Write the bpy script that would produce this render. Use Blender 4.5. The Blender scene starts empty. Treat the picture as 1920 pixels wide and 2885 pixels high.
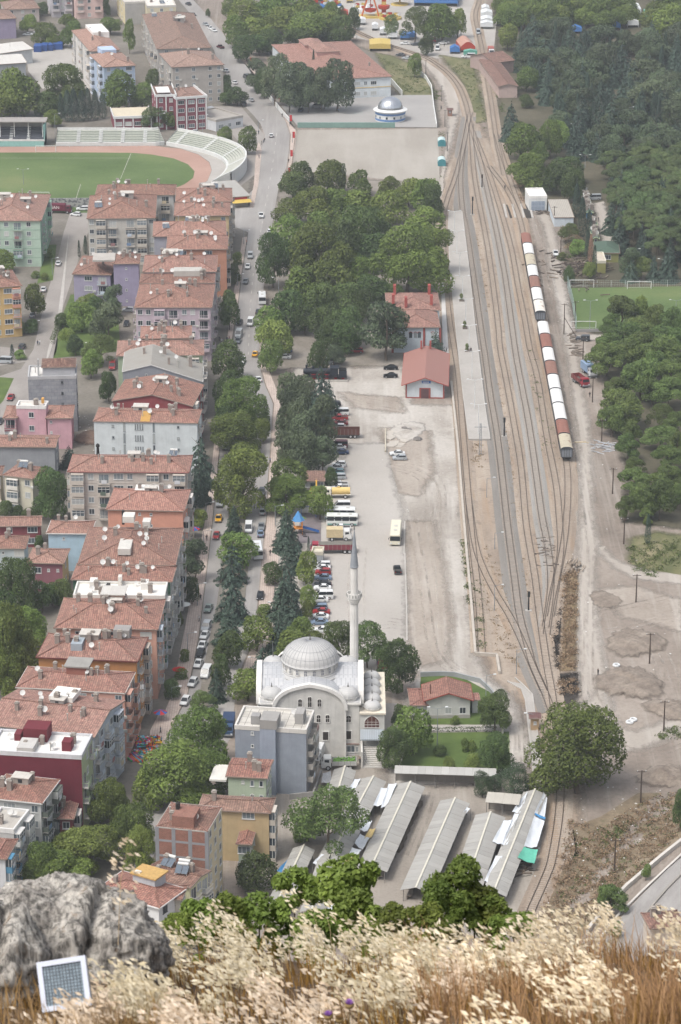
import bpy,math,random
import numpy as np
from mathutils import Vector,Matrix
rad=math.radians
SC=bpy.context.scene
COL=SC.collection
rnd=random.Random(11)
# ---------------------------------------------------------------- camera,sky,sun,exposure
CAM_H,PITCH,LENS=255.0,20.4,104.83
cam_d=bpy.data.cameras.new('camera')
cam=bpy.data.objects.new('camera',cam_d);COL.objects.link(cam)
cam.location=(0,0,CAM_H);cam.rotation_euler=(rad(90-PITCH),0,0)
cam_d.sensor_fit='VERTICAL';cam_d.sensor_height=36;cam_d.lens=LENS
cam_d.clip_start=0.1;cam_d.clip_end=6000
cam_d.dof.use_dof=True;cam_d.dof.focus_distance=640;cam_d.dof.aperture_fstop=16.0
SC.camera=cam
SUN_EL,SUN_AZ=60,228          # azimuth: compass from +Y clockwise
world=bpy.data.worlds.new('World');SC.world=world;world.use_nodes=True
wn=world.node_tree;wn.nodes.clear()
sky=wn.nodes.new('ShaderNodeTexSky');sky.sky_type='NISHITA';sky.sun_disc=False
sky.sun_elevation=rad(SUN_EL);sky.sun_rotation=rad(SUN_AZ)
sky.air_density=1.0;sky.dust_density=5.0;sky.ozone_density=1.0
hs=wn.nodes.new('ShaderNodeHueSaturation');hs.inputs['Saturation'].default_value=0.42
bg=wn.nodes.new('ShaderNodeBackground');bg.inputs['Strength'].default_value=0.15
wo=wn.nodes.new('ShaderNodeOutputWorld')
wn.links.new(sky.outputs[0],hs.inputs['Color']);wn.links.new(hs.outputs[0],bg.inputs[0]);wn.links.new(bg.outputs[0],wo.inputs[0])
sun_d=bpy.data.lights.new('sun','SUN');sun_d.energy=1.1;sun_d.angle=rad(13);sun_d.color=(1,.95,.87)
sun=bpy.data.objects.new('sun',sun_d);COL.objects.link(sun)
_s=Vector((math.sin(rad(SUN_AZ))*math.cos(rad(SUN_EL)),math.cos(rad(SUN_AZ))*math.cos(rad(SUN_EL)),math.sin(rad(SUN_EL))))
sun.rotation_euler=_s.to_track_quat('Z','Y').to_euler();sun.location=(0,400,600)
SC.view_settings.view_transform='Standard';SC.view_settings.look='None'
SC.view_settings.exposure=0.64;SC.view_settings.gamma=1;SC.view_settings.use_curve_mapping=False
SC.render.engine='CYCLES'
cy=SC.cycles
cy.use_denoising=True;cy.max_bounces=5;cy.diffuse_bounces=3;cy.glossy_bounces=2;cy.transmission_bounces=2
cy.transparent_max_bounces=6;cy.volume_bounces=0;cy.use_adaptive_sampling=True;cy.adaptive_threshold=0.02
# ---------------------------------------------------------------- where a sight line meets a level z
_t=rad(PITCH);_F=8400.0
def at(px,py,z=0.0):
 u=(px-960)/_F;v=(1442.5-py)/_F
 dy=math.cos(_t)+v*math.sin(_t);dz=-math.sin(_t)+v*math.cos(_t)
 k=(z-CAM_H)/dz
 return Vector((u*k,dy*k,z))
def atd(px,py,dist):            # the point at a horizontal distance along the sight line
 u=(px-960)/_F;v=(1442.5-py)/_F
 dy=math.cos(_t)+v*math.sin(_t);dz=-math.sin(_t)+v*math.cos(_t)
 k=dist/dy
 return Vector((u*k,dist,CAM_H+dz*k))
# ---------------------------------------------------------------- materials
EVEN=('asphalt','town asphalt','paving','concrete slabs','court','pad','running track','lawn','turf','earth pitch','kerbstone','white concrete','dry hillside')
MATS={}
def srgb(h):
 h=h.lstrip('#');h=''.join(x*2 for x in h) if len(h)==3 else h;c=[int(h[i:i+2],16)/255 for i in (0,2,4)]
 return tuple((x/12.92 if x<=.04045 else ((x+.055)/1.055) ** 2.4) for x in c)+(1,)
class NT:
 def __init__(s,name):
  s.m=bpy.data.materials.new(name);s.m.use_nodes=True;s.t=s.m.node_tree
  s.p=s.t.nodes['Principled BSDF'];s.p.inputs['Specular IOR Level'].default_value=.3
 def n(s,ty,**kw):
  x=s.t.nodes.new(ty)
  for k,v in kw.items():
   if k.startswith('i_'): x.inputs[k[2:].replace('_',' ')].default_value=v
   else: setattr(x,k,v)
  return x
 def l(s,a,b): s.t.links.new(a,b)
 def uv(s,sx=1,sy=1,src='UV'):
  tc=s.n('ShaderNodeTexCoord');mp=s.n('ShaderNodeMapping');mp.inputs['Scale'].default_value=(sx,sy,1)
  s.l(tc.outputs[src],mp.inputs[0]);return mp.outputs[0]
 def noise(s,vec,scale,detail=4,rough=.6):
  x=s.n('ShaderNodeTexNoise');x.inputs['Scale'].default_value=scale;x.inputs['Detail'].default_value=detail
  x.inputs['Roughness'].default_value=rough;s.l(vec,x.inputs['Vector']);return x.outputs['Fac']
 def ramp(s,fac,stops):
  r=s.n('ShaderNodeValToRGB');e=r.color_ramp.elements
  while len(e)<len(stops): e.new(.5)
  for x,(p,c) in zip(e,stops): x.position=p;x.color=c if len(c)==4 else tuple(c)+(1,)
  s.l(fac,r.inputs[0]);return r.outputs[0]
 def mix(s,a,b,fac,mode='MIX'):
  m=s.n('ShaderNodeMix',data_type='RGBA',blend_type=mode)
  for sock,v in ((m.inputs[6],a),(m.inputs[7],b),(m.inputs[0],fac)):
   if isinstance(v,(float,int)): sock.default_value=v
   elif isinstance(v,(tuple,list)): sock.default_value=v
   else: s.l(v,sock)
  return m.outputs[2]
 def bump(s,h,strength=.4,dist=.05):
  b=s.n('ShaderNodeBump');b.inputs['Strength'].default_value=strength;b.inputs['Distance'].default_value=dist
  s.l(h,b.inputs['Height']);s.l(b.outputs[0],s.p.inputs['Normal'])
 def out(s,col,rough=.8,metal=0):
  if isinstance(col,(tuple,list)): s.p.inputs['Base Color'].default_value=col
  else: s.l(col,s.p.inputs['Base Color'])
  s.p.inputs['Roughness'].default_value=rough;s.p.inputs['Metallic'].default_value=metal
  return s.m
def scl(c,k): return (min(1,c[0]*k),min(1,c[1]*k),min(1,c[2]*k),1)
def M(key,fn):
 if key not in MATS: MATS[key]=fn()
 return MATS[key]
def paint(hexc,rough=.5,metal=0,var=.12,sc=1.5):
 """Even paint with a little wear."""
 def f():
  t=NT('paint ' + hexc);c=srgb(hexc)
  n=t.noise(t.uv(),sc,3)
  return t.out(t.ramp(n,[(.25,scl(c,1-var)),(.75,scl(c,1+var))]),rough,metal)
 return M(('paint',hexc,rough,metal,var,sc),f)
def plaster(hexc,stain=.25):
 """Rendered wall: blotches, streaks that run down, fine grain."""
 def f():
  t=NT('plaster ' + hexc);c=srgb(hexc);g_=.3*c[0]+.6*c[1]+.1*c[2];c=tuple(min(.78,(g_+(x-g_)*.85)*1.16) for x in c[:3])+(1,)
  a=t.noise(t.uv(.35,.35),1,5,.65);b=t.noise(t.uv(2.2,.12),1,3,.6);g=t.noise(t.uv(9,9),1,2)
  base=t.ramp(a,[(.3,scl(c,.86)),(.7,scl(c,1.08))])
  dirt=t.ramp(b,[(.52,(0,0,0)),(.78,(stain,stain,stain))])
  col=t.mix(base,scl(c,.55),dirt)
  col=t.mix(col,t.ramp(g,[(.3,(.82,.82,.82)),(.7,(1,1,1))]),.5,'MULTIPLY')
  return t.out(col,.88)
 return M(('plaster',hexc,stain),f)
def tiles(hexc,old=.5):
 """Clay roof tiles: courses along u, each tile its own shade, lichen."""
 def f():
  t=NT('tiles ' + hexc);c=srgb(hexc);g_=.3*c[0]+.6*c[1]+.1*c[2];c=tuple(((g_+(x-g_)*.52)*.66+b_*.30)*.9 for x,b_ in zip(c[:3],srgb('#90725e')[:3]))+(1,)
  uv=t.uv()
  br=t.n('ShaderNodeTexBrick');br.offset=0;br.squash=1
  br.inputs['Color1'].default_value=scl(c,.68);br.inputs['Color2'].default_value=scl(c,1.3);br.inputs['Mortar'].default_value=scl(c,.38)
  br.inputs['Scale'].default_value=1;br.inputs['Brick Width'].default_value=.45;br.inputs['Row Height'].default_value=.42
  br.inputs['Mortar Size'].default_value=.05;br.inputs['Mortar Smooth'].default_value=.4;br.inputs['Bias'].default_value=.1
  t.l(uv,br.inputs['Vector'])
  a=t.noise(t.uv(.3,.4),1,6,.75);b=t.noise(t.uv(1.6,.45),1,4,.7);oi=t.n('ShaderNodeObjectInfo')
  col=t.mix(br.outputs[0],srgb('#6b5a50'),t.ramp(a,[(.46,(0,0,0)),(.62,(old,old,old))]))
  col=t.mix(col,srgb('#cfae9a'),t.ramp(b,[(.5,(0,0,0)),(.75,(.4,.4,.4))]))
  col=t.mix(col,t.ramp(oi.outputs['Random'],[(0,(.78,.76,.74)),(.5,(1,.96,.94)),(1,(1.08,1.1,1.12))]),1.0,'MULTIPLY')
  wv=t.n('ShaderNodeTexWave',wave_type='BANDS',bands_direction='X');wv.inputs['Scale'].default_value=.7
  t.l(uv,wv.inputs['Vector']);t.bump(wv.outputs['Fac'],.5,.06)
  return t.out(col,.85)
 return M(('tiles',hexc,old),f)
def sheet(hexc,pitch=.25,dirt=.4,rough=.6,metal=0):
 """Ribbed sheeting, ribs running up the slope (along v)."""
 def f():
  t=NT('sheet ' + hexc);c=srgb(hexc)
  wv=t.n('ShaderNodeTexWave',wave_type='BANDS',bands_direction='X');wv.inputs['Scale'].default_value=.314/pitch
  t.l(t.uv(),wv.inputs['Vector'])
  a=t.noise(t.uv(.5,.2),1,5,.7);oi=t.n('ShaderNodeObjectInfo')
  col=t.ramp(wv.outputs['Fac'],[(0,scl(c,.82)),(1,scl(c,1.06))])
  col=t.mix(col,srgb('#857a6c'),t.ramp(a,[(.45,(0,0,0)),(.85,(dirt,dirt,dirt))]))
  col=t.mix(col,t.ramp(oi.outputs['Random'],[(0,(.84,.84,.84)),(1,(1,1,1))]),1.0,'MULTIPLY')
  t.bump(wv.outputs['Fac'],.5,.04)
  return t.out(col,rough,metal)
 return M(('sheet',hexc,pitch,dirt,rough,metal),f)
def ground_mat(key,stops,sx=.05,sy=.05,fine=1.2,blend=.5,streak=None,spots=None,rough=.95,bumpy=.3):
 """Loose ground: two scales of blotches, optional wheel streaks along y, optional darker spots."""
 def f():
  t=NT(key);dk=lambda c: (lambda g: tuple((g+(x-g)*(.82 if c[0]>c[1] else .9))*.73 for x in c[:3])+(1,))(.3*c[0]+.6*c[1]+.1*c[2]);stops_=[(p_,dk(c)) for p_,c in stops]
  a=t.noise(t.uv(sx,sy,'Object'),1,8,.68);g=t.noise(t.uv(fine,fine,'Object'),1,4,.75)
  base=t.ramp(a,stops_)
  col=t.mix(base,t.ramp(g,[(.28,(.5,.5,.5)),(.5,(.95,.95,.95)),(.72,(1.2,1.2,1.2))]),blend,'MULTIPLY')
  if streak:
   k,c,amt=streak
   w=t.noise(t.uv(k,.012,'Object'),1,4,.7)
   col=t.mix(col,dk(c),t.ramp(w,[(.5,(0,0,0)),(.72,(amt,amt,amt))]))
  if spots:
   k,c,lo,amt=spots
   w=t.noise(t.uv(k,k,'Object'),1,6,.72)
   col=t.mix(col,dk(c),t.ramp(w,[(lo,(0,0,0)),(lo+.1,(amt,amt,amt))]))
  t.bump(g,bumpy,.1);t.out(col,rough)
  fa=t.n('ShaderNodeAttribute',attribute_name='fade');nz=t.noise(t.uv(.55,.3,'Object'),1,5,.7);ad=t.n('ShaderNodeMath',operation='MULTIPLY_ADD');ad.inputs[1].default_value=1.5;t.l(nz,ad.inputs[0]);t.l(fa.outputs['Fac'],ad.inputs[2])
  tr_=t.n('ShaderNodeBsdfTransparent');ms=t.n('ShaderNodeMixShader');rm=t.n('ShaderNodeMapRange');rm.inputs['From Min'].default_value=0.75;rm.inputs['From Max'].default_value=1.75;t.l(ad.outputs[0],rm.inputs[0])
  if key not in EVEN: gt=t.n('ShaderNodeMath',operation='GREATER_THAN');gt.inputs[1].default_value=.001;mu=t.n('ShaderNodeMath',operation='MULTIPLY');t.l(fa.outputs['Fac'],gt.inputs[0]);t.l(gt.outputs[0],mu.inputs[0]);t.l(rm.outputs[0],mu.inputs[1]);t.l(mu.outputs[0],ms.inputs[0]);t.l(t.p.outputs[0],ms.inputs[1]);t.l(tr_.outputs[0],ms.inputs[2]);t.l(ms.outputs[0],t.t.nodes['Material Output'].inputs[0])
  return t.m
 return M(('ground',key),f)
def glass_dark(hexc='#2b343b'):
 def f():
  t=NT('window glass');c=srgb(hexc);oi=t.n('ShaderNodeObjectInfo')
  t.p.inputs['Specular IOR Level'].default_value=.5
  return t.out(t.ramp(oi.outputs['Random'],[(0,scl(c,.7)),(.35,scl(c,1.5)),(.6,srgb('#737d83')),(1,srgb('#c3c5c1'))]),.12)
 return M(('glass',hexc),f)
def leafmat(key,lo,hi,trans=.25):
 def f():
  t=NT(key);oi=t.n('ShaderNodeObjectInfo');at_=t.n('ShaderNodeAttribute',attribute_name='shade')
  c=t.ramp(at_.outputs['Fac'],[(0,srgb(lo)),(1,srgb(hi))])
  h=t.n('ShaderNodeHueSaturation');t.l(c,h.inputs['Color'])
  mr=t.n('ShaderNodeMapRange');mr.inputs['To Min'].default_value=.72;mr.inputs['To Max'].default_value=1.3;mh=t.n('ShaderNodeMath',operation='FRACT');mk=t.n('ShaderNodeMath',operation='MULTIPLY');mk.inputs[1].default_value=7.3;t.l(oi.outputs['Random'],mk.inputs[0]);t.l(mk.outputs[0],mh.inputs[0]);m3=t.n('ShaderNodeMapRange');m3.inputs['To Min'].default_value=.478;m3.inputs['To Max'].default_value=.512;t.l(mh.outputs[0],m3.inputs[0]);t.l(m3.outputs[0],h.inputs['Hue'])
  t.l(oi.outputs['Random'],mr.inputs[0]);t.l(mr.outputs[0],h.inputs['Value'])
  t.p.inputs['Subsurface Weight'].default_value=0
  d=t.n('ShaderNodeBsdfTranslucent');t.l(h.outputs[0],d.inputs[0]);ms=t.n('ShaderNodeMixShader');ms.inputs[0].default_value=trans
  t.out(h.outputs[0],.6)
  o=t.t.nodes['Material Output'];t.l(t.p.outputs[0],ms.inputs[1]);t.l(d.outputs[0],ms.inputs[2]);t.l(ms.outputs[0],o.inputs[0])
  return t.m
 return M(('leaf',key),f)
# ---------------------------------------------------------------- mesh builder
class MB:
 def __init__(s): s.v=[];s.f=[];s.m=[];s.cur=0
 def pt(s,p): s.v.append(tuple(p));return len(s.v)-1
 def poly(s,pts,m=None):
  i=len(s.v);s.v.extend(tuple(p) for p in pts);s.f.append(tuple(range(i,i+len(pts))));s.m.append(s.cur if m is None else m);return s
 def box(s,x0,y0,z0,x1,y1,z1,m=None,bottom=True):
  i=len(s.v);s.v+=[(x0,y0,z0),(x1,y0,z0),(x1,y1,z0),(x0,y1,z0),(x0,y0,z1),(x1,y0,z1),(x1,y1,z1),(x0,y1,z1)]
  fs=[(0,1,5,4),(1,2,6,5),(2,3,7,6),(3,0,4,7),(4,5,6,7)]+([(3,2,1,0)] if bottom else [])
  for f in fs: s.f.append(tuple(i+k for k in f));s.m.append(s.cur if m is None else m)
  return s
 def bar(s,p,q,w,h=None,m=None):
  p=Vector(p);q=Vector(q);h=h or w;d=(q-p)
  if d.length<1e-6: return s
  d.normalize();a=d.cross(Vector((0,0,1)))
  a=Vector((1,0,0)) if a.length<1e-3 else a.normalized()
  b=a.cross(d);i=len(s.v)
  for e in (p,q):
   for sx,sy in ((-1,-1),(1,-1),(1,1),(-1,1)): s.v.append(tuple(e+a*(sx*w/2)+b*(sy*h/2)))
  for f in ((0,1,2,3),(7,6,5,4),(1,0,4,5),(2,1,5,6),(3,2,6,7),(0,3,7,4)): s.f.append(tuple(i+k for k in f));s.m.append(s.cur if m is None else m)
  return s
 def tube(s,p,q,r0,r1=None,n=8,m=None,cap=True):
  p=Vector(p);q=Vector(q);r1=r0 if r1 is None else r1;d=(q-p).normalized()
  a=d.cross(Vector((0,0,1)));a=Vector((1,0,0)) if a.length<1e-3 else a.normalized();b=d.cross(a);i=len(s.v)
  for e,r in ((p,r0),(q,r1)):
   for k in range(n):
    t=2*math.pi*k/n;s.v.append(tuple(e+a*(r*math.cos(t))+b*(r*math.sin(t))))
  mm=s.cur if m is None else m
  for k in range(n): s.f.append((i+k,i+(k+1) % n,i+n+(k+1) % n,i+n+k));s.m.append(mm)
  if cap: s.f.append(tuple(i+n+k for k in range(n)));s.m.append(mm);s.f.append(tuple(i+n-1-k for k in range(n)));s.m.append(mm)
  return s
 def lathe(s,prof,n=24,cx=0,cy=0,m=None,fl=0,a0=0,a1=2*math.pi):
  full=abs(a1-a0-2*math.pi)<1e-6;i=len(s.v);c=n if full else n+1
  for r,z in prof:
   for k in range(c):
    t=a0+(a1-a0)*k/n;rr=r*(1+(fl if k % 2 else 0));s.v.append((cx+rr*math.cos(t),cy+rr*math.sin(t),z))
  for j in range(len(prof)-1):
   for k in range(n):
    k2=(k+1) % c;s.f.append((i+j*c+k,i+j*c+k2,i+(j+1)*c+k2,i+(j+1)*c+k));s.m.append(s.cur if m is None else m)
  return s
 def prism(s,pts,z0,z1,m=None,bottom=False):
  n=len(pts);i=len(s.v);mm=s.cur if m is None else m
  a=sum(pts[k][0]*pts[(k+1) % n][1]-pts[(k+1) % n][0]*pts[k][1] for k in range(n))
  if a<0: pts=pts[::-1]
  s.v+=[(p[0],p[1],z0) for p in pts]+[(p[0],p[1],z1) for p in pts]
  for k in range(n): s.f.append((i+k,i+(k+1) % n,i+n+(k+1) % n,i+n+k));s.m.append(mm)
  s.f.append(tuple(i+n+k for k in range(n)));s.m.append(mm)
  if bottom: s.f.append(tuple(i+n-1-k for k in range(n)));s.m.append(mm)
  return s
 def data(s,name,mats,smooth=False):
  me=bpy.data.meshes.new(name);me.from_pydata(s.v,[],s.f)
  for x in (mats if isinstance(mats,(list,tuple)) else [mats]): me.materials.append(x)
  nf=len(s.f)
  if any(s.m): me.polygons.foreach_set('material_index',s.m)
  if smooth: me.polygons.foreach_set('use_smooth',[True]*nf)
  nv=np.empty(nf*3,np.float32);me.polygons.foreach_get('normal',nv);nv=nv.reshape(-1,3)
  lt=np.empty(nf,np.int32);me.polygons.foreach_get('loop_total',lt)
  li=np.empty(len(me.loops),np.int32);me.loops.foreach_get('vertex_index',li)
  co=np.asarray(s.v,np.float32)[li];N=np.repeat(nv,lt,axis=0)
  U=np.stack([-N[:,1],N[:,0],np.zeros(len(N))],1);ln=np.linalg.norm(U,axis=1);flat=ln<.02
  U[flat]=(1,0,0);ln[flat]=1;U /= ln[:,None];V=np.cross(N,U)
  uvl=me.uv_layers.new(name='uv');uv=np.stack([(co*U).sum(1),(co*V).sum(1)],1).astype(np.float32)
  uvl.data.foreach_set('uv',uv.ravel());me.update();return me
 def build(s,name,mats,parent=None,loc=None,rz=0,smooth=False):
  return put(name,s.data(name,mats,smooth),parent,loc,rz)
def put(name,me,parent=None,loc=None,rz=0,scale=None):
 o=bpy.data.objects.new(name,me);COL.objects.link(o)
 if parent is not None: o.parent=parent
 if loc is not None: o.location=loc
 if rz: o.rotation_euler=(0,0,rz)
 if scale is not None: o.scale=scale if isinstance(scale,(tuple,list)) else (scale,)*3
 return o
def tag(o,label=None,cat=None,group=None,kind=None):
 if label: o['label']=label
 if cat: o['category']=cat
 if group: o['group']=group
 if kind: o['kind']=kind
 return o
def thing(name,label,cat,loc=(0,0,0),rz=0,group=None,scale=None):
 return tag(put(name,None,None,loc,rz,scale),label,cat,group)
def children_of(o,table={}):
 return [c for c in COL.objects if c.parent==o]
TREE={}
def remember(root,kids): TREE[root.name]=kids      # kids: [(object,[sub objects])]
def dup(root,kids,loc,rz=0,label=None,group=None,scale=None):
 r=root.copy();COL.objects.link(r);r.location=loc;r.rotation_euler=(0,0,rz)
 if scale is not None: r.scale=scale if isinstance(scale,(tuple,list)) else (scale,)*3
 if label: r['label']=label
 if group: r['group']=group
 for c,subs in kids:
  d=c.copy();COL.objects.link(d);d.parent=r
  for q in subs:
   e=q.copy();COL.objects.link(e);e.parent=d
 return r
ORD=['first','second','third','fourth','fifth','sixth','seventh','eighth','ninth','tenth','eleventh','twelfth','thirteenth','fourteenth','fifteenth','sixteenth','seventeenth','eighteenth','nineteenth','twentieth']
ORD+=['twenty-' + x for x in ORD[:9]]+['thirtieth']+['thirty-' + x for x in ORD[:9]]+['fortieth']+['forty-' + x for x in ORD[:9]]+['fiftieth']+['fifty-' + x for x in ORD[:9]]
# ================================================================ GROUND
def slope_t(x,y): return (x-41)*.903-(y-478)*.429
def hill_z(y):
 P=[(-80,262),(0,253.4),(8.5,249.95),(12.4,248.1),(13.2,247.0),(15,243.5),(30,212),(120,140),(300,62),(462,0),(5000,0)]
 for (a,za),(b,zb) in zip(P,P[1:]):
  if y<=b: return za+(zb-za)*(y-a)/(b-a)
def terrain_z(x,y):
 z=hill_z(y);t=slope_t(x,y)
 if t>0 and y>250: z=max(z,min(16,.3*t))
 return z
def att(px,py,dz=0):            # where a sight line meets the terrain (valley side)
 z=0.0
 for _ in range(12):
  p=at(px,py,z);z=.5*z+.5*terrain_z(p.x,p.y)
 p.z=z+dz;return p
dirt=ground_mat('dirt',[(.3,srgb('#7c6f63')),(.5,srgb('#9b8d80')),(.7,srgb('#b5a89b'))],.04,.025,.8,.5,(.5,srgb('#c4bcb1'),.5),(.09,srgb('#7d7268'),.62,.45))
hay=ground_mat('dry hillside',[(.3,srgb('#3d2f20')),(.5,srgb('#66503a')),(.7,srgb('#8d7250'))],2,2,14,.6)
def grid_obj(name,xs,ys,mat_,zf,kind='structure'):
 nx,ny=len(xs),len(ys)
 v=[(x,y,zf(x,y)) for y in ys for x in xs]
 f=[(j*nx+i,j*nx+i+1,(j+1)*nx+i+1,(j+1)*nx+i) for j in range(ny-1) for i in range(nx-1)]
 mb=MB();mb.v=v;mb.f=f;mb.m=[0]*len(f)
 return tag(mb.build(name,mat_,smooth=True),kind=kind)
xs=[-900,-600,-400,-250,-150,-100]+list(range(-80,160,6))+[200,300,400,600,900]
ys=[15,18,22,30,45,70,120,200,260,300,350,400,430]+list(range(440,640,6))+list(range(640,2400,80))
grid_obj('ground',xs,ys,dirt,terrain_z)
hx=[i*.2 for i in range(-30,31)];hx=[-60,-30,-15,-9]+hx+[9,15,30,60]
hy=[-50,-20,-8,-3,0,2,4]+[5+i*.2 for i in range(0,46)]+[14.5,15]
def crest_z(x,y):
 n=.03*math.sin(3.1*x+1.3*y)+.03*math.sin(7.7*x-2.2*y)+.03*math.sin(1.1*x+4.3*y)
 return hill_z(y)+n
grid_obj('hilltop',hx,hy,hay,crest_z)
from mathutils.geometry import delaunay_2d_cdt
_fr=random.Random(77)
def fade_attr(me,vals): a_=me.attributes.new('fade','FLOAT','POINT');a_.data.foreach_set('value',vals)
def flat(name,px,mat_,z=.03,kind='structure',world_pts=None):
 pts=[at(*p) for p in px] if world_pts is None else world_pts
 a=sum(pts[k][0]*pts[(k+1) % len(pts)][1]-pts[(k+1) % len(pts)][0]*pts[k][1] for k in range(len(pts)))
 if a<0: pts=pts[::-1]
 if mat_.name not in EVEN:         # loose ground thins out at its edge
  out=[]
  for p,e in zip(pts,pts[1:]+pts[:1]):
   if out and (p-out[-1]).length<1.8: continue
   k=max(1,min(40,int((e-p).length/3)))
   for i in range(k): out.append(p+(e-p)*i/k)
  if (out[0]-out[-1]).length<1.8: out.pop()
  out=[p+Vector((_fr.gauss(0,.12),_fr.gauss(0,.25),0)) for p in out]
  n=len(out);per=sum((out[k]-out[k-1]).length for k in range(n));w=min(1.5,.3*abs(a)/per);N=[]
  for k in range(n): d=out[(k+1) % n]-out[k-1];d.z=0;d.normalize();N.append(Vector((d.y,-d.x,0)))
  mb=MB();V=[p+v*w for p,v in zip(out,N)]+[p-v*w for p,v in zip(out,N)];mb.v=[(p.x,p.y,z-(.015 if k<n else .002)) for k,p in enumerate(V)]
  cv,_,cf=delaunay_2d_cdt([Vector((p.x,p.y)) for p in V[n:]],[],[list(range(n))],1,1e-4)[:3]
  mb.f=[(k,(k+1) % n,n+(k+1) % n,n+k) for k in range(n)]+[tuple(2*n+k for k in f) for f in cf];mb.v+=[(p.x,p.y,z) for p in cv];mb.m=[0]*len(mb.f);o=mb.build(name,mat_);fade_attr(o.data,[1.0]*n+[0.0]*(n+len(cv)));return tag(o,kind=kind)
 mb=MB();mb.poly([(p[0],p[1],z) for p in pts]);return tag(mb.build(name,mat_),kind=kind)
def raised(name,px,mat_,z0=0.0,z1=.14):
 mb=MB();mb.prism([tuple(at(*p))[:2] for p in px],z0,z1);return tag(mb.build(name,mat_),kind='structure')
def smooth_px(pts,n=6):          # Catmull-Rom through pixel points
 P=[pts[0]]+list(pts)+[pts[-1]];out=[]
 for i in range(1,len(P)-2):
  a,b,c,d=P[i-1],P[i],P[i+1],P[i+2]
  for k in range(n):
   t=k/n
   out.append(tuple(.5*(2*b[j]+(c[j]-a[j])*t+(2*a[j]-5*b[j]+4*c[j]-d[j])*t*t+(3*b[j]-a[j]-3*c[j]+d[j])*t ** 3) for j in (0,1)))
 out.append(tuple(pts[-1]));return out
asphalt=ground_mat('asphalt',[(.3,srgb('#98938f')),(.7,srgb('#b3afab'))],.06,.02,2.5,.25,(.35,srgb('#c0bcb8'),.6),(.12,srgb('#7d7875'),.66,.35))
asphalt_d=ground_mat('town asphalt',[(.3,srgb('#97908a')),(.7,srgb('#b1aaa3'))],.08,.05,2.0,.3)
gravel=ground_mat('yard gravel',[(.3,srgb('#9d9388')),(.48,srgb('#b9b0a5')),(.56,srgb('#c9c2b8')),(.75,srgb('#d8d2c9'))],.035,.018,1.1,.45,(.22,srgb('#ddd8d0'),.7),(.06,srgb('#8d8276'),.56,.5))
lot=ground_mat('worn lot',[(.3,srgb('#b5aea5')),(.7,srgb('#c9c3bb'))],.04,.02,1.8,.25,None,(.1,srgb('#9d958c'),.62,.45))
paving=None
def paving_mat():
 t=NT('paving');br=t.n('ShaderNodeTexBrick');br.inputs['Color1'].default_value=srgb('#b5a59b');br.inputs['Color2'].default_value=srgb('#c3b6ad')
 br.inputs['Mortar'].default_value=srgb('#988a81');br.inputs['Scale'].default_value=1;br.inputs['Brick Width'].default_value=.5;br.inputs['Row Height'].default_value=.5;br.inputs['Mortar Size'].default_value=.04
 br.offset=0;t.l(t.uv(1,1,'Object'),br.inputs['Vector'])
 n=t.noise(t.uv(.4,.1,'Object'),1,4,.6)
 return t.out(t.mix(br.outputs[0],t.ramp(n,[(.3,(.75,.74,.73)),(.7,(1.05,1.05,1.05))]),.8,'MULTIPLY'),.9)
paving=M('paving',paving_mat)
turf=ground_mat('turf',[(.3,srgb('#506a33')),(.55,srgb('#6a8147')),(.8,srgb('#888f5a'))],.02,.03,1.2,.5,None,(.3,srgb('#8b8a58'),.64,.35))
lawn=ground_mat('lawn',[(.3,srgb('#4b6428')),(.7,srgb('#6b803a'))],.2,.2,5,.5)
weeds=ground_mat('weeds',[(.3,srgb('#55603a')),(.5,srgb('#7a7a50')),(.7,srgb('#a0946f'))],.12,.06,1.4,.6,None,(.2,srgb('#4b5a31'),.58,.6))
track_red=ground_mat('running track',[(.3,srgb('#b58a78')),(.7,srgb('#c9a08e'))],.05,.05,2,.3)
woodfloor=ground_mat('wood floor',[(.3,srgb('#4a4a36')),(.6,srgb('#6d6650')),(.8,srgb('#8e826c'))],.05,.04,1,.6)
townsoil=ground_mat('town soil',[(.25,srgb('#6d675c')),(.55,srgb('#8a8378')),(.8,srgb('#9f978b'))],.06,.05,1,.5)
concrete=ground_mat('concrete slabs',[(.3,srgb('#b3ada5')),(.7,srgb('#c6c1ba'))],.12,.08,2.5,.25,None,(.15,srgb('#a0978e'),.62,.35))
kerbstone=ground_mat('kerbstone',[(.3,srgb('#b9b4ad')),(.7,srgb('#cfcac3'))],.3,.3,3,.3)
flat('town_soil',[(-60,2500),(430,2500),(520,2300),(560,1960),(660,1480),(700,900),(700,600),(740,300),(560,60),(540,-60),(-80,-60)],townsoil,.02)
flat('wood_floor',[(1424,560),(1500,560),(1590,640),(1610,900),(1700,960),(1720,1200),(1770,1330),(1760,1470),(1990,1500),(2000,-60),(1395,-60),(1400,330)],woodfloor,.02)
flat('park_floor',[(760,1040),(745,700),(790,500),(1240,513),(1255,640),(1240,840),(1130,1030)],M('parkfl',lambda: ground_mat('park floor',[(.3,srgb('#77705f')),(.5,srgb('#958c80')),(.7,srgb('#aaa297'))],.08,.05,1.2,.5)),.02)
flat('school_ground',[(690,-40),(830,360),(1240,360),(1222,240),(1175,190),(900,90),(830,-40)],townsoil,.02)
flat('weedy_bank',[(1060,150),(1110,158),(1180,190),(1215,235),(1221,278),(1130,270),(1090,210)],weeds,.04)
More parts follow.
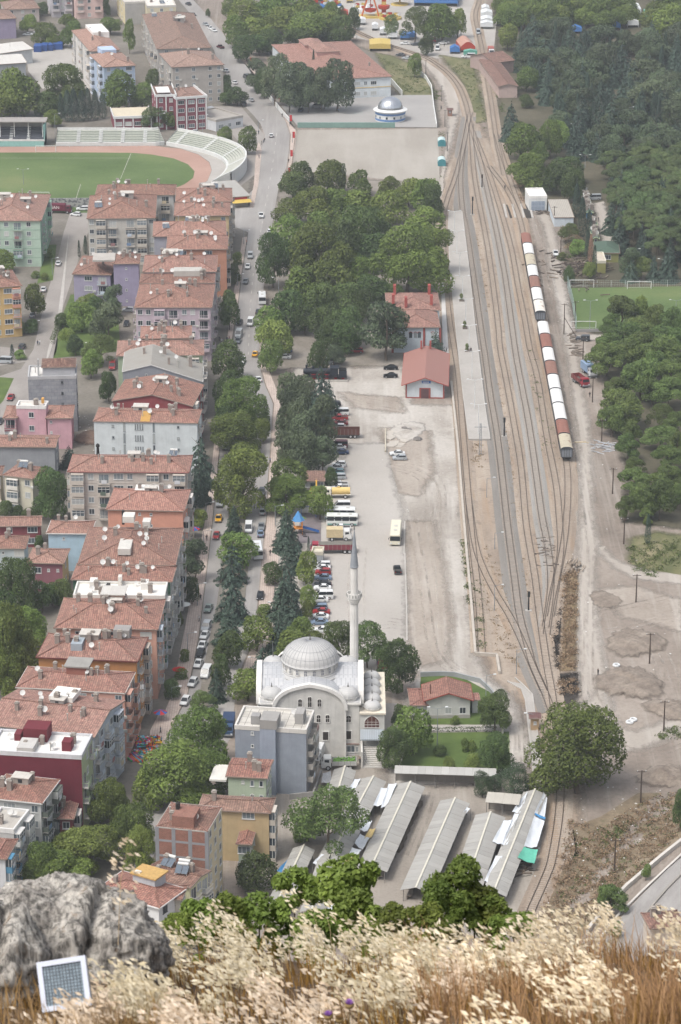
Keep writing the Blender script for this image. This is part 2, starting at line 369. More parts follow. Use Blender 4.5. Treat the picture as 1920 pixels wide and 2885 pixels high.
road_l=[(330,2420),(400,2250),(455,2110),(531,1960),(562,1800),(603,1451),(628,1200),(650,1010),(662,926),(673,859),(681,792),(694,703),(700,655),(664,640),(655,575),(690,560),(727,520),(738,424),(747,380),(735,350),(715,325),(690,300),(672,270),(650,240),(640,215),(633,190),(612,165),(600,134),(565,90),(542,45),(504,0),(490,-40)]
road_r=[(430,2420),(520,2250),(600,2160),(650,2080),(672,1900),(716,1800),(745,1500),(752,1450),(754,1362),(761,1272),(763,1237),(770,1138),(749,1090),(738,1054),(731,1022),(729,1000),(740,880),(745,780),(763,660),(775,590),(787,520),(808,470),(815,420),(817,380),(806,345),(785,300),(760,265),(735,235),(718,215),(700,190),(680,170),(668,145),(645,115),(600,60),(545,0),(530,-40)]
flat('avenue',road_l+road_r[::-1],asphalt,.06)
med_l=[(560,1995),(571,1900),(612,1700),(643,1480),(647,1380),(655,1270),(665,1100),(670,1070)]
med_r=[(676,1070),(712,1130),(725,1240),(718,1380),(690,1480),(700,1600),(690,1700),(655,1830),(625,1900),(600,1990)]
raised('median_strip',med_l+med_r,M('medsoil',lambda: ground_mat('median soil',[(.3,srgb('#7a7466')),(.7,srgb('#9f968a'))],.2,.1,1.5,.5)),.0,.2)
pav_l_out=[(424,2110),(484,1960),(520,1780),(582,1447),(610,1200),(633,1010),(645,926),(655,859),(664,792),(679,703),(684,670)]
pav_l_in=[(455,2110),(527,1960),(559,1800),(600,1451),(625,1200),(647,1010),(659,926),(670,859),(678,792),(691,703),(697,668)]
raised('pavement',pav_l_out+pav_l_in[::-1],paving,0,.16)
raised('pavement',[(703,585),(716,520),(722,424),(730,400),(738,424),(729,520),(715,585)],paving,0,.16)
pav_r_in=[(680,1900),(719,1800),(727,1730),(748,1500),(755,1450),(757,1362),(764,1272),(766,1237),(773,1138),(752,1090),(741,1054),(734,1022)]
pav_r_out=[(752,1022),(762,1054),(778,1094),(790,1138),(786,1228),(784,1272),(780,1362),(776,1480),(786,1574),(774,1650),(767,1730),(772,1820),(720,1900)]
raised('pavement',pav_r_in+pav_r_out,paving,0,.16)
raised('pavement',[(668,150),(690,165),(735,230),(800,330),(838,372),(832,420),(820,473),(812,470),(818,420),(820,380),(809,345),(763,265),(721,215),(683,172)],paving,0,.16)
raised('market_pavement',[(415,2170),(424,2060),(452,2005),(480,2010),(468,2080),(450,2170)],paving,0,.15)
mb=MB();wp=M('roadpaint',lambda: paint('#b7b3ad',.8,0,.25,4))
for i in range(26):
 t0=i/26;yy=1000-640*t0
 def mid(y):
  for (a,b) in zip([(700,1000),(705,880),(713,780),(728,690),(752,560),(768,470),(780,380),(779,360)],[(705,880),(713,780),(728,690),(752,560),(768,470),(780,380),(779,360),(760,300)]):
   if b[1]<=y<=a[1]: return a[0]+(b[0]-a[0])*(a[1]-y)/(a[1]-b[1])
  return None
 xa=mid(yy);xb=mid(yy-8)
 if xa and xb:
  p,q=at(xa,yy),at(xb,yy-8);mb.poly([(p.x-.08,p.y,.075),(p.x+.08,p.y,.075),(q.x+.08,q.y,.075),(q.x-.08,q.y,.075)])
for i in range(9):                # zebra crossing
 p=at(690+i*5.2,1737);mb.poly([(p.x,p.y,.075),(p.x+.28,p.y,.075),(p.x+.28,p.y+3,.075),(p.x,p.y+3,.075)])
tag(mb.build('road_markings',wp),kind='structure')
street=[(240,470),(320,470),(250,655),(235,690),(172,885),(160,990),(130,1050),(60,1180),(20,1260),(-60,1420),(-60,1080),(60,1040),(95,985),(130,840),(165,720),(180,655),(195,610)]
flat('side_street',street,asphalt_d,.05)
flat('west_lot',[(-60,970),(70,985),(75,1020),(-60,1040)],asphalt_d,.06)
flat('lane',[(250,655),(240,660),(300,1000),(330,1040),(350,1000),(280,700)],townsoil,.04)
raised('pavement',[(195,655),(176,880),(140,1000),(128,1030),(135,990),(165,880),(190,690)],kerbstone,0,.12)
flat('garden_lawn',[(172,900),(200,830),(330,830),(340,990),(150,1010)],lawn,.05)
flat('garden_lawn',[(130,690),(160,690),(150,790),(105,800)],lawn,.055)
flat('garden_lawn',[(-40,1060),(40,1066),(10,1130),(-40,1180)],lawn,.06)
flat('works_yard',[(75,150),(200,100),(215,190),(260,250),(120,250),(80,200)],concrete,.05)
flat('stadium_apron',[(590,300),(680,300),(745,380),(735,480),(660,540),(690,420),(640,360),(560,345)],asphalt_d,.045)
oval=smooth_px([(-80,432),(100,432),(300,430),(420,428),(500,444),(560,462),(592,485),(597,505),(580,530),(520,560),(400,580)],5)
flat('running_track',[(-90,600)]+[(-90,413),(0,414),(200,413),(430,411),(510,420),(560,436),(590,458),(597,480),(586,508),(545,540),(470,575),(400,600)],track_red,.05)
flat('pitch',[(-90,600),(-90,431),(60,430),(250,430),(370,431),(430,436),(490,447),(530,463),(549,483),(545,502),(520,520),(470,540),(380,560),(250,600)],turf,.07)
flat('terrace_apron',[(465,410),(560,424),(620,445),(645,475),(640,505),(600,530),(540,560),(480,580),(545,541),(586,509),(598,480),(591,457),(560,435),(510,419)],concrete,.045)
mb=MB()
for a,b in (((0,446),(370,446)),((340,505),(370,432)),((215,560),(228,520))):
 p,q=at(*a),at(*b);mb.bar((p.x,p.y,.095),(q.x,q.y,.095),.14,.01)
tag(mb.build('pitch_lines',wp),kind='structure')
court=M('court',lambda: ground_mat('court',[(.3,srgb('#a7a4a2')),(.7,srgb('#b9b6b2'))],.05,.05,2,.25,None,(.06,srgb('#9fb3b0'),.6,.6)))
flat('school_court',[(793,300),(840,356),(1230,359),(1220,268),(1080,268),(940,283)],court,.05)
earth=ground_mat('earth pitch',[(.25,srgb('#a2998d')),(.5,srgb('#b2aa9e')),(.75,srgb('#c0b9ae'))],.03,.016,1.5,.3,(.15,srgb('#c4beb4'),.5),(.05,srgb('#9c9286'),.62,.35))
flat('earth_pitch',[(823,480),(839,367),(1234,364),(1240,520)],earth,.06)
flat('freight_yard',[(800,1090),(830,1040),(1140,1035),(1160,1140),(1292,1142),(1305,1440),(1338,1846),(1372,1900),(1440,1975),(1490,2060),(1500,2150),(1380,2210),(1100,2225),(1090,2100),(1180,1890),(1060,1905),(1060,2000),(780,2010),(770,1830),(776,1480),(790,1228)],gravel,.04)
flat('parking_lot',[(830,1760),(905,1440),(960,1330),(980,1250),(1095,1250),(1110,1340),(1136,1440),(1146,1560),(1148,1800),(1110,1905),(1060,1905),(880,1900)],lot,.06)
worn=ground_mat('worn earth',[(.3,srgb('#998b7d')),(.5,srgb('#b2a597')),(.7,srgb('#c6bbae'))],.06,.03,1.0,.5,(.25,srgb('#cdc5bb'),.7))
flat('worn_earth',[(1142,1470),(1225,1470),(1255,1600),(1275,1760),(1262,1860),(1190,1880),(1150,1840)],worn,.062)
flat('worn_earth',[(1070,1205),(1210,1215),(1225,1330),(1180,1400),(1120,1390),(1090,1290)],worn,.058)
flat('worn_earth',[(950,1105),(1130,1120),(1140,1165),(1000,1150)],worn,.057)
flat('worn_earth',[(1690,1660),(1790,1650),(1930,1690),(1930,1780),(1750,1740)],worn,.045)
mb=MB()
for a,b in (((1139,1560),(1141,1470)),((1141,1560),(1146,1700)),((1146,1700),(1147,1805))): p,q=at(*a),at(*b);mb.bar((p.x,p.y,.06),(q.x,q.y,.06),.35,.2)
tag(mb.build('kerb_strip',kerbstone),kind='structure')
flat('playground_pad',[(835,1530),(905,1530),(906,1445),(850,1445)],M('pad',lambda: ground_mat('pad',[(.3,srgb('#7e7478')),(.7,srgb('#91878a'))],.3,.3,3,.3)),.07)
flat('market_ground',[(700,2330),(780,2160),(830,2110),(1060,2150),(1090,2215),(1370,2215),(1540,2190),(1540,2480),(1480,2640),(700,2680)],M('mk',lambda: ground_mat('market ground',[(.25,srgb('#958b80')),(.6,srgb('#aea497')),(.8,srgb('#bfb7ab'))],.08,.03,1.5,.4,(.3,srgb('#c4bcb0'),.6))),.05)
flat('cottage_lawn',[(1186,1908),(1290,1902),(1380,1950),(1425,2010),(1430,2042),(1200,2042),(1180,1990)],lawn,.07)
flat('cottage_lawn',[(1150,2066),(1435,2062),(1440,2165),(1130,2160)],lawn,.07)
flat('garden_path',[(1180,2044),(1432,2044),(1435,2060),(1170,2062)],concrete,.085)
yardst=ground_mat('railway stones',[(.28,srgb('#8f7d6c')),(.5,srgb('#b09e8b')),(.72,srgb('#c4b5a3'))],.07,.02,1.4,.5,(.3,srgb('#b08a60'),.55),(.22,srgb('#7d7166'),.55,.5))
flat('rail_yard',[(1240,500),(1262,560),(1252,660),(1262,882),(1285,1060),(1308,1440),(1342,1850),(1372,1850),(1378,1900),(1440,1960),(1500,2010),(1520,2110),(1560,2200),(1490,2600),(1620,2600),(1640,2200),(1605,1900),(1600,1480),(1610,1320),(1500,680),(1470,560),(1430,460),(1400,330),(1370,330),(1395,420),(1340,330),(1290,330),(1290,400)],yardst,.035)
haul=ground_mat('gravel road',[(.3,srgb('#b0a598')),(.7,srgb('#c8bfb4'))],.05,.015,1.6,.35,(.5,srgb('#d2cbc2'),.7))
flat('gravel_road',smooth_px([(1500,590),(1530,640),(1550,760),(1580,900),(1605,1060),(1622,1200),(1634,1330),(1635,1440),(1628,1560),(1625,1700),(1628,1850),(1640,2000),(1690,2080)],5)+smooth_px([(1730,1990),(1700,1850),(1682,1700),(1682,1590),(1690,1540),(1676,1470),(1668,1330),(1660,1200),(1644,1100),(1626,980),(1600,850),(1585,760),(1566,660),(1550,600)],5),haul,.05)
flat('gravel_road',smooth_px([(1684,1552),(1730,1600),(1790,1628),(1860,1640),(1960,1648)],5)+smooth_px([(1960,1620),(1860,1612),(1790,1598),(1730,1570),(1690,1530)],5),haul,.065)
flat('gravel_road',smooth_px([(1640,1990),(1680,2080),(1760,2120),(1850,2095),(1960,2050)],5)+smooth_px([(1960,2000),(1850,2040),(1780,2060),(1730,2020),(1700,1930)],5),haul,.07)
lane_=[(1590,940),(1640,945),(1720,942),(1725,956),(1640,962),(1600,968)]
flat('gravel_lane',lane_,haul,.06)
curve_road=[(1240,560),(1262,440),(1290,330),(1298,280),(1290,235),(1262,205),(1215,172),(1180,168),(1222,215),(1250,262),(1262,320),(1258,400),(1240,500)]
flat('service_road',curve_road,haul,.05)
flat('fair_ground',[(990,105),(930,-40),(1320,-40),(1400,60),(1390,160),(1345,160),(1230,165),(1120,130)],concrete,.03)
flat('verge',[(1240,155),(1335,170),(1372,340),(1330,350),(1320,270),(1295,220)],weeds,.05)
flat('sports_pitch',[(1622,930),(1608,812),(2000,806),(2000,932)],turf,.06)
flat('camp_path',[(1672,572),(1700,568),(1712,600),(1728,680),(1700,690),(1685,620)],haul,.06)
spoil=ground_mat('spoil',[(.3,srgb('#7f7165')),(.5,srgb('#998b7d')),(.7,srgb('#b0a292'))],.3,.25,1.6,.7)
green_patch=flat('weed_patch',[(1775,1520),(1850,1500),(1960,1510),(1960,1640),(1830,1610),(1775,1590)],weeds,.06)
flat('burnt_strip',[(1585,1610),(1592,1610),(1586,1700),(1578,1790),(1576,1880),(1566,1878),(1562,1820),(1570,1720),(1576,1660)],M('burnt',lambda: ground_mat('burnt',[(.3,srgb('#302b28')),(.7,srgb('#574f48'))],.5,.3,2,.5)),.06)
flat('burnt_strip',[(1573,1900),(1630,1895),(1632,1960),(1600,1990),(1572,1960)],MATS['burnt'],.06)
flat('dry_verge',[(1594,1620),(1625,1620),(1626,1700),(1622,1800),(1620,1890),(1578,1890),(1590,1790)],M('drygrass',lambda: ground_mat('dry grass ground',[(.3,srgb('#7d6a4a')),(.7,srgb('#a48c66'))],.3,.15,1.5,.6)),.065)
def mound(px,py,rx,ry,h,seed,mat_=spoil):
 c=at(px,py);mb=MB();n,m=48,16;idx=[]
 def f(x,y): return sum(a*math.sin(x*k+seed*p)*math.cos(y*k*1.2+seed*p*2) for a,k,p in ((.5,.5,1),(.3,1.1,2),(.18,2.3,3),(.1,4.1,5)))
 for j in range(m+1):
  u=1-j/m;row=[]
  for k in range(n):
   t=2*math.pi*k/n;w=1+.12*math.sin(2*t+seed)+.08*math.sin(3*t+2*seed)+.05*math.sin(11*t+seed)+.05*math.sin(23*t);x,y=rx*u*w*math.cos(t),ry*u*w*math.sin(t)
   row.append(mb.pt((c.x+x,c.y+y,.06+h*(1-u ** 1.5)*(.75+.55*f(x,y)))))
  idx.append(row)
 for j in range(m):
  for k in range(n): mb.f.append((idx[j][k],idx[j][(k+1) % n],idx[j+1][(k+1) % n],idx[j+1][k]));mb.m.append(0)
 o=mb.build('spoil_mound',mat_,smooth=True);fade_attr(o.data,[max(0,1-.33*(k // n)) for k in range(len(mb.v))]);return tag(o,kind='structure')
mound(1790,1812,6.5,9,1.7,1);mound(1775,1925,7,10,2.2,2);mound(1895,2000,6,6,1.6,3);mound(1705,1690,4,5,.5,4);mound(1880,2190,7,5,2.2,5);mound(1150,1215,5,8,.8,6,gravel)
def slope_strip(name,a,b,mat_,dz):
 A=[att(*p) for p in a];B=[att(*p) for p in b];mb=MB()
 for i in range(len(A)-1): mb.poly([A[i]+Vector((0,0,dz)),B[i]+Vector((0,0,dz)),B[i+1]+Vector((0,0,dz)),A[i+1]+Vector((0,0,dz))])
 return tag(mb.build(name,mat_),kind='structure')
slope_strip('hill_road',[(1960,2385),(1880,2455),(1800,2535),(1740,2600),(1690,2680)],[(1960,2640),(1920,2660),(1860,2690),(1820,2700),(1790,2720)],asphalt,.35)
srows=[(2235,1800,1960),(2270,1745,1960),(2300,1690,1960),(2330,1630,1955),(2400,1592,1885),(2450,1575,1825),(2505,1560,1762),(2575,1525,1697),(2630,1505,1650),(2690,1480,1600)]
mb=MB();SR=[]
for yy,xa,xb in srows: SR.append([att(xa+(xb-xa)*k/10+(_fr.gauss(0,12) if k==0 else 0),yy+(_fr.gauss(0,5) if k==0 else 0),.07) for k in range(11)])
for A,B in zip(SR,SR[1:]):
 for k in range(10): mb.poly([B[k],B[k+1],A[k+1],A[k]])
sl_o=mb.build('dry_slope',ground_mat('dry slope',[(.28,srgb('#6d6046')),(.5,srgb('#8f7d62')),(.72,srgb('#a9977c'))],.2,.15,1.3,.6,None,(.25,srgb('#5f6340'),.56,.6)),smooth=True);tag(sl_o,kind='structure')
def low_wall(name,label,pts,h,w,mat_,cat='wall',zf=None):
 P=[att(*p) if zf is None else at(p[0],p[1],zf) for p in pts];t=thing(name,label,cat,P[0])
 for i in range(len(P)-1):
  a,b=P[i]-P[0],P[i+1]-P[0];mb=MB();d=(b-a);d.z=0;d.normalize();nrm=Vector((-d.y,d.x,0))*w/2
  a2,b2=a+d*0,b+d*.0
  q=[a2-nrm,b2-nrm,b2+nrm,a2+nrm];i0=len(mb.v)
  mb.v+=[tuple(p-Vector((0,0,.3))) for p in q]+[tuple(p+Vector((0,0,h))) for p in q]
  for f in ((0,1,5,4),(1,2,6,5),(2,3,7,6),(3,0,4,7),(4,5,6,7)): mb.f.append(tuple(i0+k for k in f));mb.m.append(0)
  mb.build('wall_section',mat_,t)
 return t
pale_conc=plaster('#b9b4ac',.2)
low_wall('retaining_wall','pale concrete retaining wall along the upper side of the slope road',[(1960,2345),(1865,2420),(1765,2505),(1700,2575),(1655,2630)],1.0,.6,pale_conc)
low_wall('kerb_wall','low concrete kerb wall on the outer edge of the slope road',[(1960,2375),(1890,2440),(1810,2515),(1740,2585),(1690,2650)],.5,.4,pale_conc)
low_wall('roadside_wall','thin dark edge wall between the slope road and the red roof',[(1960,2430),(1880,2510),(1820,2580)],.7,.3,plaster('#8d8880'))
# ================================================================ RAILWAY
steel=M('rail',lambda: paint('#574d45',.55,.25,.2,.6))
sleeper_m=M('sleeper',lambda: paint('#9c9186',.95,0,.25,.9))
bal_dark=ground_mat('dark ballast',[(.3,srgb('#86817a')),(.7,srgb('#9c968f'))],.15,.04,3,.5)
bal_grey=ground_mat('grey ballast',[(.3,srgb('#9a968f')),(.7,srgb('#aeaaa4'))],.15,.03,3,.45)
bal_brown=yardst
_ti=[0]
def resample(P,step):
 out=[P[0].copy()];acc=0
 for a,b in zip(P,P[1:]):
  L=(b-a).length;d=step-acc
  while d<=L: out.append(a+(b-a)*(d/L));d+=step
  acc=L-(d-step)
 return out
def track(label,px,bed,w=2.7,sleepers=True,h=.2):
 P=[at(*p) for p in smooth_px(px,5)];k=_ti[0];_ti[0]+=1;z=h+k*.007
 o=P[0].copy();t=thing('railway_track',label,'railway track',o,0,'railway tracks');P=[p-o for p in P]
 N=[]
 for i in range(len(P)):
  d=(P[min(i+1,len(P)-1)]-P[max(i-1,0)]).normalized();N.append(Vector((d.y,-d.x,0)))
 mb=MB();Z=Vector((0,0,1))
 for i in range(len(P)-1):
  a,b,n,q=P[i],P[i+1],N[i],N[i+1]
  mb.poly([a-n*w/2+Z*z,a+n*w/2+Z*z,b+q*w/2+Z*z,b-q*w/2+Z*z])
  for s_ in (-1,1):
   e=[a+n*(s_*w/2)+Z*z,a+n*(s_*(w/2+1.1))+Z*.03,b+q*(s_*(w/2+1.1))+Z*.03,b+q*(s_*w/2)+Z*z]
   mb.poly(e if s_>0 else e[::-1])
 mb.build('ballast',bed,t)
 for s_ in (-1,1):
  mb=MB();o_,hh=.11,.17
  for i in range(len(P)-1):
   a,b=P[i]+N[i]*(s_*.75),P[i+1]+N[i+1]*(s_*.75);n,q=N[i],N[i+1]
   A=[a-n*o_/2+Z*(z+.06),a+n*o_/2+Z*(z+.06),a+n*o_/2+Z*(z+.06+hh),a-n*o_/2+Z*(z+.06+hh)]
   B=[b-q*o_/2+Z*(z+.06),b+q*o_/2+Z*(z+.06),b+q*o_/2+Z*(z+.06+hh),b-q*o_/2+Z*(z+.06+hh)]
   for u,v_ in ((0,1),(1,2),(2,3),(3,0)): mb.poly([A[u],A[v_],B[v_],B[u]])
  mb.build('rail',steel,t)
 if sleepers:
  mb=MB();S=resample(P,.8)
  for i in range(len(S)-1):
   d=(S[i+1]-S[i]).normalized();n=Vector((d.y,-d.x,0));c=S[i]
   n=(n+d*rnd.uniform(-.05,.05)).normalized()
   mb.bar(c-n*1.25+Z*(z+.02),c+n*1.25+Z*(z+.02),.26,.09)
  mb.build('sleepers',sleeper_m,t)['kind']='stuff'
 return t
track('track beside the freight yard wall, running past the stepped edge of the low platform',[(1326,318),(1300,440),(1280,510),(1262,560),(1250,614),(1250,700),(1264,882),(1291,1049),(1302,1183),(1311,1295),(1320,1406),(1332,1540),(1344,1641),(1352,1735),(1358,1840)],bal_brown)
track('diagonal crossover track leaving the yard wall towards the big round tree',[(1320,1406),(1338,1530),(1360,1600),(1395,1670),(1440,1745),(1480,1830),(1505,1890),(1532,1950)],bal_brown,2.6)
track('track on dark ballast along the sunken edge of the station platform',[(1322,330),(1306,420),(1298,500),(1303,590),(1316,658),(1336,792),(1355,926),(1367,1005),(1382,1116),(1401,1228),(1417,1362),(1430,1480),(1448,1618),(1463,1730),(1486,1819),(1502,1877),(1534,1950),(1556,2010)],bal_dark,3.6)
track('through track from the station throat past the round tree and the market sheds',[(1328,350),(1331,430),(1341,525),(1375,703),(1402,904),(1409,982),(1426,1071),(1446,1183),(1468,1317),(1483,1480),(1506,1618),(1520,1730),(1539,1864),(1556,1960),(1570,2070),(1579,2188),(1575,2300),(1555,2424),(1537,2477),(1502,2557),(1480,2610)],bal_brown,3.0)
track('disused track on pale grey stones in the middle of the yard',[(1332,370),(1352,450),(1378,560),(1400,658),(1425,792),(1443,926),(1458,1027),(1488,1183),(1511,1340),(1526,1451),(1541,1529),(1552,1618),(1549,1690),(1537,1770)],bal_grey,3.6)
track('pale track next to the weedy strip beside the goods wagons',[(1340,390),(1375,480),(1410,590),(1441,703),(1461,815),(1479,904),(1493,985),(1515,1071),(1540,1228),(1566,1362),(1575,1451),(1580,1543),(1570,1618),(1553,1700),(1540,1790)],bal_brown,3.2)
track('siding on which the line of goods wagons stands',[(1378,470),(1430,540),(1462,610),(1480,690),(1512,860),(1546,1040),(1580,1210),(1598,1320),(1600,1400),(1597,1451),(1593,1500),(1584,1560),(1569,1640),(1552,1740)],bal_brown,3.0)
track('single curved track sweeping round the weedy bank towards the fairground',[(1326,362),(1317,310),(1308,280),(1293,245),(1265,210),(1232,184),(1200,165),(1133,141),(1066,118),(1004,90),(960,68),(900,45)],bal_brown,2.6)
track('straight track running from the throat past the brick goods shed to the stalls',[(1420,495),(1410,445),(1400,400),(1384,290),(1369,200),(1357,134),(1348,89),(1340,45),(1350,8),(1362,-30)],bal_brown,2.6)
track('spur track leading to the inspection pit by the white garage',[(1398,380),(1415,440),(1443,525),(1458,565),(1468,590)],bal_brown,2.4)
t=thing('station_platform','long low concrete platform between two railway tracks','platform',at(1340,1240))
o=Vector(t.location)
pl=[(1322,1242),(1381,1242),(1368,1160),(1340,935),(1322,760),(1307,640),(1302,599),(1266,599),(1264,640),(1268,760),(1288,960),(1306,1120)]
mb=MB();mb.prism([tuple(at(*p)-o)[:2] for p in pl],0,.55);mb.build('paved_deck',concrete,t)
for side in (pl[1:7],[pl[0]]+pl[:6:-1]):
 mb=MB()
 for a,b in zip(side,side[1:]): p,q=at(*a)-o,at(*b)-o;mb.bar((p.x,p.y,.56),(q.x,q.y,.56),.3,.06)
 mb.build('edge_strip',kerbstone,t)
t=thing('station_kerb','narrow white station platform beside the red roofed station building','platform',at(1262,900))
o=Vector(t.location);mb=MB();mb.prism([tuple(at(*p)-o)[:2] for p in [(1243,800),(1252,800),(1264,990),(1266,1048),(1250,1048)]],0,.45);mb.build('deck',M('whiteconc',lambda: ground_mat('white concrete',[(.3,srgb('#cfccc8')),(.7,srgb('#dddad6'))],.2,.1,2,.2)),t)
low_wall('yard_wall','long low stone wall between the freight yard and the railway',[(1272,1080),(1290,1250),(1305,1440),(1316,1570),(1328,1700),(1340,1846),(1400,1850),(1408,1900)],.75,.55,plaster('#a9a196',.35),zf=0)
t=thing('inspection_pit','concrete railway inspection pit with three dark channels by the white garage','pit',at(1463,596));o=Vector(t.location)
for k in range(4): mb=MB();mb.box(-5+k*2.9,-9,0,-4.3+k*2.9,9,.35);mb.build('pit_wall',kerbstone,t)
mb=MB();mb.box(-4.3,-8.9,.03,4.4,8.9,.09);mb.build('pit_floor',paint('#3a3632',.9),t)
wheel_m=paint('#2b2826',.6)
def wagon_data(L,roofm,bodym):
 mb=MB();mb.box(-1.42,.25,1.15,1.42,L-.25,3.35);mb.cur=1
 n=7
 for s_,y in ((-1,.19),(1,L-.19)):
  for k in range(5): x=-1.3+k*.65;mb.box(x-.05,min(y,y+.06*-s_),1.2,x+.05,max(y,y+.06*-s_),3.3)
 nb=max(4,int(L/1.5))
 for s_ in (-1,1):
  for k in range(nb+1): y=.35+k*(L-.7)/nb;mb.box(min(s_*1.42,s_*1.49),y-.05,1.15,max(s_*1.42,s_*1.49),y+.05,3.35)
 body=mb.data('wagon_body',[bodym,paint('#3c3f44',.7)])
 mb=MB();rows=[]
 ys_=[.1+(L-.2)*k/8 for k in range(9)]
 for y in ys_:
  rows.append([mb.pt((1.55*math.cos(math.pi*(1-j/n)),y,3.32+.68*math.sin(math.pi*j/n) ** .8)) for j in range(n+1)])
 for a,b in zip(rows,rows[1:]):
  for j in range(n): mb.f.append((a[j],b[j],b[j+1],a[j+1]));mb.m.append(0)
 mb.f.append(tuple(rows[0]));mb.m.append(1);mb.f.append(tuple(rows[-1][::-1]));mb.m.append(1)
 mb.cur=2
 for y in ys_[1:-1]:
  for j in range(n):
   a=Vector((1.57*math.cos(math.pi*(1-j/n)),y,3.34+.68*math.sin(math.pi*j/n) ** .8));b=Vector((1.57*math.cos(math.pi*(1-(j+1)/n)),y,3.34+.68*math.sin(math.pi*(j+1)/n) ** .8));mb.bar(a,b,.07,.05)
 roof=mb.data('wagon_roof',[roofm,paint('#3f4247',.7),roofm])
 mb=MB();mb.box(-1.2,.2,.85,1.2,L-.2,1.15)
 for s_ in (-1,1): mb.bar((s_*.9,1.5,.6),(s_*.9,L-1.5,.6),.14,.3)
 frame=mb.data('wagon_frame',paint('#2e2c2a',.8))
 mb=MB()
 for y in (-.35,): pass
 return body,roof,frame
mb=MB();mb.tube((-.07,0,.46),(.07,0,.46),.46,n=12);mb.tube((-.1,0,.46),(-.02,0,.46),.5,n=12);wheel_d=mb.data('wagon_wheel',wheel_m)
mb=MB();mb.tube((0,.2,1.02),(0,-.22,1.02),.09,n=8);mb.tube((0,-.22,1.02),(0,-.32,1.02),.24,n=10);buf_d=mb.data('buffer',wheel_m)
def rusty(hexc,rust=.5,lo=.56):
 def f():
  t=NT('wagon roof');c=srgb(hexc);a=t.noise(t.uv(.5,.35,'Object'),1,6,.7);g=t.noise(t.uv(3,.6),1,4,.7)
  col=t.mix(t.ramp(g,[(.3,scl(c,.84)),(.7,scl(c,1.06))]),srgb('#7a5139'),t.ramp(a,[(lo,(0,0,0)),(lo+.08,(rust,rust,rust))]))
  return t.out(col,.65)
 return M(('rusty',hexc,rust,lo),f)
WH,RD,BR_,CR=rusty('#d6d6d4',.3,.66),rusty('#8c6256',.35,.6),rusty('#8a685c',.4,.55),rusty('#b7af9c',.6,.55)
bodies=[paint('#6a6d70',.7,0,.2),paint('#8a4a3c',.75,0,.25),paint('#7b8087',.7,0,.2)]
A0=at(1597,1306);A1=at(1482,662,4);A1.z=0
adir=(A1-A0).normalized();arz=math.atan2(-adir.x,adir.y)
def along(py):                      # distance along the train of a roof edge seen at row py
 best=0
 for k in range(3600):
  s_=k*.1;p=A0+adir*s_
  d=p.y*math.cos(_t)-(4-CAM_H)*math.sin(_t);up=p.y*math.sin(_t)+(4-CAM_H)*math.cos(_t)
  if 1442.5-_F*up/d<=py: return s_
 return best
zy=lambda z: 960+z/2.24
zz=lambda z: 480+z/2.24
wag=[(0,'cream',CR,2,zy(705)),(0,'red',RD,1,zy(590)),(0,'white',WH,0,zy(500)),(0,'white',WH,2,zy(395)),(0,'white',WH,0,zy(305)),(0,'brown',BR_,1,zy(215)),(0,'white',WH,0,zy(130)),(0,'red',RD,1,zy(45)),(1,'white',WH,0,zz(1035),zz(955)),
       (0,'rust patched white',rusty('#d8d4cc',.85,.55),2,zz(895)),(0,'white',WH,0,zz(820)),(0,'brown',BR_,1,zz(742)),(0,'white',WH,0,zz(670)),(0,'cream',CR,0,zz(600)),(0,'white',WH,0,zz(530)),(0,'red',RD,1,zz(462),zz(397))]
for i,w_ in enumerate(wag):
 s0=along(w_[4]);s1=along(w_[5] if len(w_)>5 else wag[i+1][4]);L=max(8,s1-s0-.7)
 name=w_[1]
 lab={0: 'cream topped goods wagon at the near end of the train, its grey end wall showing',8: 'white roofed wagon just before the gap in the train',9: 'wagon with large rust patches on its white roof and a bare grey end wall',15: 'red roofed wagon at the far end of the train, nearest the pit'}.get(i,'%s roofed goods wagon, %s counted from the near end of the train' % (name,ORD[i]))
 t=thing('goods_wagon',lab,'wagon',A0+adir*(s0+.2)+Vector((0,0,.46)),arz,'goods wagons standing on the siding')
 b,r_,f_=wagon_data(L,w_[2],bodies[w_[3]])
 put('body',b,t);put('roof',r_,t);put('underframe',f_,t)
 for y in (2.2,L-2.2):
  for s_ in (-1,1): put('wheel',wheel_d,t,(s_*.75,y,0))
 for s_ in (-1,1): put('buffer',buf_d,t,(s_*.85,.2,0));put('buffer',buf_d,t,(s_*.85,L-.2,0),math.pi)
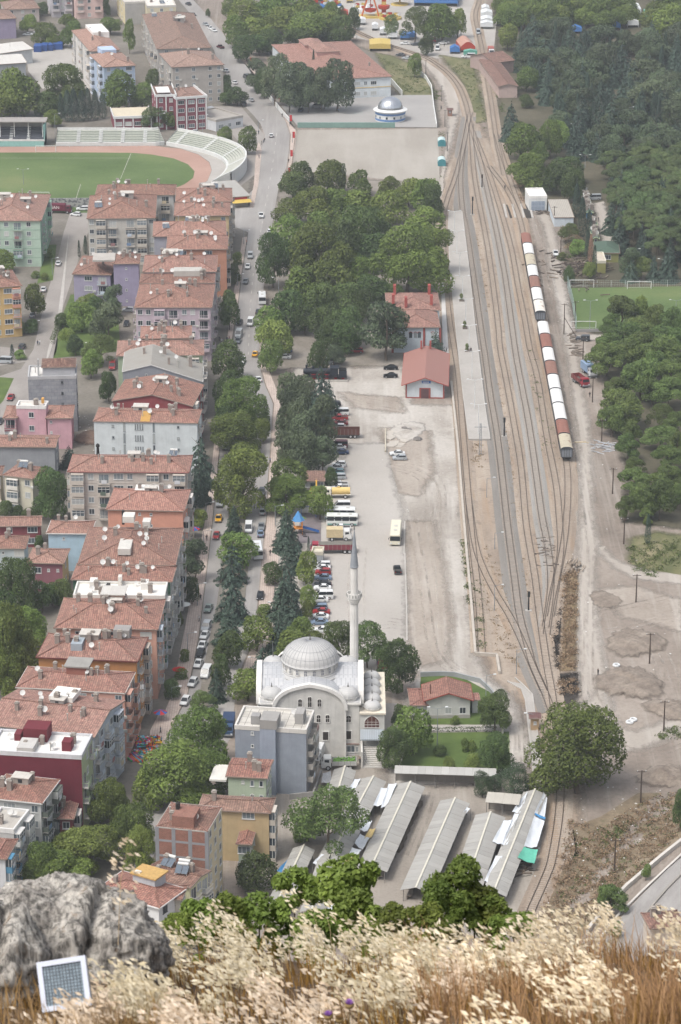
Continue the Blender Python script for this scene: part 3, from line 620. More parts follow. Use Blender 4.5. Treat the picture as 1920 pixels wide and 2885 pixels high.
# ================================================================ BUILDINGS
ZO={'A': (0,0),'B': (0,480),'C': (0,960),'D': (0,1440),'E': (0,1920),'F': (0,2365),'G': (620,0),'H': (620,480),'I': (620,960),'J': (620,1440),'K': (620,1920),'L': (620,2365),'P': (1220,0),'Q': (1220,480),'R': (1220,960),'S': (1220,1440),'T': (1220,1920),'U': (1220,2365)}
def q(z,x,y): o=ZO[z];return (o[0]+x/2.24,o[1]+y/2.24)
WHITE=lambda: paint('#cfd0cf',.6,0,.08)
GL=glass_dark()
DC={}
def cached(k,f):
 if k not in DC: DC[k]=f()
 return DC[k]
def win_data(w,h,fr):
 def f():
  a=MB();t=.12
  a.box(-w/2,-.07,0,-w/2+t,0,h);a.box(w/2-t,-.07,0,w/2,0,h);a.box(-w/2+t,-.07,h-t,w/2-t,0,h);a.box(-w/2+t,-.07,0,w/2-t,0,t)
  n=1 if w<1 else (2 if w<1.8 else 3)
  for k in range(1,n): x=-w/2+w*k/n;a.box(x-.04,-.06,t,x+.04,0,h-t)
  a.box(-w/2-.08,-.13,-.09,w/2+.08,0,-.01)
  b=MB();b.box(-w/2+t,-.025,t,w/2-t,-.002,h-t)
  return a.data('window',paint(fr,.5,0,.06)),b.data('pane',GL)
 return cached(('win',w,h,fr),f)
def bal_data(w,col,kind,depth=1.15):
 def f():
  a=MB();a.box(-w/2,-depth,-.18,w/2,0,0,1)
  if kind=='solid':
   a.box(-w/2,-depth,0,w/2,-depth+.1,.95);a.box(-w/2,-depth+.1,0,-w/2+.1,0,.95);a.box(w/2-.1,-depth+.1,0,w/2,0,.95)
  else:
   a.bar((-w/2,-depth+.05,.95),(w/2,-depth+.05,.95),.07);a.bar((-w/2+.03,-depth,.95),(-w/2+.03,0,.95),.07);a.bar((w/2-.03,-depth,.95),(w/2-.03,0,.95),.07)
   n=int(w/.28)
   for k in range(n+1): x=-w/2+.03+k*(w-.06)/n;a.box(x-.02,-depth+.03,0,x+.02,-depth+.07,.93)
   a.box(-w/2,-depth+.02,.0,w/2,-depth+.06,.3)
  d=MB();d.box(-w/2+.3,-.03,.02,w/2-.3,-.003,2.15);e=MB()
  for x in (-w/2+.3,-.05,w/2-.4,-w/4): e.box(x,-.07,.02,x+.09,-.03,2.2)
  return a.data('balcony',[paint(col,.8,0,.15),paint('#a9a6a1',.8)]),d.data('balcony_door',GL),e.data('door_frame',paint('#c9c9c6',.6))
 return cached(('bal',w,col,kind),f)
def glazed_data(w,col,depth=1.15):
 def f():
  a=MB();a.box(-w/2,-depth,-.18,w/2,0,.85,0);a.box(-w/2,-depth,2.35,w/2,0,2.55,0)
  e=MB();n=max(3,int(w/.8))
  for k in range(n+1): x=-w/2+k*(w-.08)/n;e.box(x,-depth+.01,.85,x+.08,-depth+.09,2.35)
  e.box(-w/2,-depth+.0,1.75,w/2,-depth+.06,1.83)
  for s_ in (-1,1): e.box(min(s_*w/2,s_*(w/2-.08)),-depth/2-.04,.85,max(s_*w/2,s_*(w/2-.08)),-depth/2+.04,2.35)
  g=MB();g.box(-w/2+.05,-depth+.12,.85,w/2-.05,-.02,2.35)
  return a.data('glazed_balcony',paint(col,.8,0,.1)),g.data('pane',GL),e.data('balcony_frame',WHITE())
 return cached(('gbal',w,col),f)
def chim_data():
 a=MB();a.box(-.38,-.38,-.8,.38,.38,1.5);a.box(-.46,-.46,1.5,.46,.46,1.6,1);a.box(-.3,-.3,1.72,.3,.3,1.8,1)
 for x,y in ((-.26,-.26),(.26,-.26),(-.26,.26),(.26,.26)): a.box(x-.05,y-.05,1.6,x+.05,y+.05,1.72,1)
 return a.data('chimney',[plaster('#8c8078',.5),paint('#9b948c',.8)])
def dish_data():
 a=MB();a.lathe([(0,0),(.25,.03),(.45,.1),(.5,.13)],14)
 R_=Matrix.Rotation(rad(58),3,'X');a.v=[tuple(R_ @ Vector(p)+Vector((0,0,.95))) for p in a.v]
 a.tube((0,.05,0),(0,.05,.95),.035,n=6);a.bar((0,0,.95),(0,-.45,1.2),.04);return a.data('satellite_dish',paint('#c4c4c2',.5))
def heater_data():
 a=MB()
 for s_ in (-1,1): a.poly([(s_*.55-.5,-.9,.35),(s_*.55+.5,-.9,.35),(s_*.55+.5,.6,1.15),(s_*.55-.5,.6,1.15)],0);a.poly([(s_*.55-.5,-.9,.33),(s_*.55-.5,.6,1.13),(s_*.55+.5,.6,1.13),(s_*.55+.5,-.9,.33)],1)
 a.tube((-.9,.8,1.3),(.9,.8,1.3),.28,n=10,m=1)
 for x in (-1,1): a.bar((x,.6,0),(x,.6,1.1),.06,m=1);a.bar((x,-.85,0),(x,-.85,.35),.06,m=1)
 return a.data('solar_heater',[paint('#5d6670',.25),paint('#c9c9c6',.4)])
def hatch_data(col):
 a=MB();a.box(-1.6,-1.2,-.6,1.6,1.2,1.1);a.box(-1.75,-1.35,1.1,1.75,1.35,1.25,1);a.box(-.4,-1.23,.2,.4,-1.205,.9,2)
 return a.data('roof_hatch',[plaster(col,.4),plaster('#b5b0a8',.4),paint('#34383c',.5)])
def pipe_data():
 a=MB();a.tube((0,0,-.3),(0,0,1.3),.09,n=8);a.tube((0,0,1.3),(0,0,1.45),.17,n=8);return a.data('vent_pipe',paint('#a9a6a0',.6))
CLUT={'c': ('chimney',chim_data),'s': ('satellite_dish',dish_data),'h': ('solar_heater',heater_data),'p': ('vent_pipe',pipe_data)}
WT={'w': (1.4,1.5),'W': (2.4,1.5),'n': (.8,1.3),'d': (.6,.7),'t': (1.0,2.0)}
def face_items(t,spec,length,place,storeys,sh,fr,balc,z0=.95,bkind='rail',first=0,skip=()):
 cols=spec.split();n=len(cols)
 wid={'b': 3.2,'B': 3.2,'W': 2.5,'w': 1.9,'.': 1.7,'n': 1.5,'d': 1.5,'s': 2.4,'f': 1.4,'x': 1.4,'t': 1.7}
 tot=sum(wid[c] for c in cols);k=length/tot;x=0
 for ci,c in enumerate(cols):
  cw=wid[c]*k;cx=x+cw/2;x+=cw
  if c=='.': continue
  for s_ in range(first,storeys):
   if (ci,s_) in skip or rnd.random()<.03: continue
   zb=s_*sh
   if c in WT:
    W_,H_=WT[c];a,b=win_data(W_,H_,fr);o=put('window',a,t,*place(cx,zb+(z0 if c!='d' else 1.4)));put('pane',b,o)
    if c in 'wW' and rnd.random()<.14: put('air_conditioner',cached('ac',lambda: MB().box(-.42,-.34,0,.42,-.03,.58).data('air_conditioner',paint('#bdbdb8',.5))),t,*place(cx+W_*.5+.55,zb+.5))
   elif c=='b':
    if s_==0: continue
    if rnd.random()<.22: a,b,e=glazed_data(3.0 if k>.9 else 2.4,balc);o=put('glazed_balcony',a,t,*place(cx,zb));put('pane',b,o);put('frame',e,o)
    else: a,b,e=bal_data(3.0 if k>.9 else 2.4,balc,bkind);o=put('balcony',a,t,*place(cx,zb));put('balcony_door',b,o);put('door_frame',e,o)
    if c=='b' and rnd.random()<.45: hc=rnd.choice(['#c9ccd0','#b9c3cf','#8f6a6a','#6f86a3','#c3b59a','#5d6b60']);put('hanging_cloth',cached(('cloth',hc),lambda: MB().box(-.75,-1.22,.25,.55,-1.17,1.15).data('hanging_cloth',paint(hc,.9,0,.2))),o,(rnd.uniform(-.5,.6),0,0))
   elif c=='B':
    a,b,e=glazed_data(3.0 if k>.9 else 2.4,balc);o=put('glazed_balcony',a,t,*place(cx,zb));put('pane',b,o);put('frame',e,o)
   elif c=='s':
    for j in range(4): a,b=win_data(.32,1.5,'#8a8f92');o=put('window',a,t,*place(cx-.9+j*.6,zb+.9));put('pane',b,o)
   elif c=='x':
    a,b=win_data(.55,2.5,'#8a8f92');o=put('window',a,t,*place(cx,zb+.35));put('pane',b,o)
def roof_mesh(kind,x0,y0,x1,y1,z,pitch,asym=.5,drop=0):
 """Roof over the eave rectangle; returns builder, ridge lines and height function."""
 mb=MB();w=x1-x0;d=y1-y0;th=.16;lines=[]
 A,B,C,D=(x0,y0,z),(x1,y0,z),(x1,y1,z),(x0,y1,z)
 if kind=='hip':
  if w>=d: r=d/2*.9;R1,R2=(x0+r,y0+d/2,z+pitch*d/2),(x1-r,y0+d/2,z+pitch*d/2);F=[(A,B,R2,R1),(B,C,R2),(C,D,R1,R2),(D,A,R1)]
  else: r=w/2*.9;R1,R2=(x0+w/2,y0+r,z+pitch*w/2),(x0+w/2,y1-r,z+pitch*w/2);F=[(A,B,R1),(B,C,R2,R1),(C,D,R2),(D,A,R1,R2)]
  lines=[(R1,R2),(A,R1),(D,R1 if w>=d else R2),(B,R2 if w>=d else R1),(C,R2)]
  hz_=lambda x,y: z+pitch*min(x-x0,x1-x,y-y0,y1-y)
 elif kind=='gx':
  R1,R2=(x0,y0+d*asym,z+pitch*d/2),(x1,y0+d*asym,z+pitch*d/2);F=[(A,B,R2,R1),(C,D,R1,R2)];lines=[(R1,R2)]
  hz_=lambda x,y: z+pitch*d/2*(1-abs(y-y0-d/2)/(d/2))
 elif kind=='gy':
  B=(x1,y0,z-drop);C=(x1,y1,z-drop)
  R1,R2=(x0+w*asym,y0,z+pitch*w/2),(x0+w*asym,y1,z+pitch*w/2);F=[(D,A,R1,R2),(B,C,R2,R1)];lines=[(R1,R2)]
  hz_=lambda x,y: z+pitch*w/2*(1-abs(x-x0-w*asym)/(w*max(asym,1-asym)))-drop*max(0,(x-x0)/w-asym)
 elif kind=='shed':
  C=(x1,y1,z+pitch*d);D=(x0,y1,z+pitch*d);F=[(A,B,C,D)];hz_=lambda x,y: z+pitch*(y-y0)
 for f in F:
  mb.poly(f);mb.poly([(p[0],p[1],p[2]-th) for p in f[::-1]],1)
 edge={'hip': [(A,B),(B,C),(C,D),(D,A)],'gx': [(A,B),(C,D)],'gy': [(D,A),(B,C)],'shed': [(A,B),(B,C),(C,D),(D,A)]}[kind]
 if kind in ('gx','gy'): edge+=[(A,R1) if kind=='gx' else (A,R1),(R1,D if kind=='gx' else B),(B if kind=='gx' else D,R2),(R2,C)]
 for a,b in edge: mb.bar((a[0],a[1],a[2]-th/2),(b[0],b[1],b[2]-th/2),.1,th+.06,1)
 return mb,lines,hz_
def building(name,label,FL,FR,BR,h,wall,roof='hip',tile='#b4715a',old=.45,pitch=.27,front='',right='',left='',storeys=None,cat='apartment block',group=None,
             fcol=None,rcol=None,lcol=None,balc='#b9b2a8',fr='#c4c5c4',clut='',ov=.45,deck='#b9b4ab',para='#b9b4ac',fascia='#8a7a70',extra=(),hatch=0,first=0,bkind='rail',asym=.5,drop=0,sh=None,z0=.95,band=None,wallm=None,seed=None,depth=None):
 p0,p1,p2=at(*FL,h),at(*FR,h),at(*BR,h)
 ex=(p1-p0);ex.z=0;w=ex.length;ex.normalize();ey=Vector((-ex.y,ex.x,0));d=depth or max(3,(p2-p1).dot(ey))
 rz=math.atan2(ex.y,ex.x);t=thing(name,label,cat,(p0.x,p0.y,0),rz,group)
 st=storeys or max(1,round(h/3));sh=sh or h/st;r=random.Random(seed or label)
 o=ov if roof!='flat' else 0
 x0,y0,x1,y1=o,o,w-o,d-o
 mb=MB();zt=h-(.1 if roof!='flat' else 0)
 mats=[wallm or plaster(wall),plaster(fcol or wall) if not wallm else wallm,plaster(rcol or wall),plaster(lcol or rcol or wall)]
 if roof=='gy': 
  tp=zt+pitch*w/2-.12*pitch;xm=w*asym
  mb.poly([(x0,y0,-.5),(x1,y0,-.5),(x1,y0,zt-drop),(xm,y0,tp),(x0,y0,zt)],1);mb.poly([(x1,y1,-.5),(x0,y1,-.5),(x0,y1,zt),(xm,y1,tp),(x1,y1,zt-drop)],0)
 elif roof=='shed':
  mb.poly([(x0,y0,-.5),(x1,y0,-.5),(x1,y0,zt),(x0,y0,zt)],1);mb.poly([(x1,y1,-.5),(x0,y1,-.5),(x0,y1,zt+pitch*d),(x1,y1,zt+pitch*d)],0)
 else:
  mb.poly([(x0,y0,-.5),(x1,y0,-.5),(x1,y0,zt),(x0,y0,zt)],1);mb.poly([(x1,y1,-.5),(x0,y1,-.5),(x0,y1,zt),(x1,y1,zt)],0)
 ym=d/2;gz=zt+(pitch*d/2-.1 if roof=='gx' else 0)
 zr=zt-(drop if roof=='gy' else 0)
 if roof=='gx':
  mb.poly([(x1,y0,-.5),(x1,y1,-.5),(x1,y1,zt),(x1,ym,gz),(x1,y0,zt)],2);mb.poly([(x0,y1,-.5),(x0,y0,-.5),(x0,y0,zt),(x0,ym,gz),(x0,y1,zt)],3)
 else:
  zb_=zt+(pitch*d if roof=='shed' else 0)
  mb.poly([(x1,y0,-.5),(x1,y1,-.5),(x1,y1,zb_ if roof=='shed' else zr),(x1,y0,zr)],2);mb.poly([(x0,y1,-.5),(x0,y0,-.5),(x0,y0,zt),(x0,y1,zb_)],3)
 mb.build('wall',mats,t)
 if band:
  mb=MB()
  for s_ in range(1,st):
   z=s_*sh-.12;mb.box(x0-.06,y0-.06,z,x1+.06,y0,z+.16);mb.box(x1,y0,z,x1+.06,y1,z+.16)
  mb.build('floor_band',plaster(band),t)
 if roof=='flat':
  mb=MB();mb.poly([(0,0,h+.02),(w,0,h+.02),(w,d,h+.02),(0,d,h+.02)]);mb.build('roof_deck',deck if not isinstance(deck,str) else plaster(deck,.35),t)
  mb=MB();k=.28;mb.box(-.08,-.08,h-.35,w+.08,k,h+.55);mb.box(-.08,d-k,h-.35,w+.08,d+.08,h+.55);mb.box(-.08,k,h-.35,k,d-k,h+.55);mb.box(w-k,k,h-.35,w+.08,d-k,h+.55)
  mb.build('parapet',plaster(para,.3),t);hf=lambda x,y: h+.02
 else:
  tm=tile if not isinstance(tile,str) else tiles(tile,old)
  mb,lines,hf=roof_mesh(roof,0,0,w,d,h,pitch,asym,drop);ro=mb.build('roof',[tm,paint(fascia,.8)],t)
  if lines and isinstance(tile,str):
   mb=MB()
   for a,b in lines: mb.bar((a[0],a[1],a[2]+.05),(b[0],b[1],b[2]+.05),.28,.12)
   mb.build('ridge_cap',tiles(tile,.2),ro)
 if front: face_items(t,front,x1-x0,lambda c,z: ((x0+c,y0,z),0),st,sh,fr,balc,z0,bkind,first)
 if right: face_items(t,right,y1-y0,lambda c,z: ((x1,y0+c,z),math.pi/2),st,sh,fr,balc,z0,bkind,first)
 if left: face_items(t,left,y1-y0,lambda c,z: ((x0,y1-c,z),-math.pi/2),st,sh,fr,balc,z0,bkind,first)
 if group: clut=clut+'ccppspcs'
 for ch in clut:
  nm,fn=CLUT[ch];x=r.uniform(.14,.86)*w;y=r.uniform(.22,.85)*d
  put(nm,cached(nm,fn),t,(x,y,hf(x,y)),r.uniform(-.3,.3) if ch in 'sh' else 0,r.uniform(.85,1.25))
 for k in range(hatch):
  x=(.3+.4*r.random())*w if hatch>1 else w*r.uniform(.42,.58);y=d*r.uniform(.5,.68)
  hc=r.choice(['#9a9189','#a8a29a','#8f8a86']);put('roof_hatch',cached(('hatch',hc),lambda: hatch_data(hc)),t,(x,y,hf(x,y)),0,r.uniform(.85,1.3))
 for e in extra: e(t,w,d,h,hf)
 return t,w,d,h,hf
def bx(name,x0,y0,z0,x1,y1,z1,m):       # a box-shaped addition given in fractions of the roof
 def f(t,w,d,h,hf):
  mb=MB();mb.box(x0*w,y0*d,h+z0,x1*w,y1*d,h+z1);mb.build(name,m if not isinstance(m,str) else plaster(m,.3),t)
 return f
def hiproof(name,x0,y0,x1,y1,z0,hh,wall,tile,pitch=.3,kind='hip'):
 def f(t,w,d,h,hf):
  mb=MB();mb.box(x0*w+.3,y0*d+.3,h+z0,x1*w-.3,y1*d-.3,h+z0+hh);mb.build('upper_storey',plaster(wall),t)
  mb,ln,_=roof_mesh(kind,x0*w,y0*d,x1*w,y1*d,h+z0+hh,pitch);mb.build(name,[tiles(tile),paint('#8a7a70',.8)],t)
 return f
B_=building
TG='tiled apartment blocks along the avenue'
# ---- far rows beyond the stadium
B_('apartment_block','grey beige block with low hipped roof directly behind the maroon sports building',q('A',1085,425),q('A',1418,408),q('A',1345,322),15,'#a09a93',tile='#b28672',front='w . w . w w',left='b w b',clut='ccpps',old=.3)
B_('apartment_block','long brown roofed block with many roof hatches running along the far avenue',q('A',990,310),q('A',1335,300),q('A',1195,84),15,'#a8a39d',tile='#ab8473',left='b w b w b w b',front='w w w',clut='cccspphh',hatch=2,old=.3)
B_('apartment_block','white block with salmon roof and a white roof terrace behind the poplars',q('A',570,325),q('A',762,315),q('A',636,183),15,'#bdb9b4',tile='#cc9078',left='b w b w b',front='w w',clut='cccs',extra=(bx('roof_terrace',.45,.55,.3,1.0,.95,2.6,'#d3d0cc'),),old=.15)
B_('apartment_block','pale blue block with white balconies in front of the salmon roof',q('A',652,425),q('A',862,412),q('A',800,330),14.5,'#9fb0c6',tile='#c28468',left='B w B',front='w w W',clut='cs',balc='#c4ccd8',extra=(bx('stair_head',.3,.8,.2,.75,1.1,2.4,'#a3b6d0'),),old=.2)
B_('apartment_block','tall pale pink block with stacked balconies at the upper edge',q('A',465,-135),q('A',655,-142),q('A',700,-200),18,'#c6a9a2',front='b w b',right='b w',bkind='solid',balc='#c9b3ad')
B_('apartment_block','whitish balcony block beside the tall pale pink one',q('A',318,-130),q('A',462,-135),q('A',452,-190),17,'#aeaab0',front='b w b',bkind='solid',balc='#b9b4b6')
B_('apartment_block','block with blank grey gable and yellow side wall of windows',q('A',790,20),q('A',915,15),q('A',815,-50),9.6,'#9a9895',roof='flat',lcol='#c6b98f',left='w w w w',storeys=3)
B_('apartment_block','small cream block with flat roof terrace beside the far avenue',q('A',930,45),q('A',1112,40),q('A',1100,-15),9.5,'#bfb597',roof='flat',front='w w w',clut='cchs',deck='#c9c4bc')
B_('villa','lavender house with brown hipped roof at the upper corner',q('A',-60,124),q('A',108,115),q('A',45,62),8.7,'#8d829c',tile='#b78a78',right='b w',front='',cat='house')
B_('villa','low house with pale red roof behind the lavender one',q('A',35,62),q('A',255,52),q('A',205,4),6,'#ab9f99',tile='#c0917d',front='w w w',cat='house')
white_sheet=sheet('#cfcdc8',.5,.25);grey_sheet=sheet('#a9adb1',.4,.3)
B_('works_hall','long works hall with off-white sheet roof near the blue containers',q('A',-90,352),q('A',215,308),q('A',165,254),6,'#b4b8bb',roof='gx',tile=white_sheet,pitch=.2,cat='shed',clut='p')
B_('works_hall','corrugated metal hall with white roof in front of the long works hall',q('A',-80,412),q('A',172,395),q('A',135,338),8.5,'#a8adb3',roof='gx',tile=white_sheet,pitch=.18,cat='shed',wallm=grey_sheet)
mar='#7c3946'
def pilasters(n,face='front'):
 def f(t,w,d,h,hf):
  for k in range(n+1):
   mb=MB();x=min(max(k*w/n,.25),w-.25);mb.box(x-.22,-.28,0,x+.22,.1,h);mb.build('pilaster',WHITE(),t)
 return f
def fascia_white(t,w,d,h,hf):
 mb=MB();mb.box(-.3,-.35,h,w+.3,0,h+.9);mb.box(w,0,h,w+.3,d,h+.9);mb.box(-.3,0,h,0,d,h+.9);mb.build('white_fascia',WHITE(),t)
B_('sports_building','maroon four storey wing with white pilasters and two white roof panels',q('A',985,612),q('A',1112,608),q('A',1060,540),12.5,mar,tile='#a9705c',ov=0,front='w w',left='w w',extra=(pilasters(2),fascia_white,bx('roof_panel',.1,.1,1.0,.75,.6,1.3,'#d6d4d0')),cat='public building',pitch=.15,clut='cc')
B_('sports_building','maroon main front with three bays of windows between white pilasters',q('A',1112,628),q('A',1305,615),q('A',1250,545),12,mar,tile='#a9705c',ov=0,front='W W W',extra=(pilasters(3),fascia_white),cat='public building',pitch=.15,clut='ccs')
B_('sports_building','low maroon hall with pale sheet roof beside the four storey wing',q('A',722,750),q('A',960,742),q('A',945,682),4.6,mar,roof='shed',tile=sheet('#cfc6b0',.4,.25),pitch=.03,ov=0,front='W W W W',storeys=1,z0=1.8,extra=(pilasters(4),fascia_white),cat='public building')
B_('stadium_office','low white office with grey flat roof beside the stadium curve',q('A',1365,765),q('A',1535,735),q('A',1500,662),4,'#b9bcbf',roof='flat',deck='#98938c',para='#a09b94',front='W w W',storeys=1,cat='office')
B_('stadium_office','small grey lean-to with pale roof at the corner of the maroon front',q('A',1308,705),q('A',1375,690),q('A',1352,664),3.5,'#96959a',roof='gx',tile=grey_sheet,pitch=.3,cat='shed')
# ---- green and beige blocks by the stadium
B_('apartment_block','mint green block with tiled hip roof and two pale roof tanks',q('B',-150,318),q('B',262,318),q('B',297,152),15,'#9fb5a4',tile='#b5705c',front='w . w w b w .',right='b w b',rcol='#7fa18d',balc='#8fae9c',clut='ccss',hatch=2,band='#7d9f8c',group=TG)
B_('apartment_block','beige block with five balcony storeys facing the lavender houses',q('B',548,305),q('B',985,300),q('B',1005,155),15,'#aeaba3',tile='#b76f58',front='w B b . b B w',right='w b w',clut='cccchss',hatch=1,group=TG)
B_('apartment_block','block with balconies behind the beige one, its roof against the pitch',q('B',600,156),q('B',1105,155),q('B',1098,90),14.6,'#b3b3b2',tile='#b76f58',front='. . . . . b b',clut='cccp',group=TG)
B_('apartment_block','lavender house with blue panels and hipped roof by the side street',q('B',455,655),q('B',705,660),q('B',722,545),9.2,'#948da6',tile='#c07a64',front='. W b',clut='cc',balc='#a6b3bd',storeys=3,extra=(bx('blue_panel',.33,.025,-9.0,.53,.045,-.5,'#5f7fa0'),),group=TG)
B_('apartment_block','taller blank lavender block joined behind the lavender house',q('B',708,590),q('B',885,588),q('B',893,528),13.4,'#8f88a2',tile='#c07a64',front='. d .',clut='s',extra=(bx('roof_slab',-.7,.2,.1,.1,.95,.6,'#a49f98'),),group=TG)
B_('apartment_block','furthest red roof of the row above the kiosk with the yellow awning',q('B',1108,200),q('B',1470,196),q('B',1478,112),15,'#b3aea6',tile='#b46c56',right='b w b',front='',clut='ccsshp',hatch=1,group=TG)
B_('apartment_block','red roofed block with a yellowish front, second of the row from the kiosk',q('B',1098,288),q('B',1455,285),q('B',1465,203),15,'#b9a176',tile='#b9705a',front='. w . . w',right='b w b',clut='ccsss',group=TG)
B_('apartment_block','block with grey blue gable and cross shaped red roof, third from the kiosk',q('B',965,418),q('B',1432,412),q('B',1437,318),15,'#949aa5',tile='#ba6f58',roof='hip',right='b w b',clut='ccsshh',hatch=1,group=TG)
B_('apartment_block','red walled block with cluttered roof hatch, fourth from the kiosk',q('B',1050,500),q('B',1440,497),q('B',1450,410),15,'#b07a60',rcol='#9c4a45',tile='#b76c55',front='. w . W .',right='b w b',clut='ccsss',hatch=1,group=TG)
lp='#b0a0aa'
B_('apartment_block','far section of the long mauve block, its roof heaped with aerials',q('B',900,643),q('B',1370,640),q('B',1393,533),16,lp,tile='#b56a56',right='b w b',clut='cchssspp',hatch=2,group=TG,para='#5b5653')
B_('apartment_block','middle section of the long mauve block with white roof slab',q('B',880,712),q('B',1357,710),q('B',1370,652),16,lp,tile='#b56a56',right='b w',clut='cc',extra=(bx('roof_slab',.45,.35,1.0,.82,.8,2.6,'#a9a69f'),),group=TG)
B_('apartment_block','near section of the long mauve block with a sooty chimney mark',q('B',848,865),q('B',1340,865),q('B',1357,720),16,lp,tile='#b86f5a',front='w w B b w w b',right='b w b w',left='b b',clut='ccccpp',hatch=1,balc='#b8aab2',group=TG)
B_('apartment_block','yellow ochre block with white window rows at the picture edge',q('B',-90,745),q('B',142,728),q('B',169,622),15.4,'#bf9f62',rcol='#b08571',tile='#b8705c',front='. W . W b',right='w b',clut='cch',hatch=1,balc='#c28f7c',group=TG)
B_('apartment_block','block with stepped red roof between the mauve and pale green blocks',q('B',885,1062),q('B',1212,1058),q('B',1217,980),14,'#b3a596',tile='#bf7059',roof='hip',clut='ccccpp',right='b w',group=TG)
B_('apartment_block','pale green block with weathered roof above the grey gabled shed roof',q('B',735,1172),q('B',1290,1165),q('B',1300,1068),13.5,'#97a789',tile='#ba715b',front='. . . . b w b',right='b w',clut='ccccps',old=.6,group=TG)
# ---- middle group
conc=M('blockwork',lambda: None) if False else None
def blockwork():
 t=NT('blockwork');br=t.n('ShaderNodeTexBrick');br.inputs['Color1'].default_value=srgb('#8b8e93');br.inputs['Color2'].default_value=srgb('#979a9e');br.inputs['Mortar'].default_value=srgb('#80838a')
 br.inputs['Scale'].default_value=1;br.inputs['Brick Width'].default_value=1.5;br.inputs['Row Height'].default_value=1.0;br.inputs['Mortar Size'].default_value=.05;t.l(t.uv(),br.inputs['Vector'])
 n=t.noise(t.uv(.5,.5),1,5,.7);return t.out(t.mix(br.outputs[0],t.ramp(n,[(.3,(.72,.72,.73)),(.7,(1.1,1.1,1.1))]),.9,'MULTIPLY'),.9)
BW=M('blockwork',blockwork)
B_('concrete_shell','unfinished grey concrete building with brown hipped penthouse roof',q('C',178,238),q('C',482,232),q('C',552,160),15,'#8d9095',roof='flat',wallm=BW,deck='#c3c1bd',para='#a3a4a6',right='w . w',front='. . . d .',storeys=5,fr='#55585c',extra=(hiproof('penthouse_roof',.28,.15,1.0,.95,.1,2.4,'#9a9ba0','#75453f'),bx('tall_flue',.2,.2,0,.23,.3,4.5,'#a0a0a0')),clut='p',cat='building site')
B_('apartment_block','block with grey gable wall and weathered sheet roof sloping two ways',q('C',772,195),q('C',1282,190),q('C',1284,60),14,'#868a92',roof='gy',tile=sheet('#98958f',.9,.6),pitch=.17,asym=.36,drop=3.0,front='. d . . .',clut='cp',ov=.15,right='b w b',fascia='#c6c6c4',group=TG)
B_('apartment_block','block with dark red gable wall under a two slope clay roof',q('C',705,380),q('C',1218,400),q('C',1232,262),13.4,'#86383b',roof='gy',tile='#bb6b54',pitch=.2,drop=.6,clut='ccccsp',hatch=1,right='b w b',ov=.3,group=TG,front='. d . . d .')
B_('apartment_block','blank white block with slit windows and round stains on its wall',q('C',588,508),q('C',1250,520),q('C',1252,432),15,'#bfc6c8',tile='#be715b',front='. d x s x . d .',fr='#8a8f92',right='b w',clut='cccps',hatch=1,ov=.2,pitch=.2,group=TG,extra=(lambda t,w,d,h,hf: MB().poly([(w*.45,.2,h+.12),(w*.54,.2,h+.12),(w*.54,d*.48,h+.2*d*.48+.12),(w*.45,d*.48,h+.2*d*.48+.12)]).build('yellow_roof_panel',paint('#b08a4c',.7,0,.15),t),))
B_('villa','pink house with white rimmed roof terrace and orange water tank',q('C',105,420),q('C',290,424),q('C',302,392),11,'#bf929c',roof='flat',deck='#c4bfb8',para='#d1cfcc',front='. w .',clut='ccp',storeys=3,cat='house',extra=(bx('water_tank',.82,.4,.6,.9,.7,1.9,'#c9922f'),))
B_('villa','pink wing with plain wall and tiled roof against the concrete shell',q('C',288,490),q('C',462,488),q('C',458,406),8.6,'#c0929c',tile='#bf745f',front='d . .',cat='house')
B_('villa','pink balcony wing at the corner of the side street',q('C',18,488),q('C',112,488),q('C',118,410),8.6,'#b98d97',tile='#c07a64',front='b',cat='house',balc='#8e5560')
B_('villa','house with rough grey party wall and broken roof terrace',q('C',-60,668),q('C',355,672),q('C',408,596),8.4,'#85888d',tile='#b6705b',old=.6,front='',right='w',clut='cccps',cat='house',roof='gx',pitch=.16)
B_('villa','cream house with white bay windows in front of a walnut tree',q('C',15,848),q('C',212,872),q('C',236,792),9.4,'#c2bda9',tile='#a9604d',front='B w',right='w',clut='cch',cat='house',balc='#c9c6bf')
B_('villa','next cream house cut by the picture edge',q('C',-120,850),q('C',12,850),q('C',18,790),9.2,'#bdb39c',tile='#b2705c',front='B B',cat='house')
B_('outbuilding','low outbuilding with tilted clay roof behind the cream house',q('C',232,890),q('C',338,846),q('C',362,757),6,'#8d7f76',roof='gy',tile='#b5705b',cat='outbuilding',pitch=.2)
B_('apartment_block','long cream block with glazed corner balconies and brown trim',q('C',425,826),q('C',1195,832),q('C',1198,722),15,'#b9b1a8',tile='#b96c57',front='B w b W w w b w b',right='b w',left='b',clut='ccccpph',hatch=1,band='#a89f96',fascia='#8f5f5c',group=TG)
B_('apartment_block','orange block with plain front and a white cluttered roof hatch',q('C',668,1066),q('C',1166,1076),q('C',1194,938),14.2,'#c98a72',tile='#c1694f',old=.1,front='. . d d . .',right='b w b',clut='cp',hatch=1,balc='#c9c4bf',extra=(bx('white_slab',.3,.5,1.0,.62,.95,1.25,'#cfcdc8'),),group=TG)
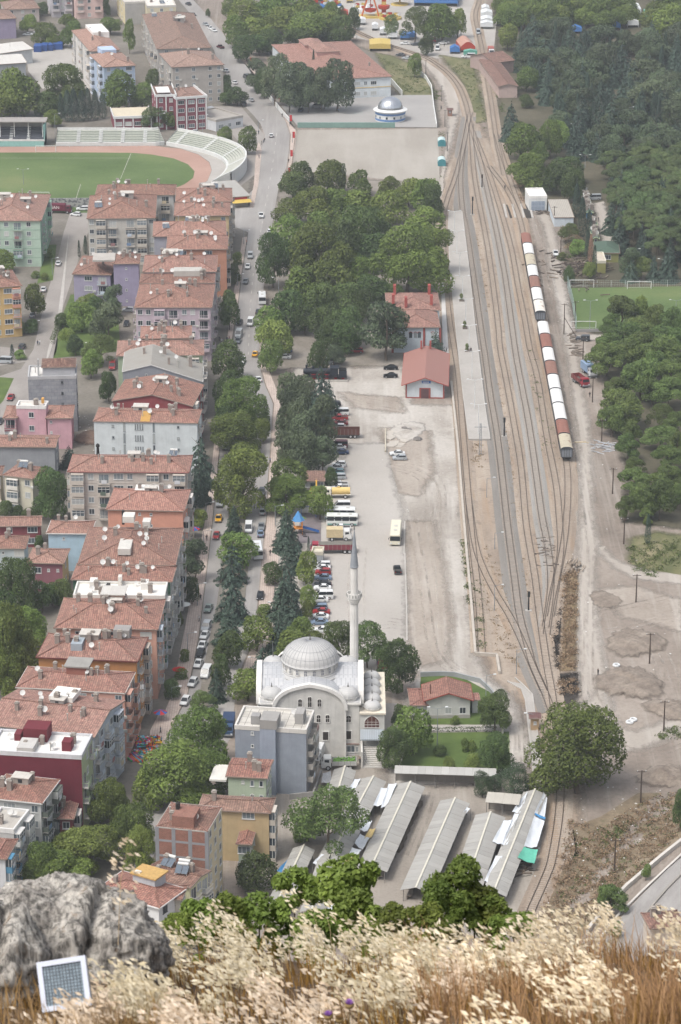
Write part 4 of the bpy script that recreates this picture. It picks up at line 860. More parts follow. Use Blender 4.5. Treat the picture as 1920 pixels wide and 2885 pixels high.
# ---- lower left houses
B_('villa','low maroon house with long tiled roof and white windows',q('D',-60,98),q('D',264,92),q('D',280,28),5.6,'#7e3a41',tile='#ad7060',front='w w . W',roof='gx',clut='c',cat='house')
B_('villa','pale bluish house with red roof and brown door frame',q('D',-60,236),q('D',166,236),q('D',186,152),6,'#aab6ba',tile='#b96f58',front='. d . W',clut='cc',cat='house')
B_('villa','plum coloured house with yellow side wall and hipped roof',q('D',165,326),q('D',405,332),q('D',470,238),7.2,'#85525c',rcol='#b7a370',tile='#bc7a63',front='W d d',right='w',clut='cc',cat='house',storeys=2)
B_('villa','sky blue house with white cornice beside the big brown roof',q('D',292,140),q('D',578,144),q('D',582,60),9.5,'#9fbccc',tile='#bb7560',front='. d . .',right='w',clut='ccs',cat='house',fascia='#c9c9c6')
# ---- stepped row along the avenue,from the orange block down
B_('apartment_block','largest brown hipped roof of the row with four skylight boxes',q('D',490,335),q('D',1110,342),q('D',1148,106),17,'#a19b95',tile='#a3614f',old=.5,right='b w b w b w',rcol='#bdbbb8',clut='sssspps',balc='#b9b6b2',extra=(bx('skylight',.4,.12,1.2,.53,.4,2.6,'#b9b7b0'),bx('skylight',.38,.78,3.0,.5,.92,4.4,'#c4c2bb'),bx('skylight',.6,.66,2.8,.68,.78,4.3,'#bdbbb5'),bx('soot_flue',.36,.9,1.5,.385,.94,4.8,'#35302d')),group=TG)
B_('apartment_block','shallow clay roof with dark green wall below the largest brown roof',q('D',448,432),q('D',1088,446),q('D',1114,345),16.4,'#3f6450',tile='#b76955',right='b w b',clut='ccsspss',rcol='#b5b9b4',balc='#a9aaa6',group=TG)
B_('apartment_block','flat roofed block with white terrace and green parapet wall',q('D',465,542),q('D',1040,548),q('D',1086,462),16.2,'#4b715b',roof='flat',deck='#cfccc6',para='#c6c4be',right='b w b',rcol='#55806a',clut='ccss',balc='#b9b6b2',extra=(bx('roof_box',.15,.6,0,.23,.95,1.6,'#cfccc6'),bx('roof_box',.72,.55,0,.8,.9,1.5,'#cfccc6'),bx('roof_box',.46,.8,0,.5,1,2.2,'#c6c2ba'),bx('dark_flue',.36,.05,0,.4,.25,2.6,'#3b3836')),group=TG)
B_('apartment_block','salmon block with pale stair tower and dormer gable on its roof',q('D',340,738),q('D',1000,748),q('D',1045,556),16,'#c4937f',tile='#b76a55',front='. W . w . W',right='b w b w',clut='ccccccpsss',hatch=1,balc='#a9b3bd',group=TG,extra=(bx('stair_tower',.42,.6,.5,.62,.85,3.6,'#c09a88'),bx('tower_lid',.4,.57,3.6,.64,.88,3.8,'#b3b0aa')))
B_('apartment_block','block with dark red eaves and glazed dormer, next to the salmon block',q('D',228,922),q('D',872,950),q('D',948,796),15.6,'#a9743c',rcol='#b07a3e',tile='#b0604d',right='b w B',clut='ccccccss',hatch=1,balc='#a99f95',fascia='#6b3a36',extra=(bx('glazed_dormer',.32,.2,.5,.43,.55,2.2,'#8f9aa3'),bx('broken_tank_base',.68,.72,.8,.84,.95,2.8,'#8d8a87')),group=TG)
B_('apartment_block','salmon block with flat grey eaves and brick tank base on the roof',q('D',98,1112),q('D',792,1150),q('D',876,1016),15,'#c28f7e',tile='#b46451',front='w W . W W w . w',right='b w b',clut='ccpp',balc='#b08a7c',fascia='#b9b5ae',bkind='solid',ov=.2,extra=(bx('tank_base',.42,.45,.6,.6,.85,2.9,'#8e5a4c'),bx('tank_lid',.4,.42,2.9,.63,.88,3.2,'#8b8984')),group=TG)
B_('apartment_block','wide tiled roof with two white skylights above the maroon terrace block',q('E',-90,272),q('E',600,352),q('E',757,116),15,'#a7b0bb',tile='#b86e5b',right='b w b w b w',roof='gx',pitch=.2,clut='cccccsss',hatch=1,balc='#b4bbc4',front='',old=.4,extra=(bx('skylight',.4,.62,1.4,.62,.9,2.4,'#d3d1cb'),),group=TG)
B_('apartment_block','maroon block with white roof terrace and red chimney stacks',q('E',-70,448),q('E',515,482),q('E',592,348),16,'#6b2a38',fcol='#67202f',rcol='#a3ad86',roof='flat',deck='#d2d1cd',para='#b8b9bc',right='b w b',clut='ss',balc='#9fb08f',group=TG,extra=(bx('stair_head',.3,.6,0,.56,1.02,2.7,'#6a242e'),bx('chimney_stack',.76,.25,0,.86,.5,1.9,'#6a242e'),bx('chimney_stack',.2,.6,0,.27,.85,1.4,'#6a242e'),bx('roof_vault',.3,.02,0,.48,.5,1.3,'#b0aeaa')))
B_('apartment_block','white block with hipped roof and grey side balconies below the maroon wall',q('E',-80,735),q('E',268,772),q('E',380,618),12.5,'#b0b2b1',tile='#b46451',front='. W . w',right='b w b',clut='cccs',balc='#5f665f',bkind='solid',fascia='#c9c9c6',hatch=1)
B_('apartment_block','grey flat roofed block with dishes, lower than the hipped white block',q('E',-90,930),q('E',88,950),q('E',217,828),11.5,'#a9a8a6',roof='flat',deck='#a7a29a',para='#c4c4c2',right='b w B',clut='ccss',balc='#c4c4c2')
B_('apartment_block','corner block with red roof and blue balconies at the picture edge',q('E',-90,1112),q('E',45,1122),q('E',138,996),11,'#b9bcc0',tile='#b5604c',right='b w b',balc='#4f7f9c')
B_('villa','small dark red house with tiled roof under the maroon wall',q('E',362,866),q('E',470,868),q('E',526,735),6.5,'#713038',tile='#a85a4a',right='b',front='w',clut='cp',cat='house',balc='#b9b6b2')
# ---- houses below the mosque
def brick_frame():
 t=NT('brick');br=t.n('ShaderNodeTexBrick');br.inputs['Color1'].default_value=srgb('#805449');br.inputs['Color2'].default_value=srgb('#906153');br.inputs['Mortar'].default_value=srgb('#8f7a6f')
 br.inputs['Scale'].default_value=1;br.inputs['Brick Width'].default_value=.3;br.inputs['Row Height'].default_value=.2;br.inputs['Mortar Size'].default_value=.02;t.l(t.uv(),br.inputs['Vector'])
 n=t.noise(t.uv(.6,.6),1,4);return t.out(t.mix(br.outputs[0],t.ramp(n,[(.3,(.75,.75,.75)),(.7,(1.1,1.1,1.1))]),.9,'MULTIPLY'),.9)
BRK=M('brick',brick_frame)
def frame_grid(t,w,d,h,hf):
 for x in (.2,w*.34,w*.66,w-.2): mb=MB();mb.box(x-.35,-.06,0,x+.35,.2,h);mb.build('concrete_column',plaster('#7d7f84'),t)
 for z in range(3,int(h)+1,3): mb=MB();mb.box(0,-.045,z-.3,w,.2,z+.12);mb.build('concrete_beam',plaster('#85878b'),t)
def brick_face(t,w,d,h,hf):
 mb=MB();mb.box(.02,-.02,-.4,w-.02,.1,h-.02);mb.build('brick_infill',BRK,t)
B_('apartment_block','tower with raw brick party wall and cream windowed side',q('E',985,915),q('E',1312,948),q('E',1490,802),17.5,'#c1b594',tile='#ae6a58',old=.5,roof='hip',ov=.02,right='w w w',clut='cps',pitch=.12,fascia='#a5a29c',extra=(brick_face,frame_grid,bx('brick_stair_head',.3,.05,-.3,.72,.5,2.2,BRK),bx('dark_flue',.3,.3,0,.36,.4,3.4,'#2b2826')))
B_('apartment_block','tan house with old mottled roof tiles and blue grey glazed bays',(556,2280),(764,2291),(812,2250),10.5,'#ad976f',tile='#9c6a58',old=.8,front='. W',right='B w',roof='hip',clut='cp',cat='house')
B_('villa','light green house with red sheet roof in front of the blue grey flats',q('K',35,598),q('K',302,612),q('K',420,497),9,'#9dac94',tile='#ae5947',old=.2,roof='gx',pitch=.14,front='. d n n',right='W w',clut='cccp',cat='house',extra=(bx('terrace',-.4,.1,-1.6,0,.9,-1.2,'#c9c7c0'),))
slabs=M('deckslabs',lambda: (lambda t: t.out(t.mix((lambda br: (setattr(br,'offset',0),t.l(t.uv(),br.inputs['Vector']),br.outputs[0])[2])(t.n('ShaderNodeTexBrick',i_Color1=srgb('#c4c1ba'),i_Color2=srgb('#b4b0a8'),i_Mortar=srgb('#6f6b66'),i_Scale=1.0,i_Brick_Width=1.6,i_Row_Height=2.6,i_Mortar_Size=.05)),t.ramp(t.noise(t.uv(.6,.6),1,4),[(.3,(.8,.8,.8)),(.7,(1.05,1.05,1.05))]),.8,'MULTIPLY'),.9))(NT('deck slabs')))
def shaft(t,w,d,h,hf):
 mb=MB();mb.box(.36*w,-.9,-.4,.58*w,0,h+.5);mb.build('lift_shaft',plaster('#8a94a4'),t);mb=MB();mb.box(.36*w,-.95,h+.5,.6*w,3.5,h+2.4);mb.build('lift_head',plaster('#8f8d8a'),t)
B_('apartment_block','blue grey flats with slab roof and cluttered side balconies by the mosque',q('K',95,290),q('K',545,320),q('K',594,196),13.6,'#828a96',rcol='#8f8f92',roof='flat',deck=slabs,para='#c1beb8',front='. d . . . .',right='b b',clut='ps',bkind='solid',balc='#a09c96',extra=(shaft,bx('chimney_block',.2,.2,0,.32,.4,1.8,'#8d8c8b'),bx('chimney_block',.8,.35,0,.92,.7,2.3,'#93918e')))
B_('villa','little pale green house with hipped red roof between the tan and cream houses',q('K',100,1025),q('K',202,1030),q('K',270,905),6.2,'#97a592',tile='#b25c49',front='W',right='n n',cat='house')
B_('apartment_block','house with brown roof carrying three tilted solar heaters',q('F',892,230),q('F',1205,306),q('F',1358,202),12.5,'#c4c29c',tile='#87503f',old=.3,right='b w b',roof='gx',pitch=.16,clut='hhhcccc',cat='house',balc='#c9c6bd')
B_('apartment_block','white house with bright red hipped roof and yellow lidded stair head',q('F',600,318),q('F',1008,436),q('F',1142,300),14.5,'#c9cbcb',tile='#b75f4a',old=.1,right='w w',front='w w',cat='house',fascia='#d3d3d1',fr='#3f4144',extra=(bx('stair_head',.38,.5,.6,.72,.9,2.6,'#a9adb3'),bx('yellow_lid',.35,.46,2.6,.75,.94,2.85,paint('#b5945c',.6,0,.2)),bx('white_box',.4,.52,2.85,.48,.6,3.1,'#d6d6d4')),clut='c')
B_('apartment_block','pale block squeezed behind the bright red roof with narrow dark windows',q('F',1040,372),q('F',1150,380),q('F',1216,290),14,'#aaa69c',tile='#b56d59',right='w n',cat='house')
B_('villa','red roofed house beside the slope road, mostly hidden by grass',q('U',1370,565),q('U',1600,545),q('U',1590,440),12,'#b9ad9f',tile='#ad6a5c',clut='cc',cat='house',extra=())
# ---- public buildings
yb='#c9ae6a'
def school_bands(t,w,d,h,hf):
 for z in (h-.3,h/2-.15): mb=MB();mb.box(.35,.33,z,w-.35,.42,z+.3);mb.box(w-.42,.42,z,w-.33,d-.4,z+.3);mb.build('yellow_band',plaster(yb),t)
B_('school','two storey white and yellow school under a huge low red roof',q('G',560,508),q('G',1088,482),q('G',872,256),8,'#bfc7cb',tile='#bb6f5c',old=.15,pitch=.14,front='. . w W w w W w W . .',right='w . w . w',storeys=2,cat='school',extra=(school_bands,hiproof('roof_monitor',.33,.5,.62,.72,1.2,2.2,'#b78d84','#bd7563'),hiproof('roof_monitor',.3,.74,.55,.92,.8,2.0,'#b78d84','#bd7563')),clut='cc')
def goods_front(t,w,d,h,hf):
 red=plaster('#94473f');ovx=1.15
 mb=MB();mb.box(w*.38,ovx-.12,0,w*.62,ovx,3.0);mb.build('door_surround',red,t)
 mb=MB();mb.box(w*.42,ovx-.15,0,w*.58,ovx-.125,2.7);mb.build('door',paint('#5b4345',.7),t)
 for x in (ovx-.05,w-ovx-.35): mb=MB();mb.box(x,ovx-.08,0,x+.4,ovx+.3,h);mb.build('corner_stone',red,t)
 mb=MB();mb.box(ovx,ovx-.07,0,w-ovx,ovx,.35);mb.build('plinth',red,t)
 mb=MB();mb.box(w*.43,ovx-.1,h+.35,w*.62,ovx,h+1.05);s_=mb.build('station_sign',paint('#2f62a8',.5),t)
 mb=MB()
 for k in range(5): mb.box(w*.455+k*.35,ovx-.115,h+.55,w*.455+k*.35+.22,ovx-.1,h+.85)
 mb.build('lettering',WHITE(),s_)
 mb=MB();mb.box(w*.36,ovx-.1,h+.35,w*.42,ovx,h+1.0);mb.build('crest',paint('#c9cbd0',.6),t)
B_('goods_shed','station goods shed with broad red gable roof, white front and blue sign',q('I',1146,282),q('I',1443,286),q('I',1424,82),4.0,'#bcc5ca',roof='gy',tile=sheet('#9c7269',.45,.15,.6),pitch=.36,ov=1.15,cat='station building',extra=(goods_front,bx('chimney',.36,.93,2.0,.4,.96,4.2,'#9a4a42'),bx('chimney',.56,.93,2.0,.6,.96,4.2,'#9a4a42')),right='w w w',storeys=1,fascia='#9a5048')
def arches(t,w,d,h,hf):
 for i,x in enumerate((.38,.48,.56,.84)):
  mb=MB();n=8;r_=.45;z0=4.4
  pts=[(-r_,0),(r_,0)]+[(r_*math.cos(math.pi*k/n),1.3+r_*math.sin(math.pi*k/n)) for k in range(n+1)]
  mb.poly([(x*w+a,.38,z0+b) for a,b in pts]);o_=mb.build('arched_window',GL,t)
  mb=MB()
  for k in range(n): a,b=pts[2+k],pts[3+k];mb.bar((x*w+a[0]*1.15,.36,z0+1.3+(a[1]-1.3)*1.15),(x*w+b[0]*1.15,.36,z0+1.3+(b[1]-1.3)*1.15),.14,.1)
  mb.build('arch_trim',plaster('#97443c'),o_)
 for x in (.66,.995,.005): mb=MB();mb.box(x*w-.3,.25,0,x*w+.3,.44,h-.2);mb.build('red_pilaster',plaster('#97443c'),t)
B_('station_house','two storey station house with stepped red hip roofs and red chimneys',q('H',1090,993),q('H',1393,990),q('H',1388,880),7.6,'#b9c4cc',tile='#b06a5c',old=.2,extra=(arches,),cat='station building',pitch=.3)
B_('station_house','rear wing of the station with red roof and five capped chimneys',q('H',1055,884),q('H',1395,882),q('H',1385,772),8.2,'#b9c4cc',tile='#b06a5c',old=.2,cat='station building',pitch=.26,extra=tuple(bx('chimney',x,y,.6,x+.05,y+.09,3.6,'#9d4840') for x,y in ((.15,.75),(.1,.2),(.33,.05),(.8,.75),(.81,.15))))
B_('goods_shed','long brown roofed brick shed beside the straight far track',q('P',412,548),q('P',542,545),q('P',516,372),4.6,'#b09a92',roof='gy',tile='#8e5e58',old=.2,pitch=.25,cat='shed')
B_('goods_shed','end section of the long brick shed with a slightly higher roof',q('P',388,398),q('P',520,380),q('P',508,312),5.0,'#a08a84',roof='gx',tile='#8a5a55',old=.2,pitch=.25,cat='shed')
def gate(t,w,d,h,hf):
 mb=MB();mb.box(w*.12,-.12,0,w*.88,-.02,3.3);g=mb.build('gate',paint('#8c97a5',.6,0,.15),t)
 mb=MB()
 for k in range(5): mb.box(w*(.12+.19*k)-.04,-.16,0,w*(.12+.19*k)+.04,-.12,3.3)
 mb.box(w*.12,-.16,1.6,w*.88,-.121,1.75);mb.build('gate_rail',paint('#a9b2bd',.6),g)
B_('garage','white flat roofed garage with blue grey double gate by the pit',q('Q',610,172),q('Q',720,170),q('Q',714,118),4.6,'#c9cbc9',roof='flat',deck='#d3d2cd',para='#d6d5d1',extra=(gate,),cat='garage')
B_('store_shed','long low shed with weathered pale roof beside the white garage',q('Q',764,297),q('Q',893,296),q('Q',870,194),3.2,'#b4bec6',roof='shed',tile=sheet('#aaa59c',.6,.5),pitch=.03,cat='shed',ov=.2)
B_('camp_house','olive walled camp house with dark green hipped roof',q('Q',1022,520),q('Q',1182,522),q('Q',1150,452),3.2,'#7f8146',tile=sheet('#4f6556',.5,.2),pitch=.35,cat='lodge',front='. W .',storeys=1,ov=.4)
B_('camp_house','small flat roofed olive annex in front of the camp house',q('Q',1035,580),q('Q',1092,580),q('Q',1085,524),3.6,'#8b8a4a',roof='flat',deck='#b3a99a',para='#c4bfae',cat='lodge')
for i,(x,y) in enumerate([(962,158),(968,182),(977,208),(985,240),(990,268),(1018,345),(1016,375),(1022,402),(1030,432)]):
 B_('cabin','green roofed holiday cabin, %s in the row from the wood towards the camp house' % ORD[i],q('Q',x-24,y),q('Q',x+24,y),q('Q',x+22,y-22),2.4,'#6f7a4e' if i!=4 else '#3f7fa8',roof='gy',tile=sheet('#51695a',.5,.2),pitch=.5,cat='cabin',group='holiday cabins by the wood',front='n',storeys=1,fascia='#b9c2a0',depth=5)
B_('cottage','white plastered cottage with clay gable roof and three grilled windows',q('T',-58,124),q('T',258,120),q('T',255,15),4.2,'#b5b7b3',roof='gy',tile='#bd6b58',old=.1,pitch=.33,front='w w w',storeys=1,ov=.7,cat='cottage',right='w',fascia='#8e4a3f',extra=(bx('stone_plinth',.06,.045,-4.4,.94,.07,-3.4,'#9a9892'),bx('flue',.14,.3,.4,.16,.33,2.6,'#6b4a3f')))
B_('cottage_wing','lower clay roofed wing attached to the white cottage',q('K',1200,152),q('K',1318,150),q('K',1318,40),3.0,'#a5a7a3',tile='#b9685a',old=.1,pitch=.2,cat='cottage',front='W',storeys=1)
B_('cottage_porch','small glazed porch with red roof on the far corner of the cottage',q('T',238,118),q('T',300,116),q('T',296,70),3.2,'#b9bcbc',roof='gx',tile='#b9685a',old=.1,pitch=.2,cat='cottage',front='W',storeys=1)
B_('guard_hut','little tan guard hut with brown roof beside the curved kerb',q('T',608,232),q('T',686,232),q('T',684,208),3.0,'#a88c68',roof='gx',tile=sheet('#6d4f4c',.4,.2),pitch=.25,cat='hut',front='d',storeys=1)
B_('guard_hut','tiny brown hut beside the far service road',q('P',88,694),q('P',130,694),q('P',128,682),2.6,'#8f6a58',roof='gx',tile=sheet('#6d4f4c',.4,.2),pitch=.2,cat='hut',front='d',storeys=1)
for i,y in enumerate((905,1030)):
 c=at(*q('P',57,y+20));t=thing('site_hut','teal roofed round-topped hut, %s one beside the earth pitch' % ('far' if i==0 else 'near'),'hut',c,0,'round topped huts');mb=MB();n=8
 pts=[(1.4*math.cos(math.pi*k/n),1.6+1.0*math.sin(math.pi*k/n)) for k in range(n+1)]
 mb.poly([(-1.4,0,0),(1.4,0,0)]+[(a,0,b) for a,b in pts]);mb.build('end_wall',paint('#3f7f86',.6),t);mb=MB()
 for k in range(n): a,b=pts[k],pts[k+1];mb.poly([(a[0],0,a[1]),(a[0],5,a[1]),(b[0],5,b[1]),(b[0],0,b[1])])
 mb.build('roof',paint('#b4c8c8' ,.5),t);mb=MB();mb.box(-1.4,.01,0,-1.38,5,1.6);mb.box(1.38,.01,0,1.4,5,1.6);mb.build('side_wall',paint('#3f7f86',.6),t)
B_('kiosk','low kiosk with weathered red roof and white awning under the trees by the parked cars',q('I',528,885),q('I',665,885),q('I',665,836),2.8,'#a59d92',tile='#9c6a5e',old=.8,roof='shed',pitch=.12,front='W W',storeys=1,cat='kiosk')
B_('site_cabin','grey metal cabin with pale roof beside the long red lorry',q('J',578,268),q('J',650,270),q('J',650,236),2.6,'#a3a49f',roof='flat',deck='#bdb6a2',para='#b5ae9c',wallm=grey_sheet,cat='cabin')
mound(255,1235,4,7,1.6,8,ground_mat('brown heap',[(.3,srgb('#6b5446')),(.7,srgb('#8f7766'))],.4,.3,2,.6))
t=thing('soot_stack','black sooty flue figure on the roof edge of the long cream block','flue',at(*q('C',620,722),15.5));mb=MB();mb.tube((0,0,-1),(0,0,2.0),.45,.3,8);mb.build('flue',paint('#1d1c1c',.8),t);mb=MB();mb.lathe([(.3,2.0),(.5,2.2),(.45,2.7),(.1,3.0)],8);mb.build('cowl',paint('#1d1c1c',.8),t)
p=at(*q('I',600,985));t=thing('digger','yellow digger with raised arm half hidden under the trees','digger',p);yw=paint('#c79a35',.5);mb=MB();mb.box(-1.2,-1.2,1,1.2,1.4,2.2);mb.build('body',yw,t);mb=MB();mb.box(-1.1,.2,2.2,.1,1.3,3.2);mb.build('cab',GL,t)
for s_ in (-1,1): mb=MB();mb.box(s_*1.0-.3,-1.8,0,s_*1.0+.3,1.8,.9);mb.build('track',paint('#2b2a29',.9),t)
mb=MB();mb.bar((.4,-1,2),(.4,-2.6,5.2),.4);mb.bar((.4,-2.6,5.2),(.4,-4.4,3.6),.3);mb.build('arm',yw,t);mb=MB();mb.box(-.2,-5,2.8,1.0,-4.2,3.6);mb.build('bucket',paint('#6b5a35',.7),t)
# ================================================================ TREES
def proj(p):
 Z=p[2]-CAM_H;d=p[1]*math.cos(_t)-Z*math.sin(_t);up=p[1]*math.sin(_t)+Z*math.cos(_t)
 return 960+_F*p[0]/d,1442.5-_F*up/d,_F/d
def leaf_mesh(name,P,Nn,size,shade,mat_,rs,aspect=.62,bend=.25):
 n=len(P);A=rs.normal(size=(n,3));A -= (A*Nn).sum(1,keepdims=True)*Nn;A /= np.linalg.norm(A,axis=1,keepdims=True)+1e-9
 B=np.cross(Nn,A);s=(size*rs.uniform(.7,1.35,n))[:,None]/2
 v=np.empty((n,4,3),np.float32)
 v[:,0]=P-A*s;v[:,1]=P+B*s*aspect-Nn*s*bend;v[:,2]=P+A*s;v[:,3]=P-B*s*aspect-Nn*s*bend
 me=bpy.data.meshes.new(name);me.vertices.add(n*4);me.vertices.foreach_set('co',v.ravel())
 me.loops.add(n*4);me.loops.foreach_set('vertex_index',np.arange(n*4,dtype=np.int32))
 me.polygons.add(n);me.polygons.foreach_set('loop_start',np.arange(0,n*4,4,dtype=np.int32));me.polygons.foreach_set('loop_total',np.full(n,4,np.int32))
 me.update(calc_edges=True);at_=me.attributes.new('shade','FLOAT','FACE');at_.data.foreach_set('value',np.clip(shade,0,1).astype(np.float32));me.materials.append(mat_);return me
def unit(v): return v/(np.linalg.norm(v,axis=1,keepdims=True)+1e-9)
def lobed(name,seed,n,leaf,mat_,nl=14,low=.14,squash=1.0,lobe=(.2,.32),spread=.34,gap=.0,inner=.12):
 rs=np.random.RandomState(seed);C=[]
 for k in range(nl):
  a=rs.uniform(0,6.28);z=low+.10+(1-low-.27)*(k+rs.rand())/nl;r=spread*math.sqrt(rs.uniform(.25,1))*(1.15-.8*max(0,(z-.5)/.5)) ;C.append((r*math.cos(a),r*math.sin(a),z,rs.uniform(*lobe)))
 C.append((0,0,.78,.22));C=np.array(C);w=C[:,3] ** 2;w /= w.sum()
 m=int(n*1.7);i=rs.choice(len(C),m,p=w);D=unit(rs.normal(size=(m,3)));D[:,2]=np.where(D[:,2]<-.75,-D[:,2],D[:,2]);D=unit(D)
 rad_=np.where(rs.rand(m)<inner,rs.uniform(.3,.8,m),rs.uniform(.84,1.06,m))*(1+.12*np.sin(D[:,0]*9+i)*np.cos(D[:,1]*8+D[:,2]*7))
 P=C[i,:3]+D*(C[i,3]*rad_)[:,None]*np.array([1,1,.82*squash])
 ok=np.ones(m,bool)
 for k in range(len(C)):
  d=(P-C[k,:3])/np.array([1,1,.82*squash]);ok &= ~((np.linalg.norm(d,axis=1)<C[k,3]*.72) & (i!=k))
 if gap: ok &= rs.rand(m)>gap
 P,D,i=P[ok][:n],D[ok][:n],i[ok][:n];P[:,2]=np.clip(P[:,2],.02,1.02)
 P[:,:2] *= .5/np.percentile(np.hypot(P[:,0],P[:,1]),96)
 Nn=unit(D*.75+rs.normal(size=P.shape)*.5+np.array([0,0,.35]));cl=rs.rand(len(C))
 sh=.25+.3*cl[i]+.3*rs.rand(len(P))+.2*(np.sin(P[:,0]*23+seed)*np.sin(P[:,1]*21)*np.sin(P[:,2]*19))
 return leaf_mesh(name,P,Nn,np.full(len(P),leaf),sh,mat_,rs)
def conifer(name,seed,n,leaf,mat_,levels=11,power=.85,droop=.3,low=.06,ragged=.25):
 rs=np.random.RandomState(seed);Ps,Ns,Sh=[],[],[]
 nb_tot=0;br=[]
 for k in range(levels):
  f=k/(levels-1);z=low+(1-low-.04)*f;R_=.5*(1-f) ** power+.03
  nb=max(5,int(13*(1-f)+4))
  for j in range(nb): br.append((z+rs.uniform(-.03,.03),R_*rs.uniform(1-ragged,1.08),2*math.pi*(j+rs.rand())/nb))
 br=np.array(br);w=br[:,1] ** 1.4;w /= w.sum();i=rs.choice(len(br),n,p=w)
 u=rs.rand(n) ** .6;L=br[i,1]*u;a=br[i,2]+rs.normal(size=n)*.16*(1.15-.5*u);z=br[i,0]-droop*L*L*1.6-.02+rs.normal(size=n)*.012+.05*(1-u)
 P=np.stack([L*np.cos(a),L*np.sin(a),np.clip(z,.02,1)],1)
 D=np.stack([np.cos(a),np.sin(a),np.full(n,.9)],1);Nn=unit(unit(D)+rs.normal(size=(n,3))*.35)
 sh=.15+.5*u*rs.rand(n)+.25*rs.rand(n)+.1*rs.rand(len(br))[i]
 return leaf_mesh(name,P,Nn,np.full(n,leaf),sh,mat_,rs,.5)
def column(name,seed,n,leaf,mat_,fat=.5):
 rs=np.random.RandomState(seed);z=rs.rand(n) ** .8;a=rs.uniform(0,6.28,n);R_=fat*np.minimum(1,(z*5+.35))*(1-z) ** .45*(.85+.2*np.sin(a*5+z*17)*rs.rand(n))*rs.uniform(.75,1.05,n)
 P=np.stack([R_*np.cos(a),R_*np.sin(a),.03+.97*z],1);Nn=unit(np.stack([np.cos(a),np.sin(a),np.full(n,.25)],1)+rs.normal(size=(n,3))*.4)
 return leaf_mesh(name,P,Nn,np.full(n,leaf),.2+.6*rs.rand(n),mat_,rs,.4)
def umbrella(name,seed,n,leaf,mat_):
 rs=np.random.RandomState(seed);C=[]
 for k in range(15):
  a=2.4*k+rs.uniform(-.3,.3);r=.36*math.sqrt((k+.5)/15);C.append((r*math.cos(a),r*math.sin(a),.86-.9*r*r*1.6+rs.uniform(-.03,.03)-(.12 if k % 5==4 else 0),rs.uniform(.1,.17)))
 C=np.array(C);w=C[:,3] ** 2;w /= w.sum();i=rs.choice(len(C),n,p=w);D=unit(rs.normal(size=(n,3)));D[:,2]=np.where(D[:,2]<-.25,-D[:,2],D[:,2])
 P=C[i,:3]+D*(C[i,3]*rs.uniform(.8,1.08,n))[:,None]*np.array([1,1,.7]);Nn=unit(D+rs.normal(size=(n,3))*.4+np.array([0,0,.4]))
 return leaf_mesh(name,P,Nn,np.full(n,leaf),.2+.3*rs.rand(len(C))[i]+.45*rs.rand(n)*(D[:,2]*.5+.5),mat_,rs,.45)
bark=M('bark',lambda: (lambda t: t.out(t.ramp(t.noise(t.uv(14,3,'Object'),1,4),[(.3,srgb('#4a4038')),(.7,srgb('#75695c'))]),.95))(NT('bark')))
def trunk_mesh(seed,top=.7,limbs=5,r0=.03,lean=.02):
 r=random.Random(seed);mb=MB();p=Vector((0,0,-.03));n=5
 for k in range(n):
  e=Vector((r.uniform(-lean,lean),r.uniform(-lean,lean),-.03+(top+.03)*(k+1)/n));mb.tube(p,e,r0*(1-.75*k/n),r0*(1-.75*(k+1)/n),7,cap=False)
  if k>=1:
   for j in range(max(1,limbs // 3)):
    a=r.uniform(0,6.28);q_=e+Vector((math.cos(a)*.25,math.sin(a)*.25,r.uniform(.1,.2)));mb.tube(e,q_,r0*.4*(1-.5*k/n),r0*.12,5,cap=False)
  p=e
 return mb.data('trunk',bark,True)
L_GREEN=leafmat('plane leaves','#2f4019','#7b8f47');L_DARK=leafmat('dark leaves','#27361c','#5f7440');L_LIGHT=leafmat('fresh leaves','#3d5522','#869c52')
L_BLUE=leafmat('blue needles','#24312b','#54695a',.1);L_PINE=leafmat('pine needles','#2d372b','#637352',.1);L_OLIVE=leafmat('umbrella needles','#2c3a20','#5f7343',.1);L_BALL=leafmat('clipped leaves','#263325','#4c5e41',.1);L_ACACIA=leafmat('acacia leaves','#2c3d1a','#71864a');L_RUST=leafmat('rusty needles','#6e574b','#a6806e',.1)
SPEC={}
def spec(key,crowns,trunks,name,part='crown'): SPEC[key]=(crowns,trunks,name,part)
T1,T2,T3,T4=trunk_mesh(1),trunk_mesh(2),trunk_mesh(3,.95,0,.02),trunk_mesh(4,.8,6,.022)
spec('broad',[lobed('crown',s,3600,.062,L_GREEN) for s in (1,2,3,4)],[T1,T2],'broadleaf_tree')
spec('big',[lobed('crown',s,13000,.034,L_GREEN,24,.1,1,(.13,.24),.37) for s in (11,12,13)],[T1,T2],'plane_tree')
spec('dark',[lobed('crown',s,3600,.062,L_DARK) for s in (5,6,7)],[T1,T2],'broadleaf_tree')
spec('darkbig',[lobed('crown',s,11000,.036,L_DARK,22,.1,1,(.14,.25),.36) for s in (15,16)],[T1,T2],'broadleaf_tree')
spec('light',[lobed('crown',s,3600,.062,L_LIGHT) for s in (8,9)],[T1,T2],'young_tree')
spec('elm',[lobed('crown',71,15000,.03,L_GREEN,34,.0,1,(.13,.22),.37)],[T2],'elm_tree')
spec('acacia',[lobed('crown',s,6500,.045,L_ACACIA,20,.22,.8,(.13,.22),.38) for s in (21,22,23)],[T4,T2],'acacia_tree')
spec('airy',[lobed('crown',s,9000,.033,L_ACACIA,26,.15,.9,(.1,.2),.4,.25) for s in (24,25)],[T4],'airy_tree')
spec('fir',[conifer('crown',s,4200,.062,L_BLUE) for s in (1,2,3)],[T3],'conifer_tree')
spec('cedar',[conifer('crown',s,5200,.055,L_BLUE,8,.6,.25,.1,.4) for s in (4,5)],[T3],'cedar_tree')
